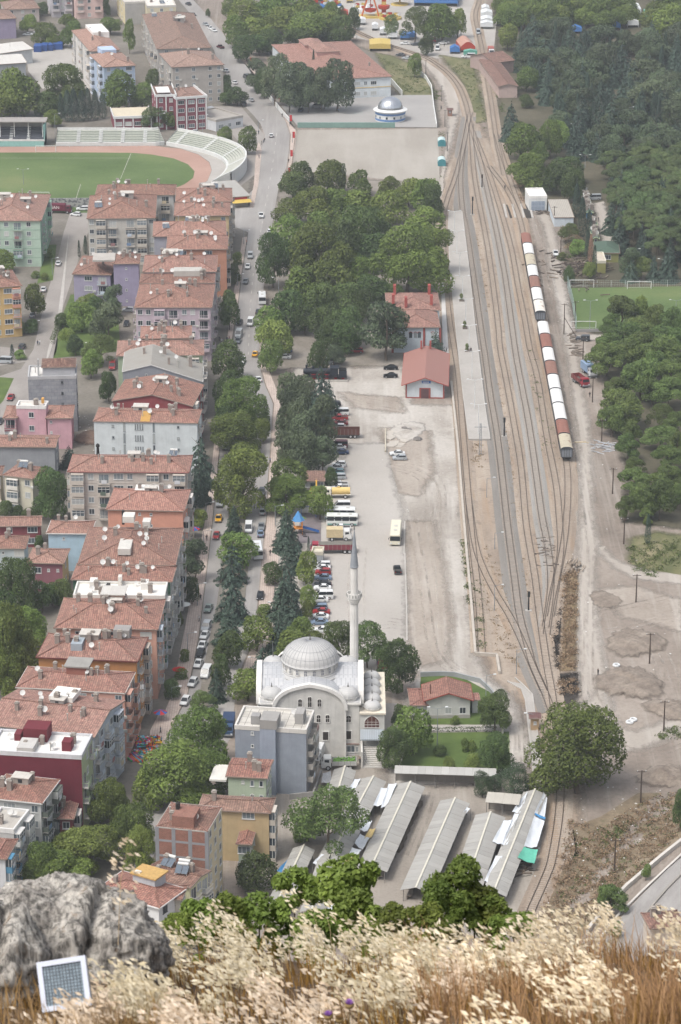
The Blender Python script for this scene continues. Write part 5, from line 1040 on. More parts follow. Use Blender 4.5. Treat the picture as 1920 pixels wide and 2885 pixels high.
spec('pine',[lobed('crown',s,5600,.046,L_PINE,18,.12,.8,(.14,.24),.33,0,.2) for s in (31,32,33)],[T4,T1],'pine_tree')
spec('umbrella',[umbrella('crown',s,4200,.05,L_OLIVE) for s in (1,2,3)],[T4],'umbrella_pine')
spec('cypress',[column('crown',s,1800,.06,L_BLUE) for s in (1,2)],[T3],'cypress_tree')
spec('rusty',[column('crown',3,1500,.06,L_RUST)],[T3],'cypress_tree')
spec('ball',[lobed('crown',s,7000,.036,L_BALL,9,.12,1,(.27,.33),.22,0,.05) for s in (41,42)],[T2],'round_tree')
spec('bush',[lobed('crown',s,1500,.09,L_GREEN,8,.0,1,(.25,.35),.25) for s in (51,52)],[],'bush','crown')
TREES=[]
def tree(kind,px,top,base,wpx,z=0,region='',landmark=None):
 TREES.append((kind,px,top,base,wpx,region,landmark))
def T(z,rows,region,landmark,wk=1.0):
 for k,x,a,b,w in rows: s,t_=q(z,x,a);s2,b_=q(z,x,b);tree(k,s,t_,b_,w/2.24*wk*(1.22 if k=='fir' else 1.05),0,region,landmark)
PK=('in the station park','the goods shed')
T('H',[('big',640,345,770,420),('big',1190,362,800,460),('big',1345,365,660,270),('dark',460,20,190,190),('dark',510,-45,160,160),('broad',680,-60,150,210),('dark',755,-45,130,80),('broad',880,5,160,140),('broad',1060,45,170,140),('broad',1190,55,240,210),('broad',1300,55,270,190),('dark',1345,100,310,130),
  ('broad',440,190,340,220),('broad',590,115,330,240),('light',690,120,310,160),('broad',770,130,320,210),('broad',900,130,320,270),('broad',1080,130,350,240),('broad',1290,245,440,250),('darkbig',890,230,600,290),('dark',800,330,640,190),('dark',1010,325,590,200),('dark',960,410,640,220),('broad',420,295,590,230),('darkbig',340,400,740,210),('broad',600,265,500,240),('broad',760,290,480,160),
  ('broad',700,580,890,300),('broad',540,620,900,270),('dark',800,720,950,220),('dark',960,670,850,240),('dark',1070,720,850,180),('broad',910,550,780,200),('dark',420,760,1020,230),('dark',540,850,1040,170),('dark',640,870,1080,180),('dark',730,890,1110,170),('dark',830,870,1110,180),('dark',700,950,1150,180),('dark',620,1085,1290,130),('pine',720,1095,1230,140),('dark',790,950,1160,170),('dark',480,700,900,200),('dark',640,720,960,200),('dark',900,760,960,150),
  ('light',320,865,1060,200),('light',345,945,1180,220),('light',320,1070,1280,150),('pine',1050,822,1200,320),('fir',1362,1010,1170,130)],*PK)
YC=('beside the freight yard','the old steam engine')
T('I',[('pine',430,185,490,170),('pine',540,200,530,190),('fir',640,135,580,180),('pine',420,295,660,190),('pine',520,330,710,220),('pine',650,320,710,190),('pine',560,420,780,250),('light',440,440,640,120),('pine',650,590,850,210),('pine',530,530,850,220),('pine',400,550,810,170),('fir',600,300,560,180),('fir',690,250,480,140)],*YC)
LP=('by the parked buses','the playground slide')
T('I',[('broad',440,745,1010,240),('big',420,845,1090,280),('broad',630,925,1130,170),('dark',700,800,930,80),('fir',420,1055,1330,150)],*LP)
AV=('in the avenue median','the mosque')
T('I',[('dark',60,15,250,200),('dark',50,190,470,170),('big',150,235,550,310),('big',100,455,720,330),('light',260,490,640,110),('big',150,665,1100,360),('fir',90,1020,1230,110),('dark',40,420,640,140)],*AV)
T('J',[('fir',95,-40,180,110),('light',110,145,340,250),('cedar',80,195,450,210),('fir',80,340,690,210),('fir',50,610,850,190),('dark',50,755,1000,190),('dark',10,900,1130,120),('fir',-20,960,1200,120)],*AV)
RP=('on the paved walk','the minaret')
T('J',[('fir',420,-30,230,170),('fir',440,175,380,150),('fir',495,185,380,120),('broad',550,245,460,130),('dark',335,325,460,130),('fir',430,310,540,150),('fir',400,410,670,210),('fir',450,390,720,150),('fir',375,610,880,150),('fir',460,570,740,180),('light',560,465,620,120),('light',275,585,665,85),('broad',235,665,890,210),('fir',370,690,890,150),('broad',500,670,820,170),('cypress',560,160,260,24),('broad',545,560,700,90)],*RP)
MQ=('by the mosque','the minaret')
T('J',[('darkbig',740,685,980,220),('airy',930,675,990,270),('broad',480,755,980,250),('fir',270,840,1030,160),('broad',180,1005,1200,230),('darkbig',1125,805,1150,250),('broad',590,750,930,160)],*MQ)
T('K',[('fir',748,330,450,70),('airy',470,60,300,150),('light',1215,150,460,240),('darkbig',1100,285,550,210),('dark',1130,140,330,90),('dark',1390,400,470,80)],*MQ)
CG=('by the cottage','the guard hut')
T('T',[('darkbig',390,62,320,200),('darkbig',390,325,590,220),('ball',315,570,735,120),('ball',390,590,700,90),('ball',508,528,715,175),('light',250,450,560,100),('light',100,470,565,70),('bush',200,355,440,60),('bush',245,365,440,60),('bush',140,220,275,60),('light',1335-1220,480,560,50)],*CG)
T('T',[('darkbig',1580,670,930,150)],'on the slope by the road','the slope road')
T('U',[('acacia',1120,275,490,210),('light',1345,150,260,60),('light',1155,510,640,70)],'on the slope by the road','the slope road')
T('K',[('airy',690,630,1100,470),('broad',560,850,1010,180)],'among the market sheds','the blue grey flats')
T('L',[('dark',230,80,330,250)],'among the market sheds','the blue grey flats')
LA=('over the lower avenue','the market stalls')
T('E',[('big',1260,132,540,380),('big',1130,385,800,480),('big',1330,435,730,290),('big',700,595,930,250),('big',850,750,1080,280),('big',560,915,1190,440),('big',300,995,1330,280),('big',900,890,1270,220),('broad',950,555,790,220),('airy',1290,55,200,160),('broad',1220,850,1000,120)],*LA)
T('F',[('big',390,60,320,400),('fir',1380,310,420,70)],*LA)
LW=('in the west gardens','the plum coloured house')
T('D',[('darkbig',110,282,680,250),('big',60,550,1200,330),('big',190,600,900,230),('dark',270,440,640,170),('dark',400,430,600,140),('big',100,720,1150,350),('dark',30,480,760,170),('big',40,860,1250,260),('dark',330,460,600,130),('dark',250,150,240,60),('dark',45,90,170,60)],*LW)
T('C',[('darkbig',330,800,1130,240),('fir',440,660,800,130),('broad',575,60,240,140),('dark',690,195,390,110),('dark',40,1010,1110,90),('dark',190,1060,1120,120),('cypress',80,25,120,42),('bush',190,545,600,100),('light',130,60,120,70),('dark',110,1040,1110,80)],*LW)
AE=('along the blocks','the taxi on the avenue')
T('C',[('cedar',1270,580,930,200),('cedar',1265,750,1030,170),('broad',1260,1060,1180,110)],*AE)
T('D',[('pine',1240,160,450,190),('dark',1215,415,590,100),('dark',1090,1060,1180,110),('bush',1130,620,720,60),('bush',1160,870,950,70),('bush',1140,990,1060,80)],*AE)
T('B',[('dark',1470,595,720,90),('dark',1450,765,1010,120),('bush',1330,1070,1130,50),('bush',1500,520,600,60)],*AE)
GW=('in the lavender house gardens','the lavender house')
T('B',[('pine',735,715,920,140),('broad',560,785,910,140),('light',520,835,1020,170),('pine',690,825,1060,220),('light',430,995,1120,110),('dark',400,905,1000,100),('airy',640,1035,1230,220),('light',600,870,1000,130),('dark',600,800,930,120),('broad',220,725,930,130),('broad',835,445,540,130),('cypress',502,445,550,26),('cypress',542,415,530,36),('bush',230,640,680,60),('bush',290,650,690,60),('dark',480,1040,1170,100),('broad',30,500,640,160),('bush',130,960,1030,90),('bush',300,500,560,80),('dark',200,940,1030,90)],*GW)
ST=('behind the stadium','the maroon sports building')
T('A',[('broad',60,440,740,240),('broad',150,480,740,220),('broad',100,550,745,280),('big',400,410,700,290),('dark',300,590,740,170),('cypress',470,570,770,90),('cypress',430,580,770,90),('cypress',520,580,770,90),('cypress',560,570,765,80),('cypress',605,580,760,80),('cypress',650,600,750,80),('broad',750,460,710,210),('airy',990,680,820,190),('broad',1070,700,815,100),('broad',900,530,690,150),('broad',330,700,800,110),('cypress',390,600,770,60),('cypress',805,580,700,50),('broad',860,600,690,80)],*ST)
FT=('among the far blocks','the blue containers')
T('A',[('broad',440,90,180,120),('broad',180,95,210,120),('broad',290,150,290,160),('broad',450,140,300,150),('broad',700,115,220,140),('dark',965,440,570,90),('dark',1435,480,640,70),('dark',1500,555,670,130),('dark',1425,590,665,80),('broad',820,130,340,70),('broad',330,210,300,90),('dark',100,-40,60,130),('dark',270,20,100,80),('dark',670,-20,110,60),('dark',1315,60,110,30),('broad',20,-20,70,110)],*FT)
SW=('above the school','the school')
T('G',[('broad',110,105,300,160),('broad',170,0,150,220),('broad',300,-30,140,240),('broad',420,-30,120,220),('broad',240,120,280,220),('broad',370,50,230,240),('broad',540,90,270,260),('broad',680,80,250,220),('dark',760,105,270,170),('dark',170,230,390,170),('dark',320,190,340,170),('dark',480,180,290,180),('broad',560,-10,140,180),('broad',440,50,200,180),('broad',60,-10,120,110),('dark',640,160,270,160),('dark',250,230,350,150),('broad',690,20,150,130),('broad',620,40,200,160),('dark',820,190,260,90)],*SW)
SC_=('in the school yard','the silver dome')
T('G',[('pine',240,375,580,170),('pine',350,345,670,190),('pine',440,390,710,220),('pine',510,390,690,190),('pine',560,430,710,170),('pine',640,420,705,180),('pine',740,370,700,220),('cypress',592,325,520,30),('cypress',660,320,470,34),('broad',30,805,940,100),('broad',175,805,975,120),('dark',280,450,620,120),('dark',660,540,690,100)],*SC_)
FG=('by the fairground','the bungee tower')
T('G',[('dark',845,55,190,80),('airy',1080,95,240,100),('airy',1230,45,270,190),('broad',1400,40,270,220),('dark',1300,225,350,90),('broad',1230,345,490,90),('airy',770,40,200,60),('broad',1500,60,240,110),('broad',1450,90,230,100)],*FG)
WD=('at the wood edge','the white garage')
T('P',[('fir',490,640,890,140),('broad',560,790,1010,210),('big',590,970,1190,260),('broad',590,430,580,150),('broad',470,160,320,130),('dark',590,600,680,90),('light',740,760,1000,140),('light',800,770,960,110),('dark',840,1000,1160,230),('airy',700,870,1010,100),('broad',60,60,250,190),('fir',900,790,1010,130),('broad',660,900,1050,120)],*WD)
T('Q',[('dark',780,-40,150,170),('dark',880,0,200,160),('cypress',905,90,300,75),('cypress',940,180,430,80),('cypress',985,260,420,65),('cypress',975,380,560,50),('rusty',995,410,590,48),('cypress',1018,480,670,46),('light',920,440,540,110),('light',985,580,680,80),('dark',860,610,720,70),('bush',810,520,570,60),('pine',1255,480,690,140),('fir',1250,540,700,110),('fir',1390,530,700,90),('airy',1320,540,690,130),('airy',860,330,460,120),('fir',1180,300,520,140),('fir',1120,190,400,110),('fir',1480,470,700,140)],*WD)
GR=('in the roadside grove','the red tipper lorry')
T('Q',[('acacia',1190,790,1000,210),('light',1320,800,980,130),('acacia',1400,840,1010,130),('acacia',1120,900,1060,140),('acacia',1500,860,1060,150),('acacia',1300,920,1090,190),('acacia',1220,960,1150,230),('acacia',1450,980,1170,230),('acacia',1100,1030,1230,190),('acacia',1330,1010,1230,230),('acacia',1230,1080,1260,210),('acacia',1540,990,1200,190)],*GR)
T('R',[('acacia',1090,10,240,230),('acacia',1240,-30,170,230),('acacia',1440,-30,200,260),('acacia',1400,60,250,160),('acacia',1310,110,370,250),('acacia',1500,110,330,200),('acacia',1150,220,410,160),('acacia',1270,170,370,190),('acacia',1480,220,430,220),('acacia',1190,310,560,300),('acacia',1130,400,600,190),('airy',1430,390,560,170),('acacia',1240,510,650,140),('acacia',1430,530,700,240),('acacia',1530,440,620,140),('acacia',1230,580,760,160),('acacia',1480,650,830,210),('acacia',1270,800,960,200),('acacia',1480,780,1000,220),('airy',1280,730,850,130),('acacia',1330,890,1110,200),('acacia',1430,860,1130,210),('acacia',1220,970,1140,120),('acacia',1340,970,1130,150),('acacia',1540,900,1060,130),('light',1355,1110,1165,60),('acacia',1380,230,420,170),('acacia',1540,560,760,130)],*GR)
T('S',[('cypress',1355,20,210,55)],*GR)
tree('elm',1628,1970,2235,285,region='beside the single track at the crossing',landmark='the level crossing')
def inside(x,y,P):
 c=False
 for (x1,y1),(x2,y2) in zip(P,P[1:]+P[:1]):
  if (y1>y)!=(y2>y) and x<(x2-x1)*(y-y1)/(y2-y1)+x1: c=not c
 return c
def fill(poly,n,kinds,hrange,gap,wk,label,group,seed):
 r=random.Random(seed);P=[q(*p) for p in poly];pts=[];xs_=[p[0] for p in P];ys_=[p[1] for p in P];tries=0
 while len(pts)<n and tries<9000:
  tries+=1;x,y=r.uniform(min(xs_),max(xs_)),r.uniform(min(ys_),max(ys_))
  if not inside(x,y,P): continue
  g=at(x,y)
  if any((g-o).length<gap for o in pts): continue
  pts.append(g)
 for g in pts:
  k=r.choice(kinds);h=r.uniform(*hrange);plant(k,g,h,h*wk.get(k,.6)*r.uniform(.85,1.2),label.get(k,label['*']),group,r)
def plant(kind,g,h,w,label,group,r):
 cr,tr,name,part=SPEC[kind];t=thing(name,label,'bush' if kind=='bush' else 'tree',g,r.uniform(0,6.28),group,(w,w,h))
 put(part,r.choice(cr),t)
 if tr: put('trunk',r.choice(tr),t)
 return t
LOOK={'broad': 'leafy green tree','big': 'large spreading green tree','dark': 'dark green tree','darkbig': 'big dense dark tree','light': 'fresh light green young tree','acacia': 'broad crowned green tree','airy': 'loose airy tree','elm': 'largest round dense green tree','fir': 'blue green conifer','cedar': 'wide tiered cedar','pine': 'dark pine','umbrella': 'umbrella pine','cypress': 'slim dark cypress','rusty': 'slim cypress gone rusty brown','ball': 'dense clipped round tree','bush': 'low green bush'}
MARK={'the goods shed': q('I',1285,330),'the old steam engine': q('I',665,230),'the playground slide': q('J',540,110),'the mosque': q('K',570,200),'the minaret': q('J',845,970),'the guard hut': q('T',645,270),'the slope road': q('U',1400,300),'the blue grey flats': q('K',350,500),'the market stalls': q('E',920,440),'the plum coloured house': q('D',300,440),'the taxi on the avenue': q('C',1382,1130),'the lavender house': q('B',570,800),'the maroon sports building': q('A',1130,810),'the blue containers': q('A',330,310),'the school': q('G',850,600),'the silver dome': q('G',1080,760),'the bungee tower': q('G',980,80),'the white garage': q('Q',665,240),'the red tipper lorry': q('R',955,270),'the level crossing': q('T',805,690)}
def make_trees():
 by={}
 for e in TREES: by.setdefault((e[5],e[6],LOOK[e[0]]),[]).append(e)
 r=random.Random(3)
 for (reg,lm,look),L in by.items():
  m=at(*MARK[lm]);L.sort(key=lambda e: (at(e[1],e[3])-m).length)
  for i,(kind,px,top,base,wpx,_,_) in enumerate(L):
   g=att(px,base);sc=proj(g)[2];h=max(1.0,(base-top)/(sc*math.cos(_t-(base-1442.5)/_F*-1) if False else sc*.93));w=wpx/sc
   h=h*1.0
   lab='%s %s' % (look,reg) if len(L)==1 else '%s %s, %s nearest %s' % (look,reg,'' if i==0 else ORD[i],lm)
   plant(kind,g,h,w,lab.replace(',  ',', '),'trees ' + reg,r)
make_trees()
wl={'fir': 'blue green conifer among many alike in the dense wood','pine': 'dark rounded pine among many alike in the dense wood','cedar': 'wide tiered cedar among many alike in the dense wood','broad': 'green leafy tree among the conifers of the dense wood','cypress': 'slim dark cypress among the conifers of the dense wood','umbrella': 'flat topped olive green pine in the dense pine grove','*': 'dark tree in the dense wood'}
wk={'fir': .6,'pine': .95,'cedar': .85,'broad': 1.1,'cypress': .24,'umbrella': .95}
fill([('P',520,300),('P',700,250),('P',900,330),('P',1250,330),('P',1600,300),('P',1640,1030),('P',1100,1060),('P',780,900),('P',660,560),('P',540,470)],200,['fir','fir','fir','pine','pine','cedar','cypress'],(9,15),4.1,wk,wl,'trees of the dense dark wood',5)
fill([('P',400,30),('P',660,20),('P',900,60),('P',1200,40),('P',1240,170),('P',1100,200),('P',850,190),('P',700,190),('P',420,200)],44,['broad'],(8,13),5.5,wk,wl,'trees of the dense dark wood',6)
fill([('P',1480,60),('P',1640,20),('P',1640,330),('P',1420,330),('P',1380,240)],26,['pine','broad','fir'],(11,17),5.5,wk,wl,'trees of the dense dark wood',7)
fill([('Q',1120,70),('P',1130,1100),('P',1640,1060),('Q',1640,620),('Q',1420,620),('Q',1180,470)],110,['umbrella','umbrella','umbrella','fir'],(9,12),4.6,wk,wl,'pines of the grove above the sports pitch',8)
fill([('G',500,-60),('P',400,-60),('P',900,-50),('P',1640,-60),('P',1640,-10),('P',700,5),('G',900,-30)],26,['broad'],(7,12),9,wk,{'broad': 'green tree at the far upper edge beyond the fairground','*': 'tree'},'trees beyond the fairground',9)
# ================================================================ MOSQUE AND MINARET
def lead_mat():
 t=NT('lead sheet');br=t.n('ShaderNodeTexBrick');br.inputs['Color1'].default_value=srgb('#aeb0b3');br.inputs['Color2'].default_value=srgb('#bcbdbe');br.inputs['Mortar'].default_value=srgb('#8d8f94')
 br.inputs['Scale'].default_value=1;br.inputs['Brick Width'].default_value=1.0;br.inputs['Row Height'].default_value=2.6;br.inputs['Mortar Size'].default_value=.05;t.l(t.uv(),br.inputs['Vector'])
 n=t.noise(t.uv(.4,.4),1,5,.65);t.p.inputs['Specular IOR Level'].default_value=.4
 return t.out(t.mix(br.outputs[0],t.ramp(n,[(.3,(.82,.84,.87)),(.7,(1.05,1.04,1.03))]),.9,'MULTIPLY'),.5)
LEAD=M('lead',lead_mat);LEADP=paint('#b1b1b0',.5,0,.08,.8);SEAM=paint('#8e9094',.6);STONE=plaster('#c2c0ba',.3);STONE2=plaster('#cfcdc8',.2)
mq=at(874,2128);mq.y+=9.9
mos=thing('mosque','grey white mosque with lead dome, four arched gables and corner cupolas','mosque',mq,scale=.9)
mb=MB();mb.box(-11,-11,-1,11,11,12.4);mb.build('wall',STONE,mos)
mb=MB();mb.box(-11.35,-11.35,12.4,11.35,11.35,12.85);mb.build('cornice',STONE2,mos)
mb=MB();mb.box(-11.1,-11.1,12.85,11.1,11.1,13.0);mb.build('corner_roof',LEADP,mos)
NP=20;AW,AZ,AH=7.7,11.4,5.3
prof=[]
for k in range(NP+1): a=math.pi*(1-k/NP);prof.append((AW*math.cos(a),AZ+AH*(math.sin(a) ** .92)+.25*max(0,1-abs(math.cos(a))*4)))
def arm(rot):
 R_=Matrix.Rotation(rot,3,'Z');f=lambda p: tuple(R_ @ Vector(p))
 mb=MB()
 for k in range(NP): a,b=prof[k],prof[k+1];mb.poly([f((a[0],-11.6,a[1]+.3)),f((b[0],-11.6,b[1]+.3)),f((b[0],11.6,b[1]+.3)),f((a[0],11.6,a[1]+.3))])
 mb.build('vault_roof',LEAD,mos)
 for s_ in (-1,1):
  mb=MB();ring=[(-AW,0)]+prof+[(AW,0)];y=s_*11.5;mb.poly([f((p[0],y,p[1])) for p in (ring if s_>0 else ring[::-1])])
  mb.build('arch_wall',STONE,mos)
  mb=MB()
  for k in range(NP):
   a,b=prof[k],prof[k+1]
   for (o0,o1,yy) in ((0,.75,12.0),):
    def P(p,o,y_): l=math.hypot(p[0]/AW,(p[1]-AZ)/AH) or 1;return f((p[0]+o*p[0]/AW,s_*y_,p[1]+o*max(0,(p[1]-AZ))/AH))
    mb.poly([P(a,0,yy),P(b,0,yy),P(b,o1,yy),P(a,o1,yy)]);mb.poly([P(a,o1,yy),P(b,o1,yy),P(b,o1,10.8),P(a,o1,10.8)]);mb.poly([P(b,0,yy),P(a,0,yy),P(a,0,11.4),P(b,0,11.4)])
  for x in (-AW-.4,AW): q0=[f((x,s_*11.45,0)),f((x+.4,s_*11.72,AZ))];mb.box(min(q0[0][0],q0[1][0]),min(q0[0][1],q0[1][1]),0,max(q0[0][0],q0[1][0]),max(q0[0][1],q0[1][1]),AZ)
  mb.build('arch_trim',STONE2,mos)
arm(0);arm(math.pi/2)
def arched(px_,py_,z,w,h,parent,frame=STONE2,glass=None,rot=0,n=8,pointed=0):
 R_=Matrix.Rotation(rot,3,'Z');f=lambda p: tuple(R_ @ Vector(p)+Vector((px_,py_,z)));r_=w/2;pts=[(-r_,0),(r_,0)]+[(r_*math.cos(math.pi*k/n),h-r_+(r_+pointed*max(0,1-abs(k-n/2)/2))*math.sin(math.pi*k/n)) for k in range(n+1)]
 mb=MB();mb.poly([f((x,-.06,zz)) for x,zz in pts]);o=mb.build('arched_window',glass or GL,parent);fr_=MB()
 for k in range(len(pts)):
  a,b=pts[k],pts[(k+1) % len(pts)]
  if k==1 or k==len(pts)-1 or k==0 or math.dist(a,b)>.01: fr_.bar(f((a[0],-.08,a[1])),f((b[0],-.08,b[1])),.14,.1)
 fr_.bar(f((0,-.08,0)),f((0,-.08,h)),.05);fr_.bar(f((-r_,-.08,h*.5)),f((r_,-.08,h*.5)),.05)
 fr_.build('window_trim',frame,o);return o
GLD=paint('#3a3430',.3,0,.3)
for x,z,w,h in ((-2.15,12.1,.95,1.9),(0,12.0,.95,2.6),(2.15,12.1,.95,1.9),(1.95,8.3,.95,1.9),(3.95,8.3,.95,1.9),(-1.95,8.3,.95,1.9),(-3.95,8.3,.95,1.9)): arched(x,-11.5,z,w,h,mos,glass=GLD)
arched(8.6,-11,8.1,1.2,1.7,mos,glass=GLD);arched(-8.6,-11,8.1,1.2,1.7,mos,glass=GLD)
for x,y in ((3.5,-11.52),(-3.5,-11.52),(8.6,-11.02),(-8.6,-11.02)):
 mb=MB();mb.box(x-.6,y-.05,4.0,x+.6,y-.01,6.0);o=mb.build('window',GLD,mos);mb=MB()
 for a in ((x-.8,3.8,x-.6,6.2),(x+.6,3.8,x+.8,6.2),(x-.6,6.0,x+.6,6.2),(x-.6,3.8,x+.6,4.0)): mb.box(a[0],y-.12,a[1],a[2],y+.01,a[3])
 mb.build('window_frame',STONE2,o)
for x,y,z in ((11,-5,5),(11,0,5),(11,5,5)): arched(x,y,z,1,2,mos,glass=GLD,rot=math.pi/2)
mb=MB();mb.lathe([(7.4,14.5),(7.4,16.1),(7.0,16.15),(6.75,16.5),(6.75,16.75),(6.1,16.78)],48);mb.build('drum_ledge',LEADP,mos,smooth=False)
mb=MB();mb.lathe([(6.05,16.7),(6.05,18.7)],48);dr=mb.build('drum',STONE2,mos,smooth=True)
for k in range(20):
 a=2*math.pi*k/20+math.pi/20+math.pi;arched(6.12*math.sin(a),-6.12*math.cos(a),17.0,.82,1.45,dr,rot=a,glass=paint('#7d8086',.5),n=6)
def dome_prof(r,h,z,n=10,bulge=1.0): return [(r*math.cos(math.pi/2*k/n) ** bulge,z+h*math.sin(math.pi/2*k/n)) for k in range(n)]+[(.01,z+h)]
mb=MB();mb.lathe([(6.1,18.62),(6.55,18.7),(6.55,18.85)]+dome_prof(6.35,4.5,18.9,12),64);dm=mb.build('dome',LEADP,mos,smooth=True)
mb=MB();DP=dome_prof(6.35,4.5,18.92,12)
for k in range(36):
 a=2*math.pi*k/36
 for (r0,z0),(r1,z1) in zip(DP[:-1],DP[1:]): mb.bar((r0*math.cos(a),r0*math.sin(a),z0),(max(r1,.05)*math.cos(a),max(r1,.05)*math.sin(a),z1),.07,.06)
for zz_,(r0,z0) in enumerate((DP[3],DP[6])):
 for k in range(48): a,b=2*math.pi*k/48,2*math.pi*(k+1)/48;mb.bar((r0*math.cos(a),r0*math.sin(a),z0),(r0*math.cos(b),r0*math.sin(b),z0),.06,.05)
mb.build('lead_seam',SEAM,dm)
def finial(parent,x,y,z,s=1.0):
 mb=MB();mb.lathe([(.22*s,0),(.28*s,.15*s),(.1*s,.3*s),(.2*s,.5*s),(.08*s,.7*s),(.15*s,.9*s),(.05*s,1.1*s),(.01,1.7*s)],8);mb.build('finial',paint('#55544f',.4,.4),parent,(x,y,z))
finial(dm,0,0,23.35)
def cupola(parent,x,y,z,r,h,dh):
 mb=MB();mb.lathe([(r*.95,0),(r*.95,dh),(r*1.06,dh+.05),(r*1.06,dh+.2)],8);d_=mb.build('cupola_drum',STONE2,parent,(x,y,z))
 mb=MB();mb.lathe([(r*1.04,dh+.2)]+dome_prof(r,h,dh+.22,7),16);c_=mb.build('cupola',LEADP,parent,(x,y,z),smooth=False);return c_
CUP=[]
for x in (-8.5,8.5):
 for y in (-8.6,8.6): cupola(mos,x,y,13.0,2.45,1.9,.6);finial(mos,x,y,15.7,.75)
mb=MB();mb.box(11.05,-11.4,-1,16.6,11,10.2);mb.build('portico_wall',STONE,mos)
mb=MB();mb.box(11.05,-11.7,10.2,16.9,11.3,10.6);mb.build('portico_cornice',plaster('#c9c0ae',.35),mos)
for k in range(5): cupola(mos,13.9,-9.0+4.1*k,10.6,1.95,1.3,.35);finial(mos,13.9,-9.0+4.1*k,12.4,.7)
arched(13.8,-11.4,7.0,3.4,2.7,mos,glass=paint('#5b3a34',.3,0,.3),pointed=.25,n=10)
mb=MB()
for x in (12.9,14.7): mb.bar((x,-11.5,7),(x,-11.5,9),.08)
mb.bar((12.2,-11.5,7.7),(15.4,-11.5,7.7),.08);mb.build('mullion',paint('#d0cfca',.5),mos)
mb=MB();mb.poly([(11.2,-14.2,5.4),(16.4,-14.2,5.4),(16.4,-11.42,6.6),(11.2,-11.42,6.6)]);mb.box(11.2,-14.3,5.1,16.4,-14.2,5.42);mb.build('entrance_canopy',sheet('#99a1a8',.4,.3),mos)
for k in range(11): mb=MB();mb.box(11.8,-17.8+k*.42,-.3,16.0,-17.8+(k+1)*.42,.3+k*.3);mb.build('step',plaster('#b3b0ab'),mos)
for x in (11.35,16.0): mb=MB();mb.box(x,-17.9,0,x+.4,-11.45,4.0 if x<12 else 3.2);mb.build('stair_wall',STONE,mos)
for k in range(9): mb=MB();mb.box(16.7,-9.8+k*.45,-.3,19.6,-9.8+(k+1)*.45,.3+k*.3);mb.build('side_step',plaster('#aaa198'),mos)
mb=MB();mb.box(16.7,-5.7,-.3,19.8,11,2.9);mb.build('side_terrace',plaster('#9a938a',.4),mos)
mn=at(998,2018);mt=thing('minaret','slender fluted white minaret with one balcony and grey pointed spire','minaret',mn,scale=.9)
mb=MB();mb.box(-1.6,-1.6,-.5,1.6,1.6,9);mb.lathe([(1.55,9),(1.0,11)],16);mb.build('base',STONE,mt)
mb=MB();mb.lathe([(.98,10.5),(.95,28.4)],32,fl=-.07);mb.build('shaft',STONE2,mt)
mb=MB();mb.lathe([(.95,28.0),(1.2,28.4),(1.15,28.5),(1.45,28.9),(1.4,29.0),(1.68,29.5),(1.72,29.7),(.8,29.72)],16);mb.build('corbel',STONE2,mt)
mb=MB();mb.lathe([(1.72,29.7),(1.72,30.75),(1.6,30.75),(1.6,29.72)],16);pr=mb.build('balcony',STONE2,mt)
mb=MB()
for k in range(16): a=2*math.pi*(k+.5)/16;mb.bar((1.7*math.cos(a),1.7*math.sin(a),29.9),(1.7*math.cos(a),1.7*math.sin(a),30.6),.32,.06)
mb.build('pierced_panel',paint('#9d9d99',.7),pr)
mb=MB();mb.lathe([(.82,29.7),(.8,37.0)],32,fl=-.07);mb.build('upper_shaft',STONE2,mt)
mb=MB();mb.lathe([(.95,36.9),(1.0,37.1),(.92,37.3),(.5,41.6),(.05,46.2)],16);mb.build('spire',paint('#8b9096',.5),mt);finial(mt,0,0,46.0,.8)
# ---- things against the mosque
def barrel_canopy():
 t=thing('passage_canopy','dark barrel roofed passage at the foot of the mosque wall','canopy',at(*q('K',672,470)));mb=MB();n=8;r=1.6
 P=[(r*math.cos(math.pi*k/n),2.2+r*.7*math.sin(math.pi*k/n)) for k in range(n+1)]
 for a,b in zip(P,P[1:]): mb.poly([(a[0],0,a[1]),(b[0],0,b[1]),(b[0],5,b[1]),(a[0],5,a[1])])
 mb.build('roof',sheet('#77716a',.3,.5),t);mb=MB()
 for x in (-1.5,1.5): mb.box(x-.07,0,0,x+.07,.14,2.2);mb.box(x-.07,4.8,0,x+.07,4.95,2.2)
 mb.build('post',paint('#b5b3ae',.6),t);mb=MB()
 for k in range(7): mb.box(.1+k*.2,.02,0,.16+k*.2,.08,2)
 mb.build('gate',paint('#d0cec9',.6),t);mb=MB();mb.box(-1.5,.5,0,-1.42,4.8,2.2);mb.box(1.42,.5,0,1.5,4.8,2.2);mb.build('side_panel',paint('#5b544e',.8),t)
barrel_canopy()
B_('ticket_booth','small booth with maroon roof and striped white front beside the mosque steps',q('K',778,395),q('K',893,393),q('K',890,345),2.6,'#c6c9ca',roof='shed',tile=sheet('#7a4a4c',.4,.2),pitch=.18,front='W n',storeys=1,cat='booth',ov=.15,z0=.7)
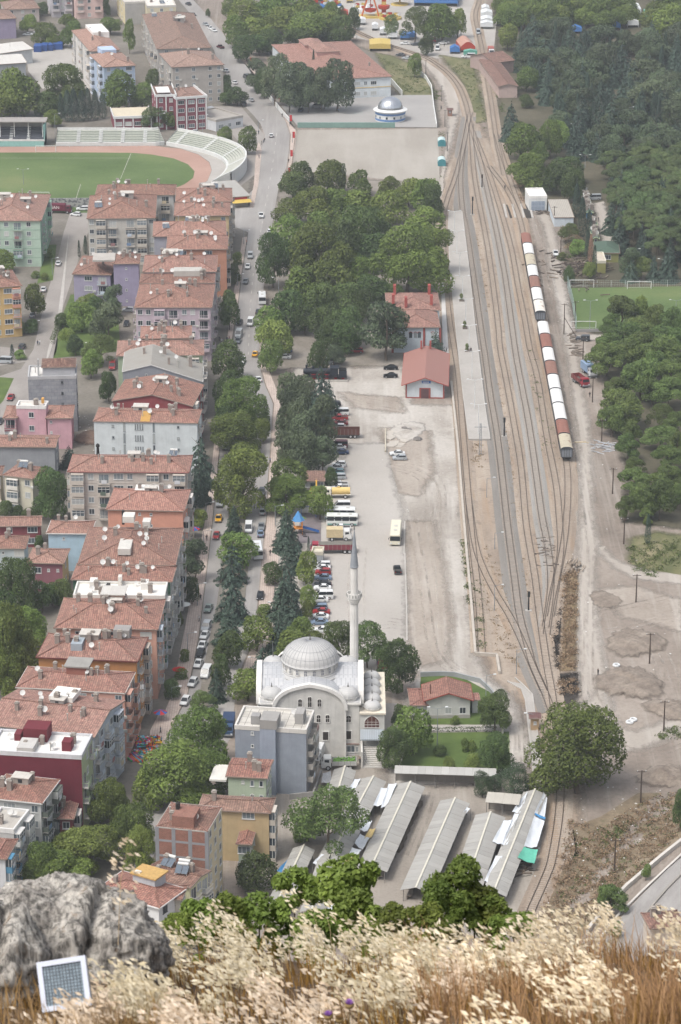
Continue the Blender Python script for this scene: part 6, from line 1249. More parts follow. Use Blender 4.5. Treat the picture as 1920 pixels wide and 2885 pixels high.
# ================================================================ MARKET
fib=sheet('#a9a8a4',.18,.45,.8);ridge_m=paint('#c4c1b4',.7);post_m=paint('#7d7a76',.6)
def market_shed(label,r0,r1,hw,ze=2.4,zr=3.3,panels=True):
 a,b=at(*r0,zr),at(*r1,zr);d=(a-b);d.z=0;L=d.length;d.normalize();rz=math.atan2(-d.x,d.y)
 t=thing('market_shed',label,'market shed',(b.x,b.y,0),rz,'long roofed market sheds');n=max(4,round(L/1.6));st=L/n
 for s_ in (-1,1):
  mb=MB();th=.05
  A=[(0,0,zr),(s_*hw,0,ze),(s_*hw,st-.03,ze),(0,st-.03,zr)]
  A=A if s_>0 else A[::-1];mb.poly(A);mb.poly([(p[0],p[1],p[2]-th) for p in A[::-1]])
  for k in range(4): p_,q_=A[k],A[(k+1) % 4];mb.poly([(p_[0],p_[1],p_[2]-th),(q_[0],q_[1],q_[2]-th),q_,p_])
  me=mb.data('roof_sheet',fib)
  for k in range(n): put('roof_sheet',me,t,(0,k*st,rnd.uniform(-.025,.025)))
 mb=MB();mb.bar((0,-.1,zr+.05),(0,L+.1,zr+.05),.34,.1);mb.build('ridge_cap',ridge_m,t)
 m=max(3,round(L/5))
 for k in range(m+1):
  y=.3+(L-.6)*k/m;mb=MB();mb.box(-hw*.8-.06,y-.06,0,-hw*.8+.06,y+.06,ze+.1);mb.box(hw*.8-.06,y-.06,0,hw*.8+.06,y+.06,ze+.1);mb.bar((-hw*.95,y,ze-.08),(0,y,zr-.15),.1);mb.bar((hw*.95,y,ze-.08),(0,y,zr-.15),.1);mb.build('truss',post_m,t)
 for s_ in (-.5,.5): mb=MB();mb.box(s_*hw-.45,1,.75,s_*hw+.45,L-1,.85);mb.box(s_*hw-.4,1,0,s_*hw-.3,L-1,.75);mb.build('counter',paint('#6f675e',.8,0,.3),t)
 return t,L
market_shed('short market shed nearest the blue grey flats and the melon lorry',q('K',790,532),q('K',742,700),2.2)
market_shed('market shed partly under the big airy tree, with white awnings along its far side',q('K',970,596),q('K',690,1120),2.6)
market_shed('longest market shed with benches stacked along its open side',q('K',1204,630),(1048,2440),2.9)
market_shed('market shed with a clear lane on either side, in the middle of the market',q('K',1485,733),(1172,2500),2.9)
market_shed('market shed next to the white awnings and the wide shed by the railway',(1383,2287),(1318,2478),2.9)
market_shed('market shed along the railway with white and teal sheets hung from it',(1508,2223),(1392,2510),2.3)
market_shed('market shed by the tan houses with a blue tarpaulin under its edge',(857,2380),(780,2545),2.1)
market_shed('market shed mostly hidden behind the sunlit bushes',(935,2400),(880,2560),2.3)
def canopy(name,label,FL,FR,depth,z,m,posts=4,tilt=.25,cat='canopy'):
 a,b=at(*FL,z),at(*FR,z);d=b-a;L=d.length;rz=math.atan2(d.y,d.x);t=thing(name,label,cat,(a.x,a.y,0),rz);n=max(3,round(L/1.5));st=L/n
 mb=MB();A=[(0,0,z),(st-.03,0,z),(st-.03,depth,z+tilt),(0,depth,z+tilt)];mb.poly(A);mb.poly([(p[0],p[1],p[2]-.05) for p in A[::-1]]);mb.box(0,-.02,z-.06,st-.03,-.001,z);me=mb.data('roof_sheet',m)
 for k in range(n): put('roof_sheet',me,t,(k*st,0,rnd.uniform(-.02,.02)))
 for k in range(posts): mb=MB();x=.3+(L-.6)*k/(posts-1);mb.box(x-.06,.2,0,x+.06,.32,z-.05);mb.box(x-.06,depth-.3,0,x+.06,depth-.18,z+tilt-.06);mb.build('post',post_m,t)
 mb=MB();mb.box(.2,depth-.1,0,L-.2,depth,1.6);mb.build('back_wall',plaster('#8f8a83',.4),t);return t
canopy('roadside_canopy','long narrow corrugated canopy along the lower edge of the lawn',q('K',1100,578),q('T',400,598),3.2,3.1,sheet('#b7b6b2',.18,.2),6,.2)
canopy('cross_shed','short pale corrugated roof across the end of the railway side shed',q('T',330,760),q('T',545,778),3.6,3.2,sheet('#b7b3aa',.18,.3),3,.5,'market shed')
wt=M('tarp',lambda: paint('#ced3d8',.6,0,.12,.6));tt=paint('#5fae98',.5,0,.12);yt=paint('#cdb67c',.6,0,.12);bt=paint('#4b86b5',.5,0,.15)
def tarp(label,corners,m,sag=.35,cat='tarpaulin',group='sheets strung between the market sheds'):
 C=[at(x,y,z) for x,y,z in corners];o=sum(C,Vector())/4;o.z=0;n=8;mb=MB();idx=[];r=random.Random(label)
 for j in range(n+1):
  row=[]
  for i in range(n+1):
   u,v=i/n,j/n;p=(C[0]*(1-u)*(1-v)+C[1]*u*(1-v)+C[2]*u*v+C[3]*(1-u)*v)-o;p.z -= sag*4*u*(1-u)*(.4+.6*4*v*(1-v))+.12*math.sin(9*u+3*v)*math.sin(7*v);row.append(mb.pt(p))
  idx.append(row)
 for j in range(n):
  for i in range(n): mb.f.append((idx[j][i],idx[j][i+1],idx[j+1][i+1],idx[j+1][i]));mb.m.append(0)
 t=thing('market_awning',label,cat,o,0,group);mb.build('sheet',m,t,smooth=True);mb=MB()
 for c in C: c=c-o;mb.bar((c.x,c.y,0),(c.x,c.y,c.z),.06)
 mb.build('pole',post_m,t);return t
def Tq(z,pts,zs): return [q(z,*p)+(h,) for p,h in zip(pts,zs)]
tarp('white awning strip beside the short shed, facing the melon lorry',Tq('K',[(850,615),(890,610),(855,675),(812,682)],(3,3,2.5,2.5)),wt)
tarp('white awning across the gap by the longest shed, upper of two',Tq('K',[(1018,668),(1060,672),(1020,780),(968,782)],(3,2.9,2.5,2.6)),wt)
tarp('white awning hung against the longest shed beside the first gap',Tq('K',[(1065,645),(1118,640),(1060,770),(1015,800)],(3,3,2.6,2.5)),wt)
tarp('white awning sheet in the middle of the narrow gap, above the yellow one',Tq('K',[(915,868),(962,878),(930,945),(885,935)],(3,2.9,2.6,2.7)),wt)
tarp('yellow awning sheet between two market sheds',Tq('K',[(945,928),(985,925),(955,985),(912,988)],(2.9,2.9,2.7,2.7)),yt)
tarp('creased white sheet below the yellow one',Tq('K',[(885,960),(945,985),(900,1060),(850,1020)],(2.9,2.8,2.6,2.6)),wt)
tarp('white plastic sheet at the lower end of the narrow gap',Tq('K',[(835,1045),(895,1060),(860,1110),(812,1100)],(2.8,2.8,2.6,2.6)),wt)
tarp('long white sheet hanging down the railway side of the outer shed',Tq('T',[(700,695),(722,735),(700,900),(640,830)],(3,2.2,2.0,2.9)),wt)
tarp('second white sheet on the railway side, below the blue stripe',Tq('T',[(640,845),(706,880),(655,1045),(575,1040)],(2.9,2.1,2.0,2.8)),wt)
tarp('narrow blue strip of sheet between the two long white sheets',Tq('T',[(645,828),(712,858),(708,872),(642,842)],(3.0,2.3,2.3,2.95)),bt,.05)
tarp('teal green tarpaulin at the near end of the railway side shed',Tq('T',[(575,1042),(664,1060),(640,1150),(535,1110)],(2.9,2.3,2.2,2.9)),tt)
tarp('white canopy sheet between the two outer sheds, by the cross shed',Tq('T',[(555,740),(600,690),(560,825),(500,822)],(3.1,3.1,2.9,2.8)),wt)
tarp('large white sheet stretched between the two outer sheds',Tq('T',[(448,875),(500,870),(440,1025),(375,1010)],(3,3,2.8,2.8)),wt)
tarp('white strip along the inner edge of the railway side shed',Tq('T',[(515,830),(545,835),(470,1030),(432,1028)],(3,3,2.9,2.8)),wt)
tarp('pale sheet low between the outer sheds near the camera',Tq('U',[(398,100),(440,102),(380,280),(325,260)],(2.9,2.9,2.7,2.6)),wt)
tarp('blue tarpaulin under the edge of the shed by the tan houses',Tq('L',[(440,110),(468,100),(420,205),(358,200)],(2.4,2.6,2.3,2.2)),bt)
tarp('white awning beside the bushes, lower end of the hidden shed',Tq('L',[(640,90),(700,95),(640,160),(585,150)],(2.9,2.9,2.6,2.5)),wt)
tarp('tan sheet between the hidden shed and the longest shed',Tq('L',[(805,100),(845,110),(810,190),(765,200)],(2.9,2.9,2.7,2.6)),yt)
tarp('white sheet behind the sunlit bushes',Tq('L',[(690,380),(730,370),(720,470),(660,520)],(2.9,2.9,2.6,2.6)),wt)
tarp('silver tarpaulin bundle lying over stacked goods beside the flats',Tq('K',[(650,580),(700,565),(705,635),(640,640)],(1.6,1.6,1.2,1.2)),M('silver',lambda: paint('#a9abae',.4,0,.3,2)),.1)
tarp('long white awning beside the middle shed',Tq('T',[(215,790),(238,800),(200,840),(185,835)],(2.8,2.6,2.4,2.5)),wt)
mb=MB()
for k in range(5): mb.box(-.9,-1.4,.15+k*.22,.9,1.4,.22+k*.22)
for x in (-.8,.8): mb.box(x-.05,-1.3,0,x+.05,-1.2,1.2);mb.box(x-.05,1.2,0,x+.05,1.3,1.2)
bd=mb.data('bench',paint('#6a6156',.8,0,.3))
for i,(x,y) in enumerate([(1240,800),(1210,865),(1180,915),(1160,960),(1140,1010),(1120,1060)]):
 t=thing('bench_stack','stack of grey wooden trestles beside the longest market shed, %s from its far end' % ORD[i],'bench',at(*q('K',x,y)),rad(-20),'trestles stacked beside the longest shed');put('planks',bd,t)
# ================================================================ VEHICLES
GLASS_CAR=paint('#23282d',.12,0,.1);TYRE=paint('#1e1d1c',.8);CHROME=paint('#b9bbbd',.3,.3)
def loft(mb,secs,m=0,cap=True):
 """Cross-sections (y, z0, z1, half width low, half width high) along the length."""
 rows=[]
 for y,z0,z1,w0,w1 in secs: rows.append([mb.pt(p) for p in ((-w0,y,z0),(-w0*1.02,y,z0+(z1-z0)*.55),(-w1,y,z1),(w1,y,z1),(w0*1.02,y,z0+(z1-z0)*.55),(w0,y,z0))])
 for a,b in zip(rows,rows[1:]):
  for k in range(5): mb.f.append((a[k],a[k+1],b[k+1],b[k]));mb.m.append(m)
  mb.f.append((a[5],a[0],b[0],b[5]));mb.m.append(m)
 if cap: mb.f.append(tuple(rows[0][::-1]));mb.m.append(m);mb.f.append(tuple(rows[-1]));mb.m.append(m)
def wheel_d_(r,w):
 def f():
  mb=MB();mb.tube((-w/2,0,0),(w/2,0,0),r,n=12,m=0);mb.tube((-w/2-.01,0,0),(w/2+.01,0,0),r*.58,n=10,m=1);return mb.data('wheel',[TYRE,CHROME])
 return cached(('wheel',r,w),f)
def cabin(mb,secs,m):
 loft(mb,secs,m,True)
CARS={
 'saloon': dict(L=4.3,W=.84,body=[(-2.15,.38,.62,.74,.7),(-2.08,.26,.84,.82,.76),(-1.3,.22,.92,.84,.78),(.75,.22,.92,.84,.78),(1.75,.24,.84,.83,.74),(2.1,.3,.68,.78,.7)],cab=[(-1.5,.88,.9,.74,.74),(-.85,.88,1.38,.76,.6),(.15,.88,1.4,.76,.6),(.95,.88,.9,.74,.72)],ax=(-1.3,1.3)),
 'hatchback': dict(L=3.9,W=.83,body=[(-1.95,.3,.7,.78,.74),(-1.88,.24,.95,.82,.78),(.6,.22,.93,.83,.78),(1.6,.24,.82,.82,.74),(1.95,.3,.66,.76,.7)],cab=[(-1.85,.9,.95,.76,.74),(-1.5,.9,1.42,.77,.62),(.05,.9,1.44,.77,.62),(.95,.9,.92,.75,.72)],ax=(-1.2,1.25)),
 'estate': dict(L=4.5,W=.85,body=[(-2.2,.3,.8,.8,.76),(-2.15,.24,.95,.84,.8),(.8,.22,.94,.85,.79),(1.85,.24,.84,.84,.75),(2.2,.3,.68,.78,.7)],cab=[(-2.15,.9,.96,.78,.76),(-1.9,.9,1.45,.78,.64),(.15,.9,1.46,.78,.63),(1.0,.9,.92,.76,.73)],ax=(-1.35,1.35)),
 'van': dict(L=4.9,W=.95,body=[(-2.45,.3,1.2,.92,.9),(-2.4,.26,1.25,.95,.92),(1.3,.24,1.22,.95,.92),(2.1,.26,1.05,.93,.84),(2.42,.34,.8,.86,.8)],cab=[(-2.42,1.15,1.95,.9,.8),(-2.3,1.15,2.05,.91,.8),(.8,1.15,2.05,.91,.8),(1.75,1.1,1.12,.88,.84)],ax=(-1.5,1.5),paintcab=True),
 'off_roader': dict(L=4.4,W=.9,body=[(-2.2,.42,1.0,.88,.86),(-2.15,.36,1.1,.9,.86),(.9,.36,1.08,.9,.86),(2.0,.38,1.0,.89,.82),(2.2,.45,.85,.85,.8)],cab=[(-2.15,1.05,1.7,.85,.74),(-2.0,1.05,1.76,.85,.73),(.2,1.05,1.76,.85,.72),(.9,1.05,1.1,.83,.8)],ax=(-1.35,1.4)),
 'pickup': dict(L=4.9,W=.88,body=[(-2.45,.4,.95,.86,.84),(-2.4,.34,1.0,.88,.85),(.9,.32,.98,.88,.83),(2.1,.34,.9,.87,.78),(2.42,.4,.75,.82,.76)],cab=[(-.55,.95,1.0,.8,.78),(-.45,.95,1.6,.8,.66),(.45,.95,1.62,.8,.66),(1.2,.95,.98,.78,.76)],ax=(-1.5,1.5),bed=True),
}
def car_parts(kind,col):
 def f():
  k=CARS[kind];bp=paint(col,.3,0,.04);mb=MB();loft(mb,k['body']);body=mb.data('body',bp)
  mb=MB();loft(mb,k['cab']);glass=mb.data('window_band',GLASS_CAR);c=k['cab'];mb=MB()
  y0,y1=c[1][0],c[2][0];z=c[2][2];w=c[1][4];mb.poly([(-w-.02,y0-.06,z+.015),(w+.02,y0-.06,z+.015),(w+.02,y1+.06,z+.015),(-w-.02,y1+.06,z+.015)])
  def P(i,s_,lo): s=c[i];return Vector((s_*((s[3] if lo else s[4])+.012),s[0],(s[1] if lo else s[2])))
  for s_ in (-1,1):
   for i in (0,1,2):
    a,b=(P(0,s_,True),P(1,s_,False)) if i==0 else ((P(2,s_,False),P(3,s_,True)) if i==2 else ((P(1,s_,True)+P(2,s_,True))/2,(P(1,s_,False)+P(2,s_,False))/2));mb.bar(a,b,.09,.06)
   mb.bar(P(1,s_,False),P(2,s_,False),.08,.06)
   if k.get('paintcab'):
    for (ya,yb) in ((-2.36,-1.5),(-1.35,-.3)):
     mb.poly([(s_*.92,ya,1.2),(s_*.92,yb,1.2),(s_*.815,yb,2.0),(s_*.815,ya,2.0)][::s_])
  roof=mb.data('roof',bp);mb=MB();L=k['L']/2
  if k.get('bed'): mb.box(-.76,-2.3,.985,.76,-.65,1.005,1);mb.box(-.86,-2.42,.98,-.78,-.6,1.12);mb.box(.78,-2.42,.98,.86,-.6,1.12);mb.box(-.78,-2.42,.98,.78,-2.34,1.12);bed=mb.data('load_bed',[bp,paint('#44423f',.9)])
  else: bed=None
  mb=MB();mb.box(-k['W']*.93,L-.13,.3,k['W']*.93,L+.03,.48);mb.box(-k['W']*.93,-L-.03,.34,k['W']*.93,-L+.13,.52);bump=mb.data('bumper',paint('#5a5b5d',.6))
  hl=cached('headlight',lambda: MB().box(-.14,-.04,-.07,.14,.03,.07).data('headlight',paint('#d3d8dc',.15)));tl=cached('tail',lambda: MB().box(-.12,-.03,-.1,.12,.04,.1).data('tail_light',paint('#8f1d1a',.2)))
  return body,glass,roof,bed,bump,hl,tl
 return cached(('car',kind,col),f)
HEX={'white': '#cdcfcf','silver': '#9fa4a8','grey': '#73787c','dark grey': '#3f4347','black': '#17191c','red': '#8f2a2c','maroon': '#5a2028','dark blue': '#2a3a55','blue': '#4a6c94','grey blue': '#74859a','yellow': '#d9a21b','teal': '#5f8087','green grey': '#76847f','cream': '#c9c2a8','dark red': '#6f2326'}
NAMES={'saloon': 'saloon_car','hatchback': 'hatchback_car','estate': 'estate_car','van': 'minivan','off_roader': 'off_road_car','pickup': 'pickup_truck'}
def car(kind,col,pos,head,label,group=None,taxi=False,z=0.0):
 p=at(*pos) if not isinstance(pos,Vector) else pos;k=CARS[kind];t=thing('taxi' if taxi else NAMES[kind],label,'taxi' if taxi else {'van': 'van','pickup': 'pickup'}.get(kind,'car'),(p.x,p.y,.07+z),rad(head),group,.94)
 body,glass,roof,bed,bump,hl,tl=car_parts(kind,HEX[col]);put('body',body,t);put('window_band',glass,t);put('roof',roof,t);put('bumper',bump,t)
 if bed: put('load_bed',bed,t)
 r=.31 if kind not in ('off_roader','van','pickup') else .36;wd=wheel_d_(r,.2)
 for y in k['ax']:
  for s_ in (-1,1): put('wheel',wd,t,(s_*(k['W']-.07),y,r))
 L=k['L']/2
 for s_ in (-1,1): put('headlight',hl,t,(s_*k['W']*.7,L-.03,.62 if r<.35 else .78));put('tail_light',tl,t,(s_*k['W']*.74,-L+.02,.7 if r<.35 else .85))
 if taxi: mb=MB();mb.box(-.3,-.12,1.42,.3,.1,1.6);mb.build('roof_sign',paint('#e0dcc8',.4),t)
 return t
def bus(label,pos,head,col='#cfd0cb',stripe='#7a2f35',L=11,W=1.25,H=2.95,name='bus',blind=None,group=None):
 p=at(*pos);t=thing(name,label,'bus',(p.x,p.y,.07),rad(head),group);bp=paint(col,.35,0,.05)
 mb=MB();loft(mb,[(-L/2,.5,1.4,W*.96,W*.98),(-L/2+.15,.35,1.4,W,W),(L/2-.2,.35,1.4,W,W),(L/2,.45,1.35,W*.94,W*.96)]);mb.build('body',bp,t)
 mb=MB();mb.box(-W-.015,-L/2+.2,.4,W+.015,L/2-.25,.75);mb.build('stripe',paint(stripe,.4),t)
 mb=MB();loft(mb,[(-L/2+.03,1.38,H-.3,W*.95,W*.9),(L/2-.1,1.38,H-.3,W*.95,W*.9),(L/2-.01,1.38,2.0,W*.93,W*.9)]);mb.build('window_band',GLASS_CAR,t)
 n=int(L/1.6);mb=MB()
 for k in range(n+1):
  y=-L/2+.1+(L-.25)*k/n
  for s_ in (-1,1): mb.bar((s_*W*.955,y,1.38),(s_*W*.905,y,H-.28),.14,.06)
 mb.build('pillar',bp,t)
 mb=MB();loft(mb,[(-L/2,H-.35,H-.05,W*.93,W*.82),(-L/2+.2,H-.35,H,W*.95,W*.85),(L/2-.3,H-.35,H,W*.95,W*.85),(L/2,H-.4,H-.1,W*.92,W*.8)]);ro=mb.build('roof',bp,t);mb=MB();mb.box(-.4,-1.2,H,.4,-.4,H+.12);mb.box(-.4,1.6,H,.4,2.4,H+.12);mb.build('roof_hatch',paint('#b5b5b0',.5),ro)
 wd=wheel_d_(.48,.28)
 for y in (-L*.25,L*.32):
  for s_ in (-1,1): put('wheel',wd,t,(s_*(W-.12),y,.48))
 for s_ in (-1,1): put('headlight',cached('headlight',lambda: None),t,(s_*W*.7,L/2-.01,.8),0,1.4)
 for s_ in (-1,1): mb=MB();mb.bar((s_*W,L/2-.1,2.3),(s_*(W+.25),L/2+.15,2.2),.05);mb.box(s_*(W+.25)-.09,L/2+.1,1.8,s_*(W+.25)+.09,L/2+.18,2.2);mb.build('mirror',paint('#333538',.5),t)
 return t
def lorry(label,pos,head,cabc,bedc,L=8,kind='open',bedh=1.2,load=None,name='lorry',z=0):
 p=at(*pos);t=thing(name,label,'lorry',(p.x,p.y,.07+z),rad(head));cp=paint(cabc,.4,0,.06);bp=paint(bedc,.6,0,.15);W=1.2;y1=L/2
 mb=MB();mb.box(-.45,-y1+.2,.6,.45,y1-.4,.9);mb.build('chassis',paint('#26282a',.7),t)
 mb=MB();loft(mb,[(y1-1.9,.55,2.55,1.1,1.05),(y1-.5,.55,2.6,1.12,1.05),(y1-.12,.55,1.7,1.12,1.08),(y1,.6,1.5,1.08,1.02)]);c_=mb.build('cab',cp,t)
 mb=MB();mb.poly([(-.95,y1-.09,1.62),(.95,y1-.09,1.62),(.92,y1-.46,2.45),(-.92,y1-.46,2.45)][::-1]);mb.poly([(-.95,y1-.07,1.62),(.95,y1-.07,1.62),(.92,y1-.44,2.45),(-.92,y1-.44,2.45)])
 for s_ in (-1,1): mb.box(min(s_*1.06,s_*1.125),y1-1.5,1.6,max(s_*1.06,s_*1.125),y1-.6,2.3)
 mb.build('windscreen',GLASS_CAR,c_);mb=MB();mb.box(-1.1,y1-.02,.5,1.1,y1+.08,.85);mb.build('bumper',paint('#8b8d90',.5),t)
 b0,b1=-y1,y1-2.05
 if kind=='box': mb=MB();mb.box(-W,b0,.95,W,b1,.95+2.1);mb.build('cargo_box',bp,t)
 elif kind=='tank': mb=MB();mb.tube((0,b0+.1,1.75),(0,b1-.1,1.75),.88,n=16);mb.build('tank',bp,t);mb=MB();mb.box(-.3,-.8,2.6,.3,-.2,2.8);mb.build('manhole',bp,t);mb=MB();mb.box(-1.0,b0,.9,1.0,b1,1.0);mb.build('tank_deck',paint('#d5d1c4',.6),t)
 else:
  mb=MB();mb.box(-W,b0,.95,W,b1,1.05);mb.build('load_floor',paint('#57504a',.9),t)
  for nm,a in (('side_board',(-W,b0,1.05,-W+.07,b1,1.05+bedh)),('side_board',(W-.07,b0,1.05,W,b1,1.05+bedh)),('tail_board',(-W+.07,b0,1.05,W-.07,b0+.07,1.05+bedh)),('head_board',(-W+.07,b1-.07,1.05,W-.07,b1,1.05+bedh+.15))): mb=MB();mb.box(*a);mb.build(nm,bp,t)
  mb=MB();n=int((b1-b0)/1.0)
  for k in range(n+1):
   y=b0+(b1-b0-.08)*k/n
   for s_ in (-1,1): mb.box(min(s_*W,s_*(W+.05)),y,.95,max(s_*W,s_*(W+.05)),y+.08,1.05+bedh+.02)
  mb.build('stake',paint('#8f8a84',.6),t)
  if load=='cover': mb=MB();mb.poly([(-W,b0,1.05+bedh),(0,b0,1.5+bedh),(0,b1,1.5+bedh),(-W,b1,1.05+bedh)][::-1]);mb.poly([(W,b0,1.05+bedh),(0,b0,1.5+bedh),(0,b1,1.5+bedh),(W,b1,1.05+bedh)]);mb.build('load_cover',paint('#6b6862',.9,0,.2),t)
 wd=wheel_d_(.5,.32)
 for y in ((y1-1.3,-y1+1.3,-y1+2.4) if L>7 else (y1-1.3,-y1+1.3)):
  for s_ in (-1,1): put('wheel',wd,t,(s_*.98,y,.5))
 for s_ in (-1,1): put('headlight',cached('headlight',lambda: None),t,(s_*.85,y1+.06,.95),0,1.3)
 return t
def row(rows,phrase,group,start=0):
 cnt={}
 for e in rows: cnt[(e[0],e[1])]=cnt.get((e[0],e[1]),0)+1
 seen={}
 for kind,col,zn,x,y,hd in rows:
  n={'saloon': 'saloon car','hatchback': 'hatchback','estate': 'estate car','van': 'van','off_roader': 'off-road car','pickup': 'pickup'}[kind];k=seen.get((kind,col),0);seen[(kind,col)]=k+1
  lab=('%s %s %s' % (col,n,phrase)) if cnt[(kind,col)]==1 else '%s %s, %s such %s' % (col,n,ORD[k],phrase)
  car(kind,col,q(zn,x,y),hd+rnd.uniform(-2,2),lab,group)
row([('saloon','white','J',645,765,88),('saloon','grey blue','J',628,715,90),('saloon','white','J',632,678,86),('saloon','red','J',640,648,88),('estate','grey blue','J',622,622,92),('saloon','white','J',630,572,90),('van','white','J',652,552,90),('saloon','white','J',648,497,88),('saloon','black','J',650,474,90),('saloon','grey blue','J',652,433,90),('hatchback','red','J',652,397,88),('saloon','white','J',645,374,92),('estate','white','J',645,354,90)][:13],'from the mosque in the parked row','cars parked in the row by the minaret')
row([('pickup','white','I',757,943,92),('pickup','white','I',752,922,90),('estate','silver','I',746,872,90),('hatchback','teal','I',742,842,88),('saloon','white','I',735,812,88),('hatchback','white','I',752,793,88),('saloon','dark blue','I',765,716,90),('saloon','white','I',750,684,90),('van','maroon','I',752,674,88),('hatchback','white','I',748,556,88),('saloon','dark red','I',762,532,90),('pickup','red','I',755,500,90),('van','white','I',760,470,92),('hatchback','black','I',722,412,90)],'from the water tanker in the pine row','cars parked beside the pines')
bus('white coach of the parked pair nearest the playground, green striped',q('J',772,88),-92,'#cdd0cc','#5f8f86',7.5,1.15,2.8)
bus('white coach parked just behind the green striped one',q('J',757,48),-92,'#cfd2d2','#6f9aa0',7.5,1.15,2.8)
car('pickup','white',q('J',765,122),90,'white pickup with loaded bed between the coach and the box truck')
lorry('white lorry with tan tilted cover beside the red stake lorry',q('J',752,182),-90,'#cfd0cd','#c0b08d',6.0,'box',name='box_truck')
lorry('long red lorry with stake sides parked across the lot',q('J',712,262),92,'#8f3040','#7a3540',10.5,'open',1.3,'cover')
lorry('brown stake sided lorry sticking out from under the dark pines',q('I',785,610),90,'#6a3a36','#5e3a34',8.2,'open',1.5)
lorry('yellow water tanker lorry parked under the trees',q('I',738,990),92,'#d8d3c4','#d3b878',6.8,'tank',name='tanker_lorry')
car('van','white',q('I',765,1060),90,'white delivery van beside the pair of coaches')
car('saloon','white',q('I',1120,724),94,'white saloon car beside the silver hatchback in the open yard');car('hatchback','silver',q('I',1135,752),92,'silver hatchback beside the white saloon in the open yard')
car('saloon','black',q('I',1078,182),90,'black saloon car by the goods shed, nearer the trees');car('saloon','black',q('I',1077,232),91,'black saloon car by the goods shed wall, nearer the steam engine')
bus('cream bus with red front standing alone in the yard',q('J',1110,175),177,'#cfcbb9','#7b2a33',10.5)
car('pickup','black',q('J',1120,385),4,'black pickup with open bed by the kerb in the yard')
row([('pickup','white','H',260,295,184),('hatchback','white','H',314,395,4),('off_roader','silver','H',192,552,180),('saloon','white','H',176,618,178),('saloon','grey','H',163,712,176),('van','white','H',193,975,176),('saloon','dark grey','H',244,902,-3),('saloon','black','H',124,970,174),('van','silver','H',120,1048,174),('hatchback','grey','H',115,1088,174),('saloon','white','I',242,255,12),('estate','white','I',142,140,178)],'on the avenue beside the park','cars driving on the avenue')
car('saloon','yellow',q('I',223,95),-4,'yellow taxi driving past the park corner','taxis',True)
bus('white minibus with blue tail beside the park trees on the avenue',q('H',268,835),2,'#cfd2d3','#2f5f9c',6.5,1.1,2.8,'minibus')
row([('van','white','J',182,125,178),('saloon','maroon','I',268,1020,176),('hatchback','dark grey','I',266,968,178),('saloon','silver','I',267,1092,2),('saloon','grey','J',262,112,178),('saloon','grey blue','J',256,155,2),('saloon','black','J',256,547,178)],'in the lane beside the paved walk','cars in the lane by the paved walk')
bus('white minibus with blue lower body half under the bright green tree',q('J',238,285),185,'#cdd1d4','#3a6fae',6.5,1.1,2.8,'minibus')
row([('hatchback','white','D',1218,1098,168),('saloon','white','D',1254,978,168),('hatchback','black','D',1266,915,168),('saloon','white','D',1279,862,168),('saloon','white','D',1294,798,170),('off_roader','silver','D',1303,748,170),('saloon','green grey','D',1317,628,172),('van','white','D',1302,1040,170),('saloon','red','D',1367,168,176),('saloon','silver','C',1396,945,178),('off_roader','silver','C',1390,1040,178),('hatchback','white','E',1170,140,166),('saloon','silver','C',1425,680,178)],'from the market end of the block lane','cars in the lane by the blocks')
car('saloon','yellow',q('C',1381,1135),178,'yellow taxi in the lane below the orange block','taxis',True)
row([('hatchback','white','G',324,865,2),('saloon','silver','G',198,640,18),('van','dark grey','G',168,497,20),('saloon','white','G',93,530,22),('saloon','white','G',75,575,22),('off_roader','dark grey','G',152,668,10),('saloon','silver','G',38,455,25),('pickup','maroon','A',1392,305,28),('saloon','dark grey','A',1190,32,30),('saloon','dark grey','A',1220,100,210),('saloon','silver','A',1300,162,208),('saloon','white','A',1352,200,206),('saloon','white','A',1330,186,206),('saloon','silver','A',1425,452,24)],'on the far bend of the avenue','cars on the far bend')
row([('hatchback','dark blue','G',510,705,170),('van','silver','G',612,682,80)],'under the school yard pines','cars in the school yard')
row([('estate','white','B',522,252,92),('saloon','white','B',371,598,0),('saloon','white','B',276,762,0),('saloon','silver','B',208,925,0),('estate','dark grey','B',142,1122,-5),('van','silver','C',28,142,80),('saloon','red','C',70,370,172),('van','red','C',711,176,180),('hatchback','silver','B',812,892,88),('saloon','black','B',800,978,178),('hatchback','white','B',480,288,70),('saloon','dark grey','C',0,520,172)],'in the side streets behind the blocks','cars in the side streets')
row([('saloon','white','G',1168,282,88),('saloon','dark grey','G',1235,288,88),('saloon','dark grey','G',1140,355,60),('van','white','G',1374,315,178),('saloon','white','G',1405,280,85),('van','red','G',1330,268,90),('van','white','P',232,366,92),('van','silver','P',287,215,178),('estate','white','G',1555,366,90),('saloon','silver','G',1180,375,70),('saloon','silver','A',175,225,88),('saloon','white','A',215,222,88),('saloon','dark blue','G',1260,282,88),('saloon','white','P',75,275,88)],'by the fairground and works yard','cars by the fairground')
lorry('white lorry with red cab roof by the far stalls',q('P',367,345),182,'#cdd0d2','#9f5a50',6,'box',name='box_truck')
car('pickup','white',q('Q',775,535),180,'white pickup facing the camera on the gravel road by the woodpile')
car('van','silver',q('Q',1018,186),95,'silver van at the end of the cabin row');car('off_roader','dark grey',q('Q',946,1075),80,'dark off-road car on the lane below the sports pitch')
car('hatchback','silver',q('A',1222,842),80,'silver hatchback parked at the foot of the maroon front')
lorry('red tipper lorry with open bed by the grove',q('R',932,275),200,'#8b2630','#7d3a38',7.5,'open',1.1)
lorry('white lorry with blue covered load half under the trees',q('R',985,212),196,'#c9ccd0','#7e93ad',7.5,'box')
lorry('white box truck backed against the blue grey flats',q('K',608,505),170,'#cfd2d4','#cdd0d2',5.5,'box',name='box_truck')
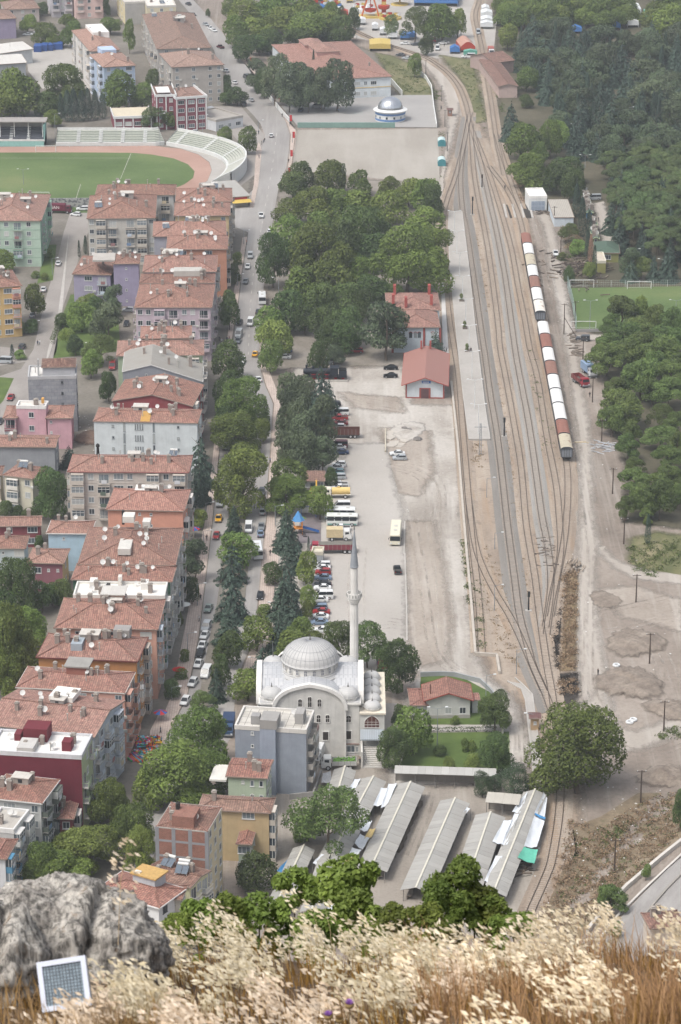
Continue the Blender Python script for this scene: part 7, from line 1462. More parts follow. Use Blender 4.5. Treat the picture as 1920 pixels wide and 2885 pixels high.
ml=lorry('white flatbed lorry loaded with green watermelons',q('K',752,548),92,'#cfd1cf','#b9bab6',7.0,'open',.9,name='melon_lorry')
mb=MB()
for k in range(110):
 x,y=rnd.uniform(-1.0,1.0),rnd.uniform(-3.3,1.1);mb.lathe([(.01,0),(.11,.05),(.16,.16),(.11,.27),(.01,.32)],7,x,y);n_=35;dz=rnd.uniform(1.4,1.9);mb.v[-n_:]=[(a,b,c+dz) for a,b,c in mb.v[-n_:]]
wm_=mb.build('watermelons',paint('#6a9447',.4,0,.3,8));wm_.matrix_basis=ml.matrix_basis.copy();tag(wm_,kind='stuff')
lorry('dark blue covered lorry on the avenue behind the flats',q('K',55,318),178,'#39506f','#2f3f5c',6.5,'box')
lorry('lorry with red cover and blue tail beside the mosque trees',q('J',1025,985),182,'#8a3038','#2f4a80',6.5,'open',1.2,'cover')
tr=lorry('maroon trailer lorry with white lettering behind the mint green block',q('B',372,268),-97,'#5a2330','#5f1f30',9.0,'box',name='trailer_lorry')
def text(name,s,size,m,parent,loc,rot,ext=.01):
 c=bpy.data.curves.new(name,'FONT');c.body=s;c.size=size;c.extrude=ext;c.align_x='CENTER';o=bpy.data.objects.new(name,c);COL.objects.link(o)
 dg=bpy.context.evaluated_depsgraph_get();me=bpy.data.meshes.new_from_object(o.evaluated_get(dg));bpy.data.objects.remove(o);me.materials.clear();me.materials.append(m)
 o=put(name,me,parent,loc);o.rotation_euler=rot;return o
text('lettering','RSAN',1.5,paint('#d8d6d2',.6),tr,(-1.215,-1.3,1.55),(math.pi/2,0,-math.pi/2))
text('lettering','RSAN',1.5,paint('#d8d6d2',.6),tr,(1.215,-1.3,1.55),(math.pi/2,0,math.pi/2))
# ---- the old steam engine on its plinth
def steam_engine():
 p=at(*q('I',665,245));t=thing('steam_locomotive','black steam locomotive with red wheels displayed on a kerbed plinth','locomotive',(p.x,p.y,0),rad(90));blk=paint('#1d232c',.45,0,.15);red=paint('#9a2f30',.5)
 mb=MB();mb.box(-2.0,-6.2,0,2.0,7.2,.25);mb.build('plinth',plaster('#a8a096',.3),t);mb=MB();mb.box(-2.25,-6.4,0,-2.0,7.4,.5);mb.box(2.0,-6.4,0,2.25,7.4,.5);mb.box(-2,-6.45,0,2,-6.2,.5);mb.box(-2,7.2,0,2,7.42,.5);mb.build('plinth_kerb',kerbstone,t)
 for s_ in (-1,1): mb=MB();mb.bar((s_*.72,-6,.32),(s_*.72,7,.32),.1,.14);mb.build('rail',steel,t)
 mb=MB();mb.tube((0,-1.6,2.5),(0,5.6,2.5),.82,n=18);mb.tube((0,5.6,2.5),(0,6.1,2.5),.86,.7,18);b_=mb.build('boiler',blk,t)
 mb=MB();mb.tube((0,5.2,3.2),(0,5.2,4.3),.26,.32,12);mb.build('chimney',blk,b_);mb=MB()
 for y in (3.4,1.3): mb.lathe([(.42,3.1),(.42,3.6),(.3,3.85),(.02,3.95)],12,0,y)
 mb.build('steam_dome',blk,b_)
 mb=MB();mb.box(-1.35,-3.6,1.4,-1.25,-1.5,3.6);mb.box(1.25,-3.6,1.4,1.35,-1.5,3.6);mb.box(-1.25,-1.6,1.4,1.25,-1.5,3.6);mb.box(-1.5,-3.9,3.6,1.5,-1.3,3.75);mb.build('cab',blk,t)
 mb=MB();mb.box(-1.35,-6.0,1.1,1.35,-3.8,2.9);mb.box(-1.2,-5.8,2.9,1.2,-3.9,3.1,1);mb.build('tender',[blk,paint('#111',.9)],t)
 mb=MB();mb.box(-1.25,-5.9,.95,1.25,6.0,1.2);mb.box(-1.35,-1.5,1.55,-.8,5.5,1.62);mb.box(.8,-1.5,1.55,1.35,5.5,1.62);mb.build('running_plate',blk,t);mb=MB();mb.box(-1.2,5.9,.75,1.2,6.2,1.2);mb.build('buffer_beam',red,t)
 mb=MB();mb.tube((-.07,0,0),(.07,0,0),.75,n=18);mb.tube((-.1,0,0),(.1,0,0),.15,n=8)
 w_=mb.data('driving_wheel',red);mb=MB();mb.tube((-.1,0,0),(.1,0,0),.45,n=12);w2=mb.data('wheel',red)
 for y in (-.4,1.4,3.2):
  for s_ in (-1,1): put('driving_wheel',w_,t,(s_*.78,y,1.1))
 for y in (4.9,-2.9,-5.0):
  for s_ in (-1,1): put('wheel',w2,t,(s_*.78,y,.8))
 for s_ in (-1,1): mb=MB();mb.bar((s_*.95,-.4,1.0),(s_*.95,4.4,1.0),.1,.16);mb.build('coupling_rod',CHROME,t);mb=MB();mb.tube((s_*.95,4.3,1.2),(s_*.95,5.4,1.2),.32,n=12);mb.build('cylinder',blk,t)
steam_engine()
row([('saloon','white','I',408,112,80),('hatchback','grey blue','I',418,72,80),('saloon','silver','H',755,985,95),('saloon','dark blue','H',665,935,92),('saloon','white','H',665,968,92),('van','grey','I',680,148,92),('hatchback','red','I',865,75,90)],'parked among the park trees','cars parked among the park trees')
# ================================================================ STADIUM
seatc=plaster('#a9aaa0',.4);conw=plaster('#c0c2c0',.3)
def terrace(label,path,n,dep=.85,ris=.42,flip=1):
 P=[at(*p) for p in path];o=P[0].copy();t=thing('stand_terrace',label,'terrace',o);P=[p-o for p in P];N=[]
 for i in range(len(P)):
  d=(P[min(i+1,len(P)-1)]-P[max(i-1,0)]).normalized();N.append(Vector((-d.y,d.x,0))*flip)
 Z=Vector((0,0,1))
 for k in range(n):
  mb=MB()
  for i in range(len(P)-1):
   a0,b0=P[i]+N[i]*dep*k,P[i+1]+N[i+1]*dep*k;a1,b1=P[i]+N[i]*dep*(k+1),P[i+1]+N[i+1]*dep*(k+1);z0,z1=.9+ris*k,.9+ris*(k+1)
   if k==0: z0=0
   mb.poly([a0+Z*z0,b0+Z*z0,b0+Z*z1,a0+Z*z1],1);mb.poly([a0+Z*z1,b0+Z*z1,b1+Z*z1,a1+Z*z1],0)
  mb.build('tier',[seatc,paint('#8d948b',.8)] if k else [conw,conw],t)
 mb=MB();D=dep*n;zt=.9+ris*n
 for i in range(len(P)-1):
  a,b=P[i]+N[i]*D,P[i+1]+N[i+1]*D;a2,b2=P[i]+N[i]*(D+.5),P[i+1]+N[i+1]*(D+.5)
  mb.poly([a+Z*zt,b+Z*zt,b+Z*(zt+.9),a+Z*(zt+.9)]);mb.poly([a+Z*(zt+.9),b+Z*(zt+.9),b2+Z*(zt+.9),a2+Z*(zt+.9)]);mb.poly([b2,a2,a2+Z*(zt+.9),b2+Z*(zt+.9)])
 mb.build('back_wall',conw,t)
 for e,i in ((0,0),(1,len(P)-1)):
  mb=MB();q0=P[i];nn=N[i];mb.poly([q0,q0+nn*D,q0+nn*D+Z*(zt+.9),q0+Z*1.3]);mb.poly([q0,q0+Z*1.3,q0+nn*D+Z*(zt+.9),q0+nn*D]);mb.build('end_wall',conw,t)
 for i in range(2,len(P)-1,max(2,len(P) // 5)):
  mb=MB();d=Vector((N[i].y,-N[i].x,0))*.7
  for k in range(n*2): a=P[i]+N[i]*dep*k/2;z=.95+ris*(k+2)/2;mb.poly([a-d+Z*z,a+d+Z*z,a+d+N[i]*dep/2+Z*z,a-d+N[i]*dep/2+Z*z]);mb.poly([a-d+Z*(z-.25),a+d+Z*(z-.25),a+d+Z*z,a-d+Z*z])
  mb.build('stair',conw,t)
 return t
terrace('straight open terrace of pale green steps behind the running track',[q('A',355+70*k,921) for k in range(10)]+[q('A',1040,916)],8)
terrace('curved open terrace of pale steps sweeping round the end of the track',smooth_px([q('A',1050,918),q('A',1150,936),q('A',1250,958),q('A',1340,985),q('A',1400,1014),q('A',1428,1045),q('A',1425,1085),q('A',1395,1125),q('A',1340,1165)],3),8)
def main_stand():
 p=at(*q('A',-120,925));t=thing('main_stand','roofed stadium stand with turquoise front wall and dark rows of seats','grandstand',p);L=(at(*q('A',285,925))-p).x;tq=paint('#86b3ad',.7,0,.12);dk=paint('#4c4f57',.8,0,.15)
 mb=MB();mb.box(0,0,0,L,.3,2.0);mb.build('front_wall',tq,t);mb=MB();mb.box(0,-.05,2.0,L,.35,2.6);mb.build('front_coping',conw,t)
 for k in range(9): mb=MB();mb.box(0,.4+k*.8,0,L,1.2+k*.8,2.0+k*.45);mb.build('seat_row',dk,t)
 mb=MB();mb.box(0,7.6,0,L,8,9);mb.build('back_wall',plaster('#8e8a86',.4),t);mb=MB();mb.box(L-.3,0,0,L,7.6,7.8);mb.build('side_wall',tq,t)
 mb=MB();mb.box(-1,1.5,8.6,L+.5,9,8.9);mb.build('roof',plaster('#8f8a86',.4),t)
 for k in range(5): mb=MB();x=L*(.08+.22*k);mb.box(x-.15,2.6,2,x+.15,2.9,8.6);mb.build('column',conw,t)
 for k in range(3): mb=MB();x=L*(.2+.27*k);mb.box(x-.6,.38,2.3,x+.6,7.2,2.4);[mb.box(x-.6,.4+j*.8,2.0+j*.45,x+.6,.85+j*.8,2.25+j*.45) for j in range(9)];mb.build('stair',conw,t)
main_stand()
low_wall('stadium_wall','dark stone wall with pale coping at the near end of the pitch',[q('B',295,235),q('B',600,232)],3.2,.5,M('stonewall',lambda: (lambda t: t.out(t.ramp(t.noise(t.uv(1.2,1.2),1,2),[(.4,srgb('#5d5f63')),(.55,srgb('#a09f9c'))]),.9))(NT('stone wall'))),zf=0)
def goal(pos,rz,label):
 p=at(*pos);t=thing('football_goal',label,'goal',p,rad(rz));wm=paint('#d5d6d5',.5);mb=MB();mb.bar((-3.66,0,0),(-3.66,0,2.44),.14);mb.bar((3.66,0,0),(3.66,0,2.44),.14);mb.bar((-3.73,0,2.44),(3.73,0,2.44),.14);mb.build('frame',wm,t);mb=MB()
 for s_ in (-3.66,3.66): mb.bar((s_,0,2.4),(s_,1.6,0),.07)
 mb.bar((-3.66,1.6,.05),(3.66,1.6,.05),.07);mb.build('net_support',wm,t)
goal(q('B',245,182),0,'white football goal on the stadium turf by the green block');goal(q('A',290,962),0,'white football goal by the straight terrace')
goal(q('Q',940,740),0,'white football goal at the far corner of the sports pitch');goal(q('Q',1302,750),0,'white football goal on the far side of the sports pitch');goal(q('Q',950,1003),0,'small white goal at the near edge of the sports pitch')
def mesh_fence(label,pts,h=3.5,zf=0,cat='fence',n=10,col='#9fb0ae',rails=5):
 P=[at(p[0],p[1],zf) for p in pts];t=thing('wire_fence',label,cat,P[0]);fm=paint(col,.5)
 for a,b in zip(P,P[1:]):
  a,b=a-P[0],b-P[0];k=max(2,int((b-a).length/4))
  for i in range(k+1): p=a+(b-a)*i/k;mb=MB();mb.bar((p.x,p.y,0),(p.x,p.y,h),.09);mb.build('post',fm,t)
  mb=MB()
  for j in range(rails): z=h*(j+1)/rails;mb.bar((a.x,a.y,z),(b.x,b.y,z),.025)
  m=int((b-a).length/.7)
  for i in range(m): p=a+(b-a)*i/m;mb.bar((p.x,p.y,0),(p.x,p.y,h),.02)
  mb.build('wire_mesh',fm,t)
mesh_fence('tall wire fence along the gravel road side of the sports pitch',[q('Q',905,1010),q('Q',880,860),q('Q',850,745)],4)
mesh_fence('wire fence with white posts behind the far goals of the sports pitch',[q('Q',860,738),q('Q',1568,735)],2.2,col='#bfc3c3',rails=3)
low_wall('pitch_wall','low grey wall at the near edge of the sports pitch',[q('Q',900,1020),q('Q',1075,1018)],.9,.4,plaster('#8b8a88'),zf=0)
mesh_fence('thin fence along the street side of the terrace',[q('A',355,932),q('A',700,930),q('A',1030,926)],1.2,rails=2,col='#bcc0bf')
low_wall('court_wall','green panelled wall between the school court and the earth pitch',[q('G',490,806),q('G',870,806),q('G',1105,806)],2.0,.3,plaster('#6f8f86',.3),zf=0)
low_wall('school_wall','white wall running down from the avenue past the school pines',[q('G',285,590),q('G',400,730),q('G',440,775)],1.8,.3,plaster('#c3c4c2',.2),zf=0)
low_wall('school_wall','white wall winding between the weedy bank and the service road',[q('G',1240,450),q('G',1300,500),q('G',1335,560),q('G',1350,690),q('G',1368,805)],1.6,.3,plaster('#c6c7c5',.2),zf=0)
low_wall('school_wall','short white ramp wall at the corner of the school',[q('G',1082,525),q('G',1150,603)],2.0,.4,plaster('#bcbdb8',.2),zf=0)
mesh_fence('rusty fence along the street side of the earth pitch',[q('G',485,830),q('G',470,930),q('G',455,1060)],2,rails=3,col='#8f857a')
# ---- silver dome (planetarium)
p=at(*q('G',1077,778));p.y+=5.8;t=thing('domed_hall','round white and blue hall with a shining silver dome','domed building',p);sv=paint('#b9bdc2',.18,.75,.1);blu=paint('#5c7fae',.5)
mb=MB();mb.lathe([(5.7,0),(5.7,3.6)],36);mb.build('wall',WHITE(),t,smooth=True)
for z in (.4,2.6): mb=MB();mb.lathe([(5.75,z),(5.76,z+.75)],36);mb.build('blue_band',blu,t,smooth=True)
mb=MB();mb.lathe([(5.7,3.5),(6.5,3.9),(6.5,4.15),(4.9,4.6)],36);mb.build('eave_rim',WHITE(),t)
mb=MB();mb.lathe([(4.85,4.5)]+dome_prof(4.8,4.3,4.6,9),24);mb.build('dome',sv,t)
for k in range(8): a=-math.pi/2+(k-3.5)*.5;mb=MB();mb.box(-.35,-.06,1.35,.35,.02,2.2);o=mb.build('window',GL,t,(5.75*math.cos(a),5.75*math.sin(a),0),a+math.pi/2)
mb=MB();mb.lathe([(1.6,0),(1.6,4.6)]+dome_prof(1.6,1.6,4.6,6),16);mb.build('small_dome',sv,t,(-.6,11,0),smooth=True);mb=MB();mb.box(-5,5,0,4,9,3.4);mb.build('annex',WHITE(),t)
# ---- kiosk with yellow awning
B_('street_kiosk','kiosk with grey roof, red sign band and yellow awning at the junction',q('H',-30,178),q('H',195,160),q('H',195,70),3.6,'#a8a39c',roof='shed',tile=sheet('#aaa8a3',.4,.3),pitch=.05,cat='kiosk',storeys=1,extra=(lambda t,w,d,h,hf: (MB().box(w*.3,.1,h-1.0,w*.9,.4,h-.35).build('sign_band',paint('#a3343a',.5),t),MB().poly([(w*.45,-2.2,h-1.7),(w*.98,-2.2,h-1.7),(w*.98,.1,h-1.05),(w*.45,.1,h-1.05)]).build('awning',paint('#bfa555',.6),t)),))
# ================================================================ FAIRGROUND
def tent(label,FL,FR,depth,h,rise,m,wallm=None,arch=False,cat='tent',group='tents and stalls of the fair'):
 a,b=at(*FL),at(*FR);w=(b-a).length;d=b-a;t=thing('fair_tent',label,cat,a,math.atan2(d.y,d.x),group);mb=MB();n=8 if arch else 2
 P=[(w*k/n,h+rise*(math.sin(math.pi*k/n) if arch else (1-abs(2*k/n-1)))) for k in range(n+1)]
 for (x0,z0),(x1,z1) in zip(P,P[1:]): mb.poly([(x0,0,z0),(x1,0,z1),(x1,depth,z1),(x0,depth,z0)])
 mb.build('roof',m,t);mb=MB();mb.poly([(0,.02,h*.4),(w,.02,h*.4)]+[(x,.02,z) for x,z in P[::-1]]);mb.box(0,.05,0,.1,depth,h);mb.box(w-.1,.05,0,w,depth,h);mb.build('side_sheet',wallm or m,t);mb=MB()
 for x in (.1,w-.1):
  for y in (.1,depth-.1): mb.bar((x,y,0),(x,y,h),.12)
 mb.build('pole',post_m,t);return t
cw=paint('#cfd2d4',.6,0,.08);cb=paint('#3f6ea8',.5);cr=paint('#a8402f',.5,0,.1);co=paint('#b48e80',.5,0,.1);cg=paint('#5f9f8f',.5);cyl=paint('#bfa85f',.5)
tent('red arched tent with pale orange roof beside the railway fork',q('P',176,332),q('P',268,330),14,2.4,2.0,co,cr,True)
tent('blue tent beside the red arched one',q('P',110,342),q('P',170,342),5,2.4,1,cb)
tent('green canopy stall in front of the red arched tent',q('P',200,360),q('P',280,358),3,2.4,.5,cg)
for i,(x,y,w) in enumerate([(302,185,78),(305,160,72),(305,118,72),(310,88,48)]): tent('white stall tent, %s in the line beside the straight far track' % ORD[i],q('P',x,y),q('P',x+w,y),7 if i else 5,2.6,.7,cw)
tent('large blue and white marquee at the upper edge of the fair',q('G',1225,40),q('G',1500,45),25,4,3,cw,cb,True)
tent('yellow awning spread beside the school roof',q('G',945,326),q('G',1078,326),12,3.0,.4,cyl)
for i,(x,y,w,m) in enumerate([(490,12,60,cw),(720,95,60,cw),(680,70,50,cb),(560,30,60,cr),(800,20,40,cyl),(860,5,60,cb),(870,160,50,cw),(1060,250,60,cw),(1140,255,60,cb),(1190,250,50,cb),(960,195,40,cw),(1010,225,40,cw),(600,10,50,cb),(760,110,50,cr)]): tent('%s stall roof of the fair, %s counted from the wood' % ({cw: 'white',cb: 'blue',cr: 'red',cyl: 'yellow'}[m],ORD[i]),q('G',x,y),q('G',x+w,y),5,2.5,.6,m)
for i,(x,y,w,m,dp) in enumerate([(705,22,120,cw,10),(690,70,140,cw,9),(1020,40,160,cw,8),(1190,50,50,cw,8),(1235,95,80,cw,14),(1340,120,110,cg,9),(1230,175,70,cw,9),(1135,190,50,cb,6),(1400,150,60,cw,6),(770,165,25,cw,6),(660,175,40,cw,6),(860,215,80,cb,5),(1080,250,30,cw,5)]): tent('%s stall tent at the far side of the wood, %s counted outwards from the railway' % ({cw: 'white',cb: 'blue',cg: 'teal'}[m],ORD[i]),q('P',x,y),q('P',x+w,y),dp,2.6,.8,m)
p=at(*q('G',1035,98));t=thing('drop_tower','red and yellow fair tower ride','fair ride',p)
for k in range(6): mb=MB();mb.box(-1,-1,k*3.2,1,1,(k+1)*3.2-.05);mb.build('tower_section',[cr,cyl][k % 2],t)
mb=MB();mb.lathe([(2.2,3),(2.6,3.5),(2.6,4.6),(1.2,4.9)],12);mb.build('gondola',cr,t);mb=MB();mb.lathe([(4,0),(4,.8),(.1,.9)],16);mb.build('platform',cyl,t)
p=at(*q('G',950,110));t=thing('pirate_swing','orange framed swing ride beside the red and yellow tower','fair ride',p);orange=paint('#c0683a',.5)
for s_ in (-1,1): mb=MB();mb.bar((-4,s_*1.6,0),(0,s_*1.2,13),.5);mb.bar((4,s_*1.6,0),(0,s_*1.2,13),.5);mb.build('frame_leg',orange,t)
mb=MB();mb.bar((0,0,13),(0,0,3),.3);mb.lathe([(.3,2.2),(2.4,2.8),(2.6,3.8)],10);mb.build('gondola',cr,t);mb=MB();mb.box(-5,-3,0,5,3,.9);mb.build('platform',cyl,t)
p=at(*q('G',1135,30));t=thing('carousel','small carousel with red and white striped cone roof','fair ride',p)
for k in range(12): a,b=2*math.pi*k/12,2*math.pi*(k+1)/12;mb=MB();mb.poly([(4.4*math.cos(a),4.4*math.sin(a),3.4),(4.4*math.cos(b),4.4*math.sin(b),3.4),(0,0,5.6)]);mb.build('roof_panel',[cr,cw][k % 2],t)
mb=MB();mb.lathe([(4,0),(4,.5),(.4,.55),(.4,5.4)],12);mb.build('turntable',cyl,t)
for k in range(3):
 p=at(*q('G',[905,1075,700][k],[60,120,40][k]));t=thing('fair_ride',['low round ride with white seats beside the swing','open ride platform in front of the tower','round ride with blue rim beside the wood'][k],'fair ride',p);mb=MB();mb.lathe([(5,0),(5,1),(3.5,1.2),(.1,1.3)],16);mb.build('platform',[cw,cyl,cb][k],t)
 for j in range(8): a=j*.785;mb=MB();mb.lathe([(.1,1.2),(.9,1.5),(.9,2.2)],8,3.6*math.cos(a),3.6*math.sin(a));mb.build('car',[cr,cw,cyl][(j+k) % 3],t)
for i,(x0,x1,y) in enumerate([(262,300,325),(305,335,322),(330,395,315),(215,262,330)]):
 a,b=at(*q('A',x0,y)),at(*q('A',x1,y));t=thing('freight_container','blue freight container in the works yard, %s of four' % ORD[i],'container',a,0,'blue containers');L=(b-a).x;mb=MB();mb.box(0,0,0,L,6,2.6);mb.build('box',paint('#32528f',.6,0,.15),t);mb=MB();[mb.box(L*k/8,-.06,.1,L*k/8+.1,0,2.5) for k in range(9)];mb.build('rib',paint('#2b477c',.6),t)
# ================================================================ POLES,LAMPS,FLAGS
wood_d=M('polewood',lambda: paint('#4a3f38',.9,0,.2));galv=paint('#8e9499',.5,.2);lampw=paint('#d2d5d6',.4);darkm=paint('#26282a',.6)
def hgt(px,top,base,ter=False):
 g=att(px,base) if ter else at(px,base);s_=proj(g)[2];return g,(base-top)/(s_*.93)
UP=[('R',947,-20,118),('R',1007,235,388),('R',1065,500,635),('R',1134,805,966),('S',1205,45,208),('S',1282,398,576),('S',1367,770,962),('T',1457,118,312),('T',1311,555,766),('U',1146,-10,212),('Q',827,846,1036),('Q',807,418,532),('Q',765,232,345),('Q',897,830,968)]
UL=['beside the second lorry under the grove','beside the walking man by the grove','beside the heap of white chairs','among the litter south of the goods train','beside the sapling at the weed patch','in the fork of the two gravel roads','on the upper dark spoil mound','beside the small weedy mound','at the foot of the dry slope','on the dry slope above the railway','with a stay wire beside the gravel road','beside the white pickup','in front of the low white shed','at the corner of the sports pitch']
for (zn,x,a,b),w_ in zip(UP,UL):
 px,ta=q(zn,x,a);_,ba=q(zn,x,b);g,h=hgt(px,ta,ba,zn in 'TU');t=thing('utility_pole','dark wooden utility pole ' + w_,'utility pole',g,0,'utility poles');mb=MB();mb.tube((0,0,-.3),(0,0,h),.17,.11,8);mb.build('pole',wood_d,t);mb=MB();mb.bar((-.95,0,h-.3),(.95,0,h-.3),.1,.12);mb.build('crossarm',wood_d,t)
 for k in (-.8,0,.8): mb=MB();mb.tube((k,0,h-.24),(k,0,h),.06,n=6);mb.build('insulator',lampw,t)
 if 'stay' in w_: mb=MB();mb.bar((0,0,h*.55),(3.6,-3.5,0),.14);mb.build('stay',wood_d,t)
def lamp(pos,h,arms,label,col=None,group='street lamps',arm=1.6,name='street_lamp',rz=0):
 t=thing(name,label,'lamp',pos,rad(rz),group);m=col or galv;mb=MB();mb.tube((0,0,0),(0,0,h),.1,.06,8);mb.build('post',m,t)
 for s_ in arms:
  mb=MB();mb.bar((0,0,h-.05),(s_*arm,0,h+.25),.07);a_=mb.build('arm',m,t);mb=MB();mb.box(min(s_*(arm-.1),s_*(arm+.5)),-.15,h+.2,max(s_*(arm-.1),s_*(arm+.5)),.15,h+.36);mb.build('lamp_head',lampw,a_)
LM=[('I',350,1165,1045,(1,),'beside the playground trees'),('D',1087,1200,1110,(1,),'by the market end of the pavement'),('D',1187,940,770,(1,),'beside the steps of the blocks'),('D',1248,600,460,(1,),'below the pine on the pavement'),('D',1287,200,150,(1,),'beside the blue and red parasol'),('C',1302,1120,1025,(1,),'by the trees in front of the long cream block'),('J',362,660,600,(-1,),'among the conifers of the paved walk'),('J',335,915,820,(-1,),'at the lower end of the paved walk'),('J',240,1010,945,(-1,),'at the kerb behind the mosque'),('T',28,415,165,(1,-1),'standing in the cottage lawn'),('T',335,90,-40,(1,),'at the cottage garden wall'),('T',637,300,205,(-1,),'by the guard hut'),('B',211,1025,955,(1,),'on the side street by the yellow block'),('B',333,660,560,(1,),'on the side street by the green block'),('B',508,1160,1095,(1,),'in the garden behind the mauve block'),('H',152,470,385,(1,),'at the junction by the parked scooters'),('H',112,730,660,(1,),'on the pavement by the red walled block'),('H',372,800,685,(-1,),'at the park edge by the minibus'),('G',243,830,765,(1,),'at the lay-by across from the school court'),('G',163,250,150,(1,),'beside the far wood'),('G',48,260,150,(1,),'on the far pavement'),('G',453,240,130,(1,),'in the trees above the school'),('G',775,260,185,(1,),'near the track above the school'),('G',865,250,180,(1,),'by the far curve of the track'),('G',1085,310,180,(1,),'at the near side of the fair'),('G',1520,220,160,(1,),'by the fairground trees'),('P',178,230,155,(1,),'between the fair and the stall tents'),('P',1097,200,125,(1,),'rising from the far wood'),('P',1232,790,685,(1,),'rising from the middle of the wood'),('P',900,880,790,(1,-1),'with two white heads in the wood'),('P',960,1060,985,(1,-1),'with two white heads by the wood path'),('Q',1265,590,503,(1,-1),'with two white heads by the camp house'),('Q',990,1000,830,(1,-1),'with floodlights at the near side of the sports pitch'),('Q',1532,930,825,(1,-1),'with floodlights at the far side of the sports pitch'),('Q',1457,700,568,(1,-1),'with floodlights behind the far goal'),('A',150,1165,1075,(1,-1),'with floodlights at the stadium turf'),('A',1012,920,730,(1,),'with a tall mast at the terrace corner'),('A',352,900,730,(1,),'with a mast between stand and terrace'),('A',1282,860,735,(1,),'before the maroon front'),('A',1087,815,700,(1,),'beside the willow at the maroon front'),('R',340,990,870,(1,),'leaning in the rubble beyond the platform end'),('S',390,240,140,(1,),'in the strip between yard wall and tracks'),('S',388,628,470,(1,),'beside the diagonal crossover track'),('S',527,1030,875,(1,),'by the last switch before the crossing')]
for zn,x,b,a,arms,w_ in LM: px,ba=q(zn,x,b);_,ta=q(zn,x,a);g,h=hgt(px,ta,ba);lamp(g,max(3,h),arms,'grey lamp post ' + w_)
for i,(zn,x,a,b) in enumerate([('Q',135,275,408),('Q',151,400,540),('Q',169,535,685),('Q',187,685,830),('Q',207,830,985),('Q',228,995,1130),('R',246,85,250),('R',263,265,440),('R',286,420,600)]):
 px,ta=q(zn,x,a);_,ba=q(zn,x,b);g,h=hgt(px,ta,ba);lamp(g+Vector((0,0,.55)),h,(1,-1),'slim pale double-armed platform lamp, %s from the far end of the platform' % ORD[i],lampw,'platform lamps',1.7,'platform_lamp')
px,ba=q('R',299,720);g,h=hgt(px,q('R',0,525)[1],ba);t=thing('lattice_mast','lattice mast with cross arm at the near end of the platform','mast',g)
mb=MB()
for x,y in ((-.3,-.3),(.3,-.3),(.3,.3),(-.3,.3)): mb.bar((x,y,0),(x*.5,y*.5,h),.08)
for k in range(12): z=h*k/12;z2=h*(k+1)/12;mb.bar((-.28,-.28,z),(.25,-.25,z2),.05);mb.bar((.28,.28,z),(-.25,.25,z2),.05)
mb.build('lattice',galv,t);mb=MB();mb.bar((-1.6,0,h-1),(1.6,0,h-1),.12);mb.build('cross_arm',galv,t)
for zn,x,a,b,w_ in [('Q',250,172,282,'at the far tip of the platform'),('R',450,488,607,'between the platform and the through track'),('S',604,507,632,'near the middle switches'),('Q',310,30,112,'in the station throat')]:
 px,ta=q(zn,x,a);_,ba=q(zn,x,b);g,h=hgt(px,ta,ba);t=thing('rail_signal','black railway signal post ' + w_,'railway signal',g,0,'railway signals');mb=MB();mb.box(-.7,-.5,0,.7,.5,.3);mb.build('base',kerbstone,t);mb=MB();mb.tube((0,0,.3),(0,0,h-1.2),.2,.15,8);mb.build('post',darkm,t);mb=MB();mb.box(-.28,-.2,h-1.3,.28,.2,h);hd_=mb.build('signal_head',darkm,t);mb=MB();mb.tube((0,-.2,h-.4),(0,-.32,h-.4),.12,n=8);mb.tube((0,-.2,h-.9),(0,-.32,h-.9),.12,n=8);mb.build('lens',paint('#5b1d1a' if 'throat' in w_ else '#2f3b33',.2),hd_)
for i,(x,b,top) in enumerate([(1300,480,385),(1400,640,545),(1420,800,700),(1435,955,840)]):
 px,ta=q('G',x,top);_,ba=q('G',x,b);g,h=hgt(px,ta,ba);t=thing('concrete_pole','grey concrete pole by the service road, %s from the far bend' % ORD[i],'pole',g,0,'poles by the service road');mb=MB();mb.tube((0,0,0),(0,0,h),.2,.12,8);mb.build('pole',plaster('#77736e'),t);mb=MB();mb.bar((-.6,0,h-.3),(.6,0,h-.3),.1);mb.build('crossarm',darkm,t)
flagr=paint('#b32a2c',.7);flagw=paint('#cfd0d0',.7)
for i,(x,y,b) in enumerate([(190,385,470),(283,508,600),(365,608,700),(440,745,800),(458,850,905),(444,965,1020),(431,1078,1120),(50,215,265)]):
 px,ba=q('G',x,b);g,h=hgt(px,q('G',0,y-16)[1],ba);t=thing('street_flag','red banner flag on a pole along the avenue, %s on the way to the junction' % ORD[i] if i<7 else 'pale blue and white banner on a pole at the far bend','flag',g,0,'banner flags along the avenue');mb=MB();mb.tube((0,0,0),(0,0,h),.08,.05,6);mb.build('pole',galv,t);mb=MB();mb.box(.1,-.02,h-2.4,.95,.02,h-.1);mb.build('banner',flagr if i<7 else paint('#9fb4c9',.7),t)
 if i in (1,2): mb=MB();mb.box(1.0,-.02,h-2.4,1.7,.02,h-.3);mb.build('second_banner',flagw,t)
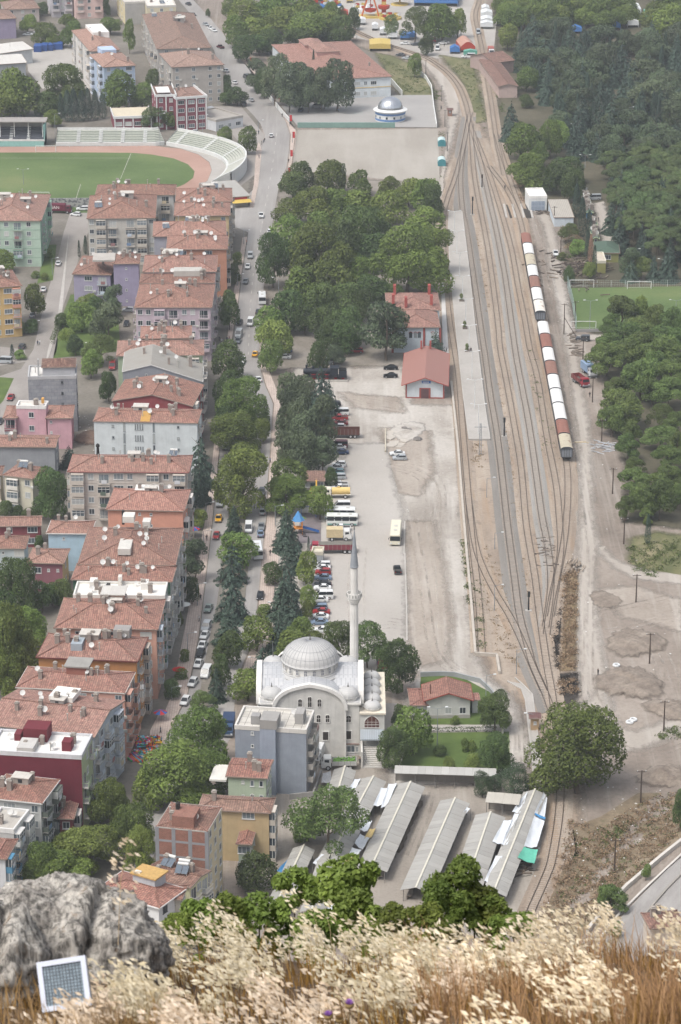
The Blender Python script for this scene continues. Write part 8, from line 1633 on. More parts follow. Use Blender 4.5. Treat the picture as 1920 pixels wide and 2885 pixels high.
# ================================================================ PLAYGROUND,WOODPILE,STACKS,RUBBLE
p=at(*q('J',495,140));t=thing('playground_slide','orange playground tower with blue cone roof and blue slide','playground',p);orr=paint('#d0853a',.5);blu2=paint('#2f5f9f',.4)
mb=MB();[mb.bar((x,y,0),(x,y,3.4),.18) for x in (-1,1) for y in (-1,1)];mb.build('post',orr,t);mb=MB();mb.box(-1,-1,1.4,1,1,1.55);mb.build('deck',orr,t);mb=MB();mb.lathe([(1.6,3.4),(.9,4.4),(.05,5.8)],6);mb.build('cone_roof',paint('#4d86b8',.4),t)
mb=MB();mb.poly([(1,-.35,1.5),(1,.35,1.5),(5,.35,.3),(5,-.35,.3)]);mb.bar((1,-.4,1.7),(5,-.4,.5),.1,.3);mb.bar((1,.4,1.7),(5,.4,.5),.1,.3);mb.build('slide',blu2,t);mb=MB();[mb.bar((.2+.25*k,-1.3-.35*k,1.4-.3*k),(1.2+.25*k,-1.3-.35*k,1.4-.3*k),.16) for k in range(5)];mb.build('ladder',darkm,t);mb=MB();mb.tube((.8,2.5,0),(.8,2.5,3.2),.12);mb.build('palm_post',orr,t);mb=MB();[mb.bar((.8,2.5,3.2),(.8+math.cos(a)*1.1,2.5+math.sin(a)*1.1,2.9),.3,.08) for a in (0,1.2,2.5,3.7,5)];mb.build('palm_leaf',paint('#6f9f4a',.5),t)
p=at(*q('J',560,30));t=thing('playground_swing','dark blue swing frame beside the slide','playground',p);mb=MB();[mb.bar((x,y*1.2,0),(x,0,2.4),.12) for x in (-1.8,1.8) for y in (-1,1)];mb.bar((-1.8,0,2.4),(1.8,0,2.4),.12);mb.build('frame',blu2,t);mb=MB();[mb.box(x-.25,-.1,.5,x+.25,.1,.55) for x in (-.8,.8)];mb.build('seat',darkm,t)
def pile(name,label,cat,pos,n,L,w,spread,cols,rz0=0,jit=30,hmax=1.6,part='timber'):
 p=at(*pos);t=thing(name,label,cat,p);r=random.Random(label);ms=[paint(c,.9,0,.3) for c in cols];DD=[]
 for m in ms: mb=MB();mb.box(-L/2,-w/2,-w/2,L/2,w/2,w/2);DD.append(mb.data(part,m))
 for k in range(n): x=r.gauss(0,spread[0]);y=r.gauss(0,spread[1]);z=w/2+hmax*max(0,1-abs(x)/(2*spread[0]+.1))*r.random()*.9;o=put(part,r.choice(DD),t,(x,y,z),rad(rz0+r.uniform(-jit,jit)),(r.uniform(.5,1.1),1,1));o.rotation_euler=(r.uniform(-.2,.2),r.uniform(-.25,.25),o.rotation_euler[2])
 return t
tim=['#6b5f54','#857a6e','#59504a','#4a423c']
pile('woodpile','tangled heap of old timber and sleepers beside the sports pitch','woodpile',q('Q',920,635),170,3.2,.28,(5,9),tim,10,90,1.8)
pile('sleeper_stack','flat stack of old railway sleepers at the edge of the gravel road','sleeper stack',q('S',890,352),34,2.5,.26,(1.5,1.9),['#8f8274','#a0968a','#6f655b'],80,12,.9)
pile('sleeper_row','row of sleepers laid beside the lane below the sports pitch','sleeper stack',q('R',903,50),30,2.3,.3,(.6,9),['#847a70','#6f665d'],5,12,.3)
pile('timber_heap','small heap of grey boards by the low white shed','woodpile',q('Q',728,272),30,2.6,.25,(2,1.6),tim,0,60,1)
pile('chair_heap','heap of white plastic frames under the utility pole','scrap',q('R',1075,672),34,2.4,.16,(1.6,2.6),['#b9bdc2','#a5a9ae'],0,30,1.1,'frame')
pile('plank','single pale plank lying across the gravel road','plank',q('R',930,645),2,4.5,.25,(.4,.1),['#c9bda6'],-5,6,.1,'board')
pile('timber_heap','dark scrap timber beside the market teal tarpaulin','woodpile',q('U',560,190),26,2.2,.22,(1.0,1.6),tim,0,30,1.2)
pile('timber_heap','burnt sleepers scattered between the rails','woodpile',q('S',720,250),26,2.4,.25,(1.2,6),['#5f564f','#6f655c'],0,25,.2)
def boulder(label,pos,s,col='#6f6b67',part='stone'):
 p=at(*pos);t=thing('broken_slab',label,'rubble',p);r=random.Random(label);mb=MB();mb.lathe([(.01,-.1)]+[(s*(1-.15*k),s*.25*k) for k in range(3)]+[(.01,s*.55)],7);mb.v=[(x*r.uniform(.8,1.25),y*r.uniform(.8,1.3),z*r.uniform(.8,1.2)) for x,y,z in mb.v];mb.build(part,plaster(col,.4),t)
boulder('dark broken concrete lump in the yard, beside its twin',q('I',1168,558),1.1);boulder('second dark lump of broken concrete in the yard',q('I',1198,568),1.2);boulder('lone dark lump of concrete furthest from the kerb',q('I',1250,625),1.3)
t=thing('loading_ramp','remains of a loading ramp with cracked slabs in the yard','ramp',at(*q('I',1045,700)));o=Vector(t.location);rr=random.Random(5)
mb=MB();a,b=at(*q('I',1046,705))-o,at(*q('I',1046,565))-o;mb.bar((a.x,a.y,.3),(b.x,b.y,.3),.35,.6);mb.build('kerb_wall',plaster('#b0a896',.4),t)
for k in range(14): c=at(*q('I',rr.uniform(1060,1170),rr.uniform(580,690)))-o;mb=MB();n=5;s=rr.uniform(.6,1.6);mb.prism([(c.x+s*math.cos(6.28*j/n)*rr.uniform(.7,1.2),c.y+s*1.4*math.sin(6.28*j/n)*rr.uniform(.7,1.2)) for j in range(n)],-.05,rr.uniform(.1,.3));mb.build('cracked_slab',plaster('#aca59b',.4),t)
for i,(zn,x,y) in enumerate([('S',1158,978),('T',1265,247),('T',1242,262)]):
 t=thing('white_tyre',['white painted tyre beside the spoil mound','white painted tyre, upper of the pair on the open ground','white painted tyre, lower of the pair on the open ground'][i],'tyre',at(*q(zn,x,y)));mb=MB();mb.lathe([(.45,.05),(.75,.02),(.85,.25),(.75,.48),(.45,.45),(.45,.05)],16);mb.build('ring',lampw,t)
mb=MB();r=random.Random(9)
for zn,n,x0,x1,y0,y1 in [('R',40,720,960,680,960),('T',70,780,1500,640,1165),('U',40,640,1250,40,420),('S',40,660,1560,100,1100),('R',40,540,1250,300,1160),('Q',40,400,860,350,1000),('I',30,1000,1500,480,1100),('C',40,450,600,480,700)]:
 for k in range(n): p=att(*q(zn,r.uniform(x0,x1),r.uniform(y0,y1)),.12);s=r.uniform(.08,.3);a=r.uniform(0,6.28);mb.poly([(p.x+s*math.cos(a+j*1.57)*(1 if j % 2 else .6),p.y+s*math.sin(a+j*1.57),p.z+r.uniform(0,.12)) for j in range(4)])
tag(mb.build('litter',paint('#c9c8c4',.7,0,.2)),kind='stuff')
# ================================================================ STREET MARKET,PARASOLS
PC=['#b8302f','#2f62a8','#cfcfcb','#d1a52f','#3f8f5a','#c65a8a','#d06a2f','#5fa7b8']
for i,(zn,x,y,c) in enumerate([('E',1015,250,(0,1)),('D',1228,160,(1,0)),('D',1132,1052,(0,0)),('D',1165,640,(2,2))]):
 t=thing('parasol',['red and blue striped parasol at the end of the market street','large blue and red parasol on the pavement below the sky blue house','red parasol on the pavement by the white saloon cars','white parasol on the steps of the blocks'][i],'parasol',at(*q(zn,x,y)));mb=MB();mb.tube((0,0,0),(0,0,2.4),.04,n=6);mb.build('pole',galv,t)
 for k in range(8): a,b=k*math.pi/4,(k+1)*math.pi/4;mb=MB();mb.poly([(1.5*math.cos(a),1.5*math.sin(a),2.0),(1.5*math.cos(b),1.5*math.sin(b),2.0),(0,0,2.55)]);mb.build('canopy_panel',paint(PC[c[k % 2]],.6),t)
for i in range(24):
 x,y=905+r.uniform(-45,95),420+r.uniform(-60,60);t=thing('street_stall','low table of bright toys and goods at the foot of the maroon terrace block','market stall',at(*q('E',x,y)),r.uniform(-.3,.3),'tables of bright goods on the market street');mb=MB();mb.box(-.9,-.6,.6,.9,.6,.66);[mb.bar((a,b,0),(a,b,.6),.05) for a in (-.8,.8) for b in (-.5,.5)];mb.build('table',paint(r.choice(PC),.6),t)
 for k in range(6): mb=MB();mb.lathe([(.01,0),(.2,.05),(.22,.25),(.01,.4)],6);mb.build('goods',paint(r.choice(PC),.6),t,(r.uniform(-.7,.7),r.uniform(-.4,.4),.66))
for i,(x,y) in enumerate([(870,470),(905,460),(850,490),(895,495)]):
 t=thing('inflatable','colourful striped inflatable laid out at the street corner, %s of four' % ORD[i],'inflatable',at(*q('E',x,y)),.5,'inflatables at the street corner')
 for k in range(6): mb=MB();mb.tube((-1.1+k*.42,-1.2,.25),(-1.1+k*.42,1.2,.25),.22,n=8);mb.build('tube',paint(PC[(i*2+k) % 8],.4),t)
for i,(zn,x,y,z,w_) in enumerate([('B',685,455,5.5,'on the middle balcony of the beige block'),('C',995,890,11,'on the top balcony of the long cream block'),('D',875,1085,10,'on the side of the salmon block by the avenue')]):
 c=at(*q(zn,x,y),z);t=thing('laundry','white laundry hanging ' + w_,'laundry',c+Vector((0,-.9,0)));mb=MB();mb.bar((-1.3,0,.1),(1.3,0,.1),.03);mb.build('line',galv,t)
 for k in range(5): mb=MB();x0=-1.2+k*.48;mb.poly([(x0,0,.1),(x0+.4,0,.1),(x0+.42,-.05,-.9-.25*(k % 2)),(x0-.02,-.02,-.8)]);mb.poly([(x0-.02,.0,-.8),(x0+.42,-.03,-.9),(x0+.4,.02,.1),(x0,.02,.1)]);mb.build('cloth',paint(['#d6d8d9','#c9ccd0','#bcc6d3'][k % 3],.8),t)
# ---- hedge,garden walls,wires
def hedge(label,a,b,w,h):
 A,B=at(*a),at(*b);d=B-A;L=d.length;t=thing('hedge',label,'hedge',A,math.atan2(d.y,d.x));n=int(L*55);rs=np.random.RandomState(4);P=np.stack([rs.uniform(0,L,n),rs.uniform(-w/2,w/2,n),rs.uniform(.05,h,n)],1);k=rs.rand(n)<.5;P[k,2]=h*rs.uniform(.9,1.05,k.sum());Nn=unit(rs.normal(size=(n,3))+np.array([0,-.3,.6]));put('foliage',leaf_mesh('foliage',P,Nn,np.full(n,.26),rs.rand(n),L_DARK,rs),t)
hedge('clipped dark hedge between the garden path and the lower lawn',q('K',1300,322),q('T',405,315),.9,1.0)
hedge('dark hedge along the near side of the lavender house garden',q('B',330,1100),q('B',395,930),1.4,1.6)
low_wall('garden_wall','low grey wall with pale coping curving round the cottage garden',[q('K',1262,1040-1000+1),q('S',150,1030)] if False else [q('J',1265,1045),q('J',1400,1040),q('J',1480,1045),q('T',300,10),q('T',360,65),q('T',400,115)],1.1,.35,plaster('#8f9294',.3),zf=0)
low_wall('garden_wall','white gate pillar wall at the side of the cottage garden',[q('T',438,165),q('T',440,330)],1.2,.4,plaster('#b9b6b0',.3),zf=0)
low_wall('kerb_wall','pale kerbed island edge along the curved road by the guard hut',[q('T',470,0),q('T',560,50),q('T',585,120),q('T',605,300),q('T',625,460),q('T',635,595),q('T',690,590),q('T',660,330),q('T',628,85),q('T',560,15),q('T',520,-20)],.25,.3,kerbstone,zf=0)
flat('kerb_island',[q('T',470,0),q('T',560,50),q('T',585,120),q('T',605,300),q('T',625,460),q('T',635,595),q('T',690,590),q('T',660,330),q('T',628,85),q('T',560,15)],concrete,.1)
low_wall('yard_wall','concrete wall around the sunken pit beside the blue grey flats',[q('K',440,745),q('K',590,730),q('K',640,590)],1.2,.3,plaster('#8d8b87',.4),zf=0)
# ================================================================ PEOPLE
def person_mesh(top,legs,skin='#a37a62',hair='#2c241f',stride=.18,arm=.1):
 V=[(0,0,.95),(0,0,1.15),(0,0,1.38),(0,0,1.5),(0,.01,1.62),(0,.02,1.72),(-.19,0,1.4),(-.25,arm,1.15),(-.24,arm+.1,.9),(.19,0,1.4),(.25,-arm,1.15),(.24,-arm+.08,.9),(-.1,0,.88),(-.11,stride*.6,.48),(-.11,stride*.7,.08),(-.11,stride*.7+.14,.04),(.1,0,.88),(.11,-stride*.3,.48),(.11,-stride,.1),(.11,-stride+.13,.04)]
 E_=[(0,1),(1,2),(2,3),(3,4),(4,5),(2,6),(6,7),(7,8),(2,9),(9,10),(10,11),(0,12),(12,13),(13,14),(14,15),(0,16),(16,17),(17,18),(18,19)]
 Rr=[.16,.155,.17,.065,.1,.09,.075,.055,.04,.075,.055,.04,.11,.075,.055,.045,.11,.075,.055,.045]
 me=bpy.data.meshes.new('figure');me.from_pydata(V,E_,[]);o=bpy.data.objects.new('figure',me);COL.objects.link(o);sk=o.modifiers.new('skin','SKIN')
 for i,r_ in enumerate(Rr): me.skin_vertices[0].data[i].radius=(r_,r_*.8)
 me.skin_vertices[0].data[0].use_root=True;ss=o.modifiers.new('sub','SUBSURF');ss.levels=1;ss.render_levels=1
 out=bpy.data.meshes.new_from_object(o.evaluated_get(bpy.context.evaluated_depsgraph_get()));bpy.data.objects.remove(o);out.materials.clear()
 for c in (top,legs,skin,hair): out.materials.append(paint(c,.8))
 for p in out.polygons:
  z=p.center.z;x=abs(p.center.x);p.material_index=3 if z>1.68 or (z>1.58 and p.center.y<-.01) else 2 if z>1.47 or (x>.19 and z<.98 and z>.8) else 0 if z>.92 else 3 if z<.09 else 1
 return out
PM=[person_mesh('#3a4657','#2f3238'),person_mesh('#8f3a3a','#3d3b3a',stride=.05),person_mesh('#c4c6c8','#3a4050',stride=.25),person_mesh('#2b2a2c','#26262a',stride=.1),person_mesh('#5c7a94','#4a4640',stride=.2),person_mesh('#6f5a48','#2f2c2a',stride=.15)]
PP=[('J',318,285,'walking on the paved walk by the bright green tree',3),('I',312,515,'walking in the avenue beside the paved walk',3),('I',318,775,'standing at the crossing between the big trees',4),('D',1307,190,'in black walking on the pavement under the sky blue house',3),('D',1268,565,'in black walking on the pavement below the pine',3),('D',1258,700,'in pale shirt walking by the silver off-road car',2),('R',990,360,'walking towards the utility pole by the grove',3),('S',1042,1040,'walking along the gravel road',3),('Q',1046,325,'walking on the path of the cabins',3),('Q',455,122,'standing by the tracks near the throat',0),('Q',1088,612,'in pale shirt by the olive annex',4),('K',885,530,'in dark clothes beside the melon lorry',3),('K',895,522,'in brown beside the melon lorry',5),('E',1020,395,'in teal walking on the market street',4),('E',1028,225,'in black at the end of the market street',3),('E',1015,330,'in blue among the market tables',0),('E',995,380,'bending over the bright tables',1),('E',965,420,'in red among the bright tables',1),('G',248,1005,'on the pavement beside the terrace',0),('G',265,915,'in the group at the bus stop, outermost',3),('G',275,908,'in the group at the bus stop, middle',0),('G',283,900,'in the group at the bus stop, by the road',3),('G',230,850,'by the willow at the bus stop',3),('G',245,850,'by the willow at the bus stop, nearer the road',0),('G',394,742,'walking under the school wall',3),('G',268,588,'standing at the school gate',0),('G',280,585,'in red at the school gate',1),('G',748,712,'in blue on the school court',4),('G',435,1030,'walking beside the earth pitch',3),('G',1397,695,'on the service road by the tiny hut',0),('B',1385,1080,'on the pavement below the mauve block',3),('B',1435,1085,'in the pair at the kerb below the mauve block',0),('B',1448,1078,'in red at the kerb below the mauve block',1),('B',1400,1095,'in white on the pavement below the mauve block',2),('B',1495,890,'walking on the pavement by the silver van',3),('B',1480,810,'walking near the street tree',0),('B',240,1108,'walking on the side street in dark clothes',0),('B',252,1105,'walking on the side street in pale clothes',2),('H',170,470,'in red waiting at the junction',1),('H',145,225,'in front of the kiosk',3),('H',185,225,'at the corner of the kiosk',0),('R',240,78,'standing on the station platform',3),('R',88,78,'at the station kerb by the goods shed',0),('P',72,298,'walking among the cars of the fair',3),('P',1060,260,'standing in the clearing of the wood',3),('P',52,690,'on the pale road by the hut',0),('C',1385,500,'on the shaded pavement under the trees',3)]
for zn,x,y,w_,k in PP:
 t=put('person',PM[k],None,at(*q(zn,x,y))+Vector((0,0,.1)),rnd.uniform(0,6.28),.97);tag(t,'person ' + w_,'person')
for zn,x,y,w_ in [('Q',182,835,'second from the far end'),('Q',203,1010,'third from the far end'),('R',218,78,'in the middle of the platform')]:
 t=thing('platform_planter','square planter with a small shrub on the platform, ' + w_,'planter',at(*q(zn,x,y))+Vector((0,0,.55)));mb=MB();mb.box(-.7,-.7,0,.7,.7,.6);mb.build('planter_box',plaster('#6f655d'),t);put('shrub',SPEC['bush'][0][0],t,(0,0,.5),0,(1.3,1.3,1.8))
# ================================================================ SCRUB ON THE SLOPE AND YARD WEEDS
def tufts(name,label,polys,n,size,mat_,seed,tall=.5,zoff=0):
 r=random.Random(seed);rs=np.random.RandomState(seed);Ps=[]
 for poly,m in polys:
  P=[q(*p) for p in poly];xs_=[p[0] for p in P];ys_=[p[1] for p in P];c=0
  while c<m:
   x,y=r.uniform(min(xs_),max(xs_)),r.uniform(min(ys_),max(ys_))
   if not inside(x,y,P): continue
   if math.sin(x*.11+seed)*math.sin(y*.17)+r.uniform(-.6,.6)<-.1: continue
   g=att(x,y);c+=1
   for k in range(n): Ps.append((g.x+r.gauss(0,size*.8),g.y+r.gauss(0,size*.8),g.z+r.uniform(.03,tall)))
 Ps=np.array(Ps);Nn=unit(rs.normal(size=Ps.shape)*.7+np.array([0,-.2,.5]));o=put(name,leaf_mesh(name,Ps,Nn,np.full(len(Ps),size),rs.rand(len(Ps)),mat_,rs,.35));return tag(o,kind='stuff')
L_DRY=leafmat('dry tufts','#786850','#ab9878');L_SCRUB=leafmat('green scrub','#3d4a26','#6f7f45');L_BURNT=leafmat('burnt tufts','#2a2522','#4d4640')
slope=[('T',860,890),('T',1080,930),('T',1190,850),('T',1340,760),('T',1568,700),('T',1600,900),('U',1568,-40),('U',1350,200),('U',1220,310),('U',1000,520),('U',700,640),('U',640,600),('U',760,300),('U',830,40)]
tufts('dry_grass','',[(slope,900),([('S',810,380),('S',910,370),('S',905,700),('S',890,1000),('S',800,1000),('S',830,700)],330),([('S',790,1080),('S',900,1060),('S',920,1165),('S',800,1165)],50),([('Q',820,350),('Q',930,350),('Q',940,470),('Q',830,500)],130),([('Q',490,40),('Q',620,60),('Q',600,250),('Q',560,200)],70)],9,.55,L_DRY,3,.7)
tufts('green_scrub','',[(slope,230),([('T',1060,1000),('T',1200,880),('T',1230,940),('T',1090,1060)],70),([('S',1230,230),('S',1400,200),('S',1568,180),('S',1568,330),('S',1400,420),('S',1250,370)],260),([('T',1420,300),('T',1568,290),('T',1560,360),('T',1420,370)],50),([('G',985,360),('G',1230,440),('G',1330,590),('G',1120,590)],200),([('P',60,390),('P',290,400),('P',340,860),('P',280,700),('P',190,500)],150),([('P',390,570),('P',440,570),('P',450,740),('P',400,640)],60),([('Q',840,440),('Q',930,430),('Q',980,560),('Q',830,560)],80),([('G',1380,820),('G',1430,820),('G',1420,1140),('G',1395,1140)],18),([('G',1340,560),('G',1390,560),('G',1400,640),('G',1350,640)],40),([('S',180,180),('S',205,200),('S',245,600),('S',225,600)],70),([('S',255,420),('S',310,440),('S',330,900),('S',280,900)],60),([('R',590,60),('R',625,60),('R',790,700),('R',690,700)],40)],8,.5,L_SCRUB,4,.5)
tufts('dry_weeds','',[([('R',390,150),('R',440,150),('R',560,800),('R',600,1160),('R',510,1160),('R',470,700)],170),([('Q',270,300),('Q',330,400),('Q',400,900),('Q',330,900)],100),([('R',230,640),('R',310,640),('R',320,800),('R',240,800)],50),([('S',330,200),('S',380,300),('S',480,480),('S',560,1000),('S',400,900),('S',330,600)],150),([('R',690,600),('R',780,640),('R',820,900),('R',730,900)],70),([('P',380,800),('P',430,900),('P',470,1100),('P',420,1000)],50),([('S',560,250),('S',590,250),('S',640,600),('S',600,600)],40)],7,.42,leafmat('weed straw','#877458','#ae9a7c'),6,.25)
tufts('burnt_grass','',[([('S',820,370),('S',838,370),('S',800,700),('S',790,1000),('S',765,1000),('S',775,700)],160),([('S',800,1045),('S',900,1030),('S',920,1165),('S',800,1165)],90),([('S',660,60),('S',745,100),('S',745,290),('S',670,300)],40)],7,.5,L_BURNT,7,.25)
def rut_mat():
 t=NT('wheel ruts');a=t.noise(t.uv(.6,.15,'Object'),1,5,.7);t.out(srgb('#c2bab0'),.95);tr_=t.n('ShaderNodeBsdfTransparent');ms=t.n('ShaderNodeMixShader');f=t.ramp(a,[(.42,(0,0,0)),(.7,(.5,.5,.5))]);t.l(f,ms.inputs[0]);t.l(tr_.outputs[0],ms.inputs[1]);t.l(t.p.outputs[0],ms.inputs[2]);t.l(ms.outputs[0],t.t.nodes['Material Output'].inputs[0]);return t.m
def rut_dark():
 m=rut_mat();m.node_tree.nodes['Principled BSDF'].inputs['Base Color'].default_value=srgb('#a0968b');return m
RT=[[('J',1260,0),('J',1330,400),('J',1380,800),('J',1450,960),('J',1600,1040)],[('J',1200,0),('J',1290,500),('J',1340,850),('J',1440,1000)],[('I',1100,780),('I',1250,800),('I',1370,870),('I',1400,1000),('I',1380,1160)],[('I',1110,800),('I',1240,830),('I',1340,900),('I',1370,1040),('I',1350,1165)],[('I',800,330),('I',1000,370),('I',1120,400),('I',1180,470)],[('I',760,360),('I',950,410),('I',1100,440)],[('J',1400,0),('J',1440,500),('J',1450,900),('J',1540,1000)],[('S',960,0),('S',1000,250),('S',985,600),('S',980,1100)],[('S',930,0),('S',960,300),('S',945,700),('S',955,1165)],[('R',800,0),('R',900,600),('R',970,1000),('R',985,1165)],[('R',790,250),('R',860,650),('R',940,1165)],[('S',1040,650),('S',1250,600),('S',1500,540)],[('S',1100,760),('S',1300,720),('S',1560,640)],[('T',500,60),('T',545,300),('T',560,540),('T',700,640),('T',860,640)],[('T',470,60),('T',510,300),('T',530,520),('T',660,650)],[('T',1000,60),('T',1080,250),('T',1200,420),('T',1400,430),('T',1560,380)],[('K',1290,700),('K',1250,850),('K',1150,1100)],[('K',1320,720),('K',1280,860),('K',1200,1100)],[('J',900,200),('J',880,500),('J',890,700)],[('J',1000,700),('J',1060,690),('J',1140,700)],[('J',1010,740),('J',1070,730),('J',1150,740)],[('Q',620,300),('Q',680,500),('Q',720,800),('Q',770,1100)],[('Q',650,300),('Q',720,520),('Q',770,850)],[('S',1400,900),('S',1430,1000),('S',1420,1100)],[('S',1450,900),('S',1500,1000),('S',1530,1090)]]
for mi,m in enumerate((M('rut',rut_mat),M('rutd',rut_dark))):
 mb=MB()
 for i,L in enumerate(RT):
  if i % 2!=mi: continue
  P=[at(*p) for p in smooth_px([q(*p) for p in L],6)]
  for off in (-1.0,.9,2.6 if i % 3==0 else -1.0):
   for a,b in zip(P,P[1:]):
    d=(b-a).normalized();n=Vector((d.y,-d.x,0));z=Vector((0,0,.1+.004*i));w=.28;mb.poly([a+n*(off-w)+z,a+n*(off+w)+z,b+n*(off+w)+z,b+n*(off-w)+z])
 tag(mb.build('wheel_ruts',m),kind='structure')
# ================================================================ THE HILLTOP IN FRONT OF THE CAMERA
rs=np.random.RandomState(17)
def crest_pts(n,x0,x1,y0,y1): x=rs.uniform(x0,x1,n);y=rs.uniform(y0,y1,n);z=np.array([crest_z(a,b) for a,b in zip(x,y)]);return np.stack([x,y,z],1)
def blades(name,P,H,lean,w,mat_,shade):
 n=len(P);a=rs.uniform(0,6.28,n);L=lean[:,None]*np.stack([np.cos(a),np.sin(a),np.zeros(n)],1)+np.array([-.12,0,0]);S=np.stack([np.cos(a+1.57),np.sin(a+1.57),np.zeros(n)],1)*w[:,None];S[:,1] *= .3
 b=P;m=P+L*H[:,None]*.35+np.array([0,0,1])*H[:,None]*.6;t=P+L*H[:,None]+np.array([0,0,1])*H[:,None]
 v=np.stack([b-S,b+S,m+S*.7,m-S*.7,t],1).astype(np.float32);me=bpy.data.meshes.new(name);me.vertices.add(n*5);me.vertices.foreach_set('co',v.ravel());base=np.arange(n)*5
 f4=np.stack([base,base+1,base+2,base+3],1);f3=np.stack([base+3,base+2,base+4],1);li=np.concatenate([f4.ravel(),f3.ravel()]).astype(np.int32);me.loops.add(len(li));me.loops.foreach_set('vertex_index',li);me.polygons.add(2*n)
 me.polygons.foreach_set('loop_start',np.concatenate([np.arange(n)*4,4*n+np.arange(n)*3]).astype(np.int32));me.polygons.foreach_set('loop_total',np.concatenate([np.full(n,4),np.full(n,3)]).astype(np.int32));me.update(calc_edges=True)
 at_=me.attributes.new('shade','FLOAT','FACE');at_.data.foreach_set('value',np.concatenate([shade,shade]).astype(np.float32));me.materials.append(mat_);return me
L_STRAW=leafmat('straw','#5c4022','#b88c4e',.3);L_OAT=leafmat('oat husks','#c9b182','#f9eed6',.3);L_RUSSET=leafmat('russet grass','#6f553c','#b39068',.3)
P=crest_pts(16000,-3.6,3.4,7.6,12.9);tag(put('dry_grass',blades('dry_grass',P,rs.uniform(.04,.17,len(P)),rs.uniform(.1,.7,len(P)),rs.uniform(.0012,.0028,len(P)),L_STRAW,rs.rand(len(P)))),kind='stuff')
P=crest_pts(9000,.3,2.6,7.6,12.6);tag(put('russet_grass',blades('russet_grass',P,rs.uniform(.06,.24,len(P)),rs.uniform(.2,.9,len(P)),rs.uniform(.0012,.0025,len(P)),L_RUSSET,rs.rand(len(P)))),kind='stuff')
P=crest_pts(5000,-2.6,-.5,7.6,9.4);tag(put('russet_grass',blades('russet_grass',P,rs.uniform(.04,.16,len(P)),rs.uniform(.3,1.1,len(P)),rs.uniform(.0012,.0025,len(P)),L_RUSSET,rs.rand(len(P)))),kind='stuff')
def oats(P,H,plen,lean0,seed):
 """Wild oat stalks: a bent stem, and a loose panicle of drooping husks over its upper part."""
 r=np.random.RandomState(seed);V,N_,S_,stem=[],[],[],[]
 for p,h,pl,ln in zip(P,H,plen,lean0):
  az=r.uniform(-.5,.5);dx=-ln;tip=p+np.array([dx*h,az*.2*h,h]);mid=p+np.array([dx*h*.3,az*.08*h,h*.6]);stem.append((p,mid,tip));k=max(8,int(pl*165))
  u=r.rand(k) ** .8;t=1-u*pl/h;t=np.clip(t,.05,1);c=(1-t)[:,None] ** 2*p+2*(t*(1-t))[:,None]*mid+(t ** 2)[:,None]*tip;rad_=.010+.042*np.sin(np.clip(u,0,1)*2.6)*min(1,pl/.16);a=r.uniform(0,6.28,k)
  V.append(c+np.stack([np.cos(a)*rad_,np.sin(a)*rad_*.6,-.012*r.rand(k)],1));N_.append(np.stack([r.normal(size=k)*.35,-np.ones(k),.55+r.normal(size=k)*.4],1));S_.append(.35+.65*r.rand(k))
 V=np.concatenate(V);N_=unit(np.concatenate(N_));S_=np.concatenate(S_);n=len(V);ax=unit(np.stack([-.75+r.normal(size=n)*.3,r.normal(size=n)*.2,.55+r.normal(size=n)*.35],1));ax -= (ax*N_).sum(1,keepdims=True)*N_;ax=unit(ax);B=np.cross(N_,ax);s=r.uniform(.011,.0175,n)[:,None]
 v=np.empty((n,4,3),np.float32);v[:,0]=V-ax*s;v[:,1]=V+B*s*.36;v[:,2]=V+ax*s;v[:,3]=V-B*s*.33
 sv=[];sf=[];q0=n*4;off=np.array([.0013,0,0])
 for a,b,c in stem:
  i=q0+len(sv);sv+=[a-off,a+off,b+off,b-off,c];sf+=[(i,i+1,i+2,i+3),(i+3,i+2,i+4)]
 me=bpy.data.meshes.new('oat_grass');allv=np.concatenate([v.reshape(-1,3),np.array(sv,np.float32)]);me.from_pydata(allv.tolist(),[],np.arange(n*4).reshape(-1,4).tolist()+sf);at_=me.attributes.new('shade','FLOAT','FACE');at_.data.foreach_set('value',np.concatenate([S_,np.full(len(sf),.15)]).astype(np.float32));me.materials.append(L_OAT);return me
def oat_field(name,n,x0,x1,y0,y1,h0,h1,p0,p1,seed,keep=None):
 C_=crest_pts(max(3,n // 9),x0,x1,y0,y1);P=C_[rs.randint(0,len(C_),n)]+np.stack([rs.normal(size=n)*.05,rs.normal(size=n)*.16,np.zeros(n)],1);P=P[P[:,1]<13.0];P[:,2]=[crest_z(a,b) for a,b in P[:,:2]]
 if keep is not None: P=P[keep(P)]
 m=len(P);return tag(put(name,oats(P,rs.uniform(h0,h1,m),rs.uniform(p0,p1,m),rs.uniform(.05,.5,m),seed)),kind='stuff')
oat_field('oat_grass',250,-.85,.6,9.4,12.7,.14,.30,.1,.18,1)
oat_field('oat_grass',20,-.6,.7,12.2,13.0,.34,.47,.15,.21,11)
oat_field('oat_grass',170,-.95,.45,8.3,10.2,.1,.22,.08,.15,2)
oat_field('oat_grass',85,.4,1.6,10.5,12.9,.18,.36,.09,.17,3)
oat_field('oat_grass',75,.2,1.6,8.4,10.5,.14,.3,.08,.14,4)
oat_field('oat_grass',70,-1.45,-.8,10.8,12.2,.12,.3,.08,.14,5)
oat_field('oat_grass',120,1.6,3.4,8.6,12.9,.16,.36,.09,.17,14)
oat_field('oat_grass',120,-3.6,-1.5,8.6,12.6,.12,.3,.09,.16,15)
P0=atd(330,2560,9.6);tag(put('oat_stalk',oats(np.array([[P0.x,P0.y,P0.z-.15]]),np.array([.43]),np.array([.27]),np.array([-.12]),8)),'tall single oat stalk rising above the grey rock','grass stalk')
from mathutils import noise as mnoise
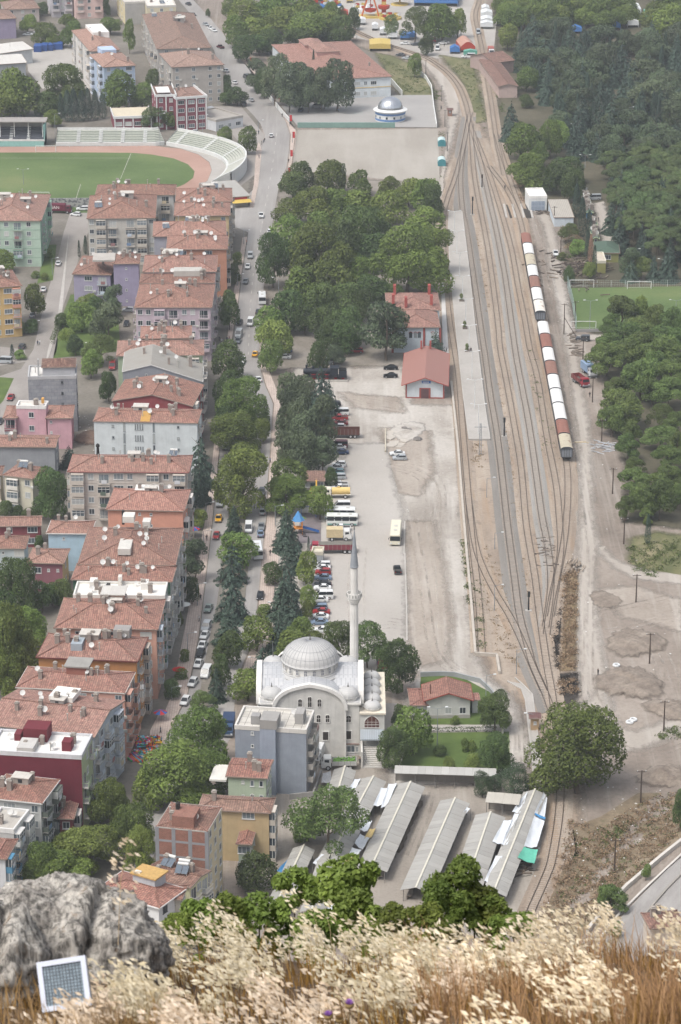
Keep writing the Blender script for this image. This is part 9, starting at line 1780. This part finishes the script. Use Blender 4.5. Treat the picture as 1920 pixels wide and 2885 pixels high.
def rock(label,c,rx,ry,rz_,seed,n=40):
 n=int(n*1.5)
 t=thing('boulder',label,'rock',c);mb=MB();r=random.Random(seed);idx=[];m=n // 2
 def nz(v): return .13*(mnoise.ridged_multi_fractal(v*1.15+Vector((seed,0,0)),.9,2.1,7,1.0,2.0)-1.1)+.10*mnoise.noise(v*2.1)-.07*abs(mnoise.noise(v*8))-.05*abs(mnoise.noise(v*19))+.025*mnoise.noise(v*40)
 for j in range(m+1):
  ph=math.pi*j/m;row=[]
  for i in range(n):
   a=2*math.pi*i/n;d=Vector((math.sin(ph)*math.cos(a),math.sin(ph)*math.sin(a),math.cos(ph)));k=1+nz(d*1.3);crack=.16*math.exp(-((d.x-.25-.15*d.z)/.07) ** 2)+.1*math.exp(-((d.z-.15+.3*d.x)/.06) ** 2);k -= crack*(d.y<.3);row.append(mb.pt((d.x*rx*k,d.y*ry*k,d.z*rz_*k)))
  idx.append(row)
 for j in range(m):
  for i in range(n): mb.f.append((idx[j][i],idx[j+1][i],idx[j+1][(i+1) % n],idx[j][(i+1) % n]));mb.m.append(0)
 def rm():
  t_=NT('rock');a=t_.noise(t_.uv(9,9,'Object'),1,8,.72);b=t_.noise(t_.uv(38,38,'Object'),1,5,.75);c_=t_.noise(t_.uv(16,16,'Object'),1,4,.6)
  col=t_.ramp(a,[(.25,srgb('#55524f')),(.42,srgb('#8f8b86')),(.6,srgb('#bdb9b2')),(.75,srgb('#d6d2cb'))]);col=t_.mix(col,t_.ramp(b,[(.40,(.2,.2,.2)),(.56,(1.15,1.14,1.12))]),.9,'MULTIPLY');col=t_.mix(col,srgb('#8a6a45'),t_.ramp(c_,[(.62,(0,0,0)),(.72,(.4,.4,.4))]));t_.bump(b,1.0,.02);return t_.out(col,.95)
 mb.build('stone',M('rock',rm),t,smooth=True);return t
c=atd(180,2690,10.6);rock('large weathered grey rock among the dry grass in front',c,.42,.34,.30,1,110)
c=atd(-40,2720,10.2);rock('lower lichen covered rock half cut off beside the large grey rock',c,.24,.25,.27,2,80)
c=atd(182,2772,9.25);fl=thing('floodlight','small square white framed floodlight with wire grid lying in the dry grass','floodlight',c);fl.rotation_euler=(rad(-32),rad(-11),rad(-2));wf=paint('#c3c9d6',.35,0,.08);s=.082
mb=MB();mb.box(-s,.005,-s,s,.05,s);mb.build('housing',paint('#7a8087',.5),fl)
for a in ((-s-.006,-.012,s-.012,s+.006,.008,s+.006),(-s-.006,-.012,-s-.006,s+.006,.008,-s+.012),(-s-.006,-.012,-s+.012,-s+.012,.008,s-.012),(s-.012,-.012,-s+.012,s+.006,.008,s-.012)): mb=MB();mb.box(*a);mb.build('frame_bar',wf,fl)
mb=MB();mb.box(-s+.012,-.002,-s+.012,s-.012,.004,s-.012);mb.build('glass',paint('#8b9aa4',.12,0,.3,40),fl)
mb=MB();g_=s-.012
for k in range(1,12): x=-g_+2*g_*k/12;mb.bar((x,-.006,-g_),(x,-.006,g_),.0016);mb.bar((-g_,-.006,x),(g_,-.006,x),.0016)
mb.build('wire_grid',paint('#4e545a',.5),fl)
for i,(px,py,d,s) in enumerate([(985,2830,8.9,.017),(925,2862,8.75,.016),(957,2872,8.8,.015)]):
 c=atd(px,py,d);t=thing('thistle',['purple thistle head standing highest at the lower edge','purple thistle head, lower and paler than its neighbour','brown faded thistle head between the purple ones'][i],'thistle',c);mb=MB();mb.lathe([(.002,-s),(s*.8,-s*.6),(s,0),(s*.8,s*.35)],12);mb.build('flower_base',paint('#8a7650',.9),t,smooth=True);mb=MB();r_=random.Random(i)
 for k in range(60): a=r_.uniform(0,6.28);u=r_.uniform(0,.9);mb.bar((s*u*.6*math.cos(a),s*u*.6*math.sin(a),.2*s),(s*u*1.1*math.cos(a),s*u*1.1*math.sin(a),s*(1.25-.5*u)),.0012)
 mb.build('petals',paint('#9a6bb8' if i<2 else '#8a6f4a',.8),t);mb=MB();mb.tube((0,0,-.2),(0,0,-s),.002,n=5);mb.build('stem',paint('#7a6a48',.9),t)
L_FIG=leafmat('shrub leaves','#384a1c','#8a9c4c',.35)
FIG=[lobed('crown',s_,3600,.07,L_FIG,22,.0,1,(.08,.18),.42,.35,.3) for s_ in (61,62,63)]
for i,(px,top,wpx,d,lab) in enumerate([(985,2405,250,17.5,'sunlit green shrub with tallest top in front of the market sheds'),(830,2440,150,18,'green shrub beside the tallest one, over the hidden shed'),(730,2510,200,17,'wide low green shrub in front of the cream windowed tower'),(640,2520,150,16.5,'green shrub behind the oats below the tan house'),(1300,2420,190,17,'bright green shrub over the end of the middle market shed'),(1240,2480,120,16.5,'smaller light green shrub before the middle market shed'),(1385,2510,110,17,'dark green shrub before the white sheets'),(500,2570,110,15.5,'little light green shrub beside the grey rock'),(1110,2540,150,16.5,'green shrub between the two sunlit ones'),(900,2560,160,16,'green shrub low behind the dense oats'),(580,2530,170,16.5,'low green shrub spreading below the tower of cream windows'),(1010,2500,190,17,'low shrub joined to the tallest sunlit one'),(1190,2545,170,16,'low green shrub in the dip between the bright ones'),(1450,2570,150,16,'last low shrub towards the railway'),(1340,2490,200,17,'broad shrub leaning over the market end')]):
 tp=atd(px,top,d);sc_=_F/(d/math.cos(rad(28)));w=wpx*1.05/sc_;gz_=hill_z(d);h=max(.6,tp.z-gz_);t=thing('leafy_shrub',lab,'shrub',(tp.x,tp.y,tp.z-w*1.05),i*1.3,'leafy shrubs below the crest',(w,w,w*1.05));put('crown',FIG[i % 3],t);mb=MB();mb.tube((0,0,-h/w+.9),(0,0,.5),.025,.012,6);mb.build('stem',bark,t)
# ================================================================ HAZE
mb=MB();mb.box(-1000,-60,-1,1000,2500,263.5)
hm=bpy.data.materials.new('haze');hm.use_nodes=True;ht=hm.node_tree;ht.nodes.clear()
hv=ht.nodes.new('ShaderNodeVolumePrincipled');ho=ht.nodes.new('ShaderNodeOutputMaterial')
hv.inputs['Color'].default_value=(.88,.94,1,1);hv.inputs['Density'].default_value=0.00012;hv.inputs['Anisotropy'].default_value=.2
ht.links.new(hv.outputs[0],ho.inputs['Volume'])
hz=mb.build('haze',hm);tag(hz,kind='stuff')
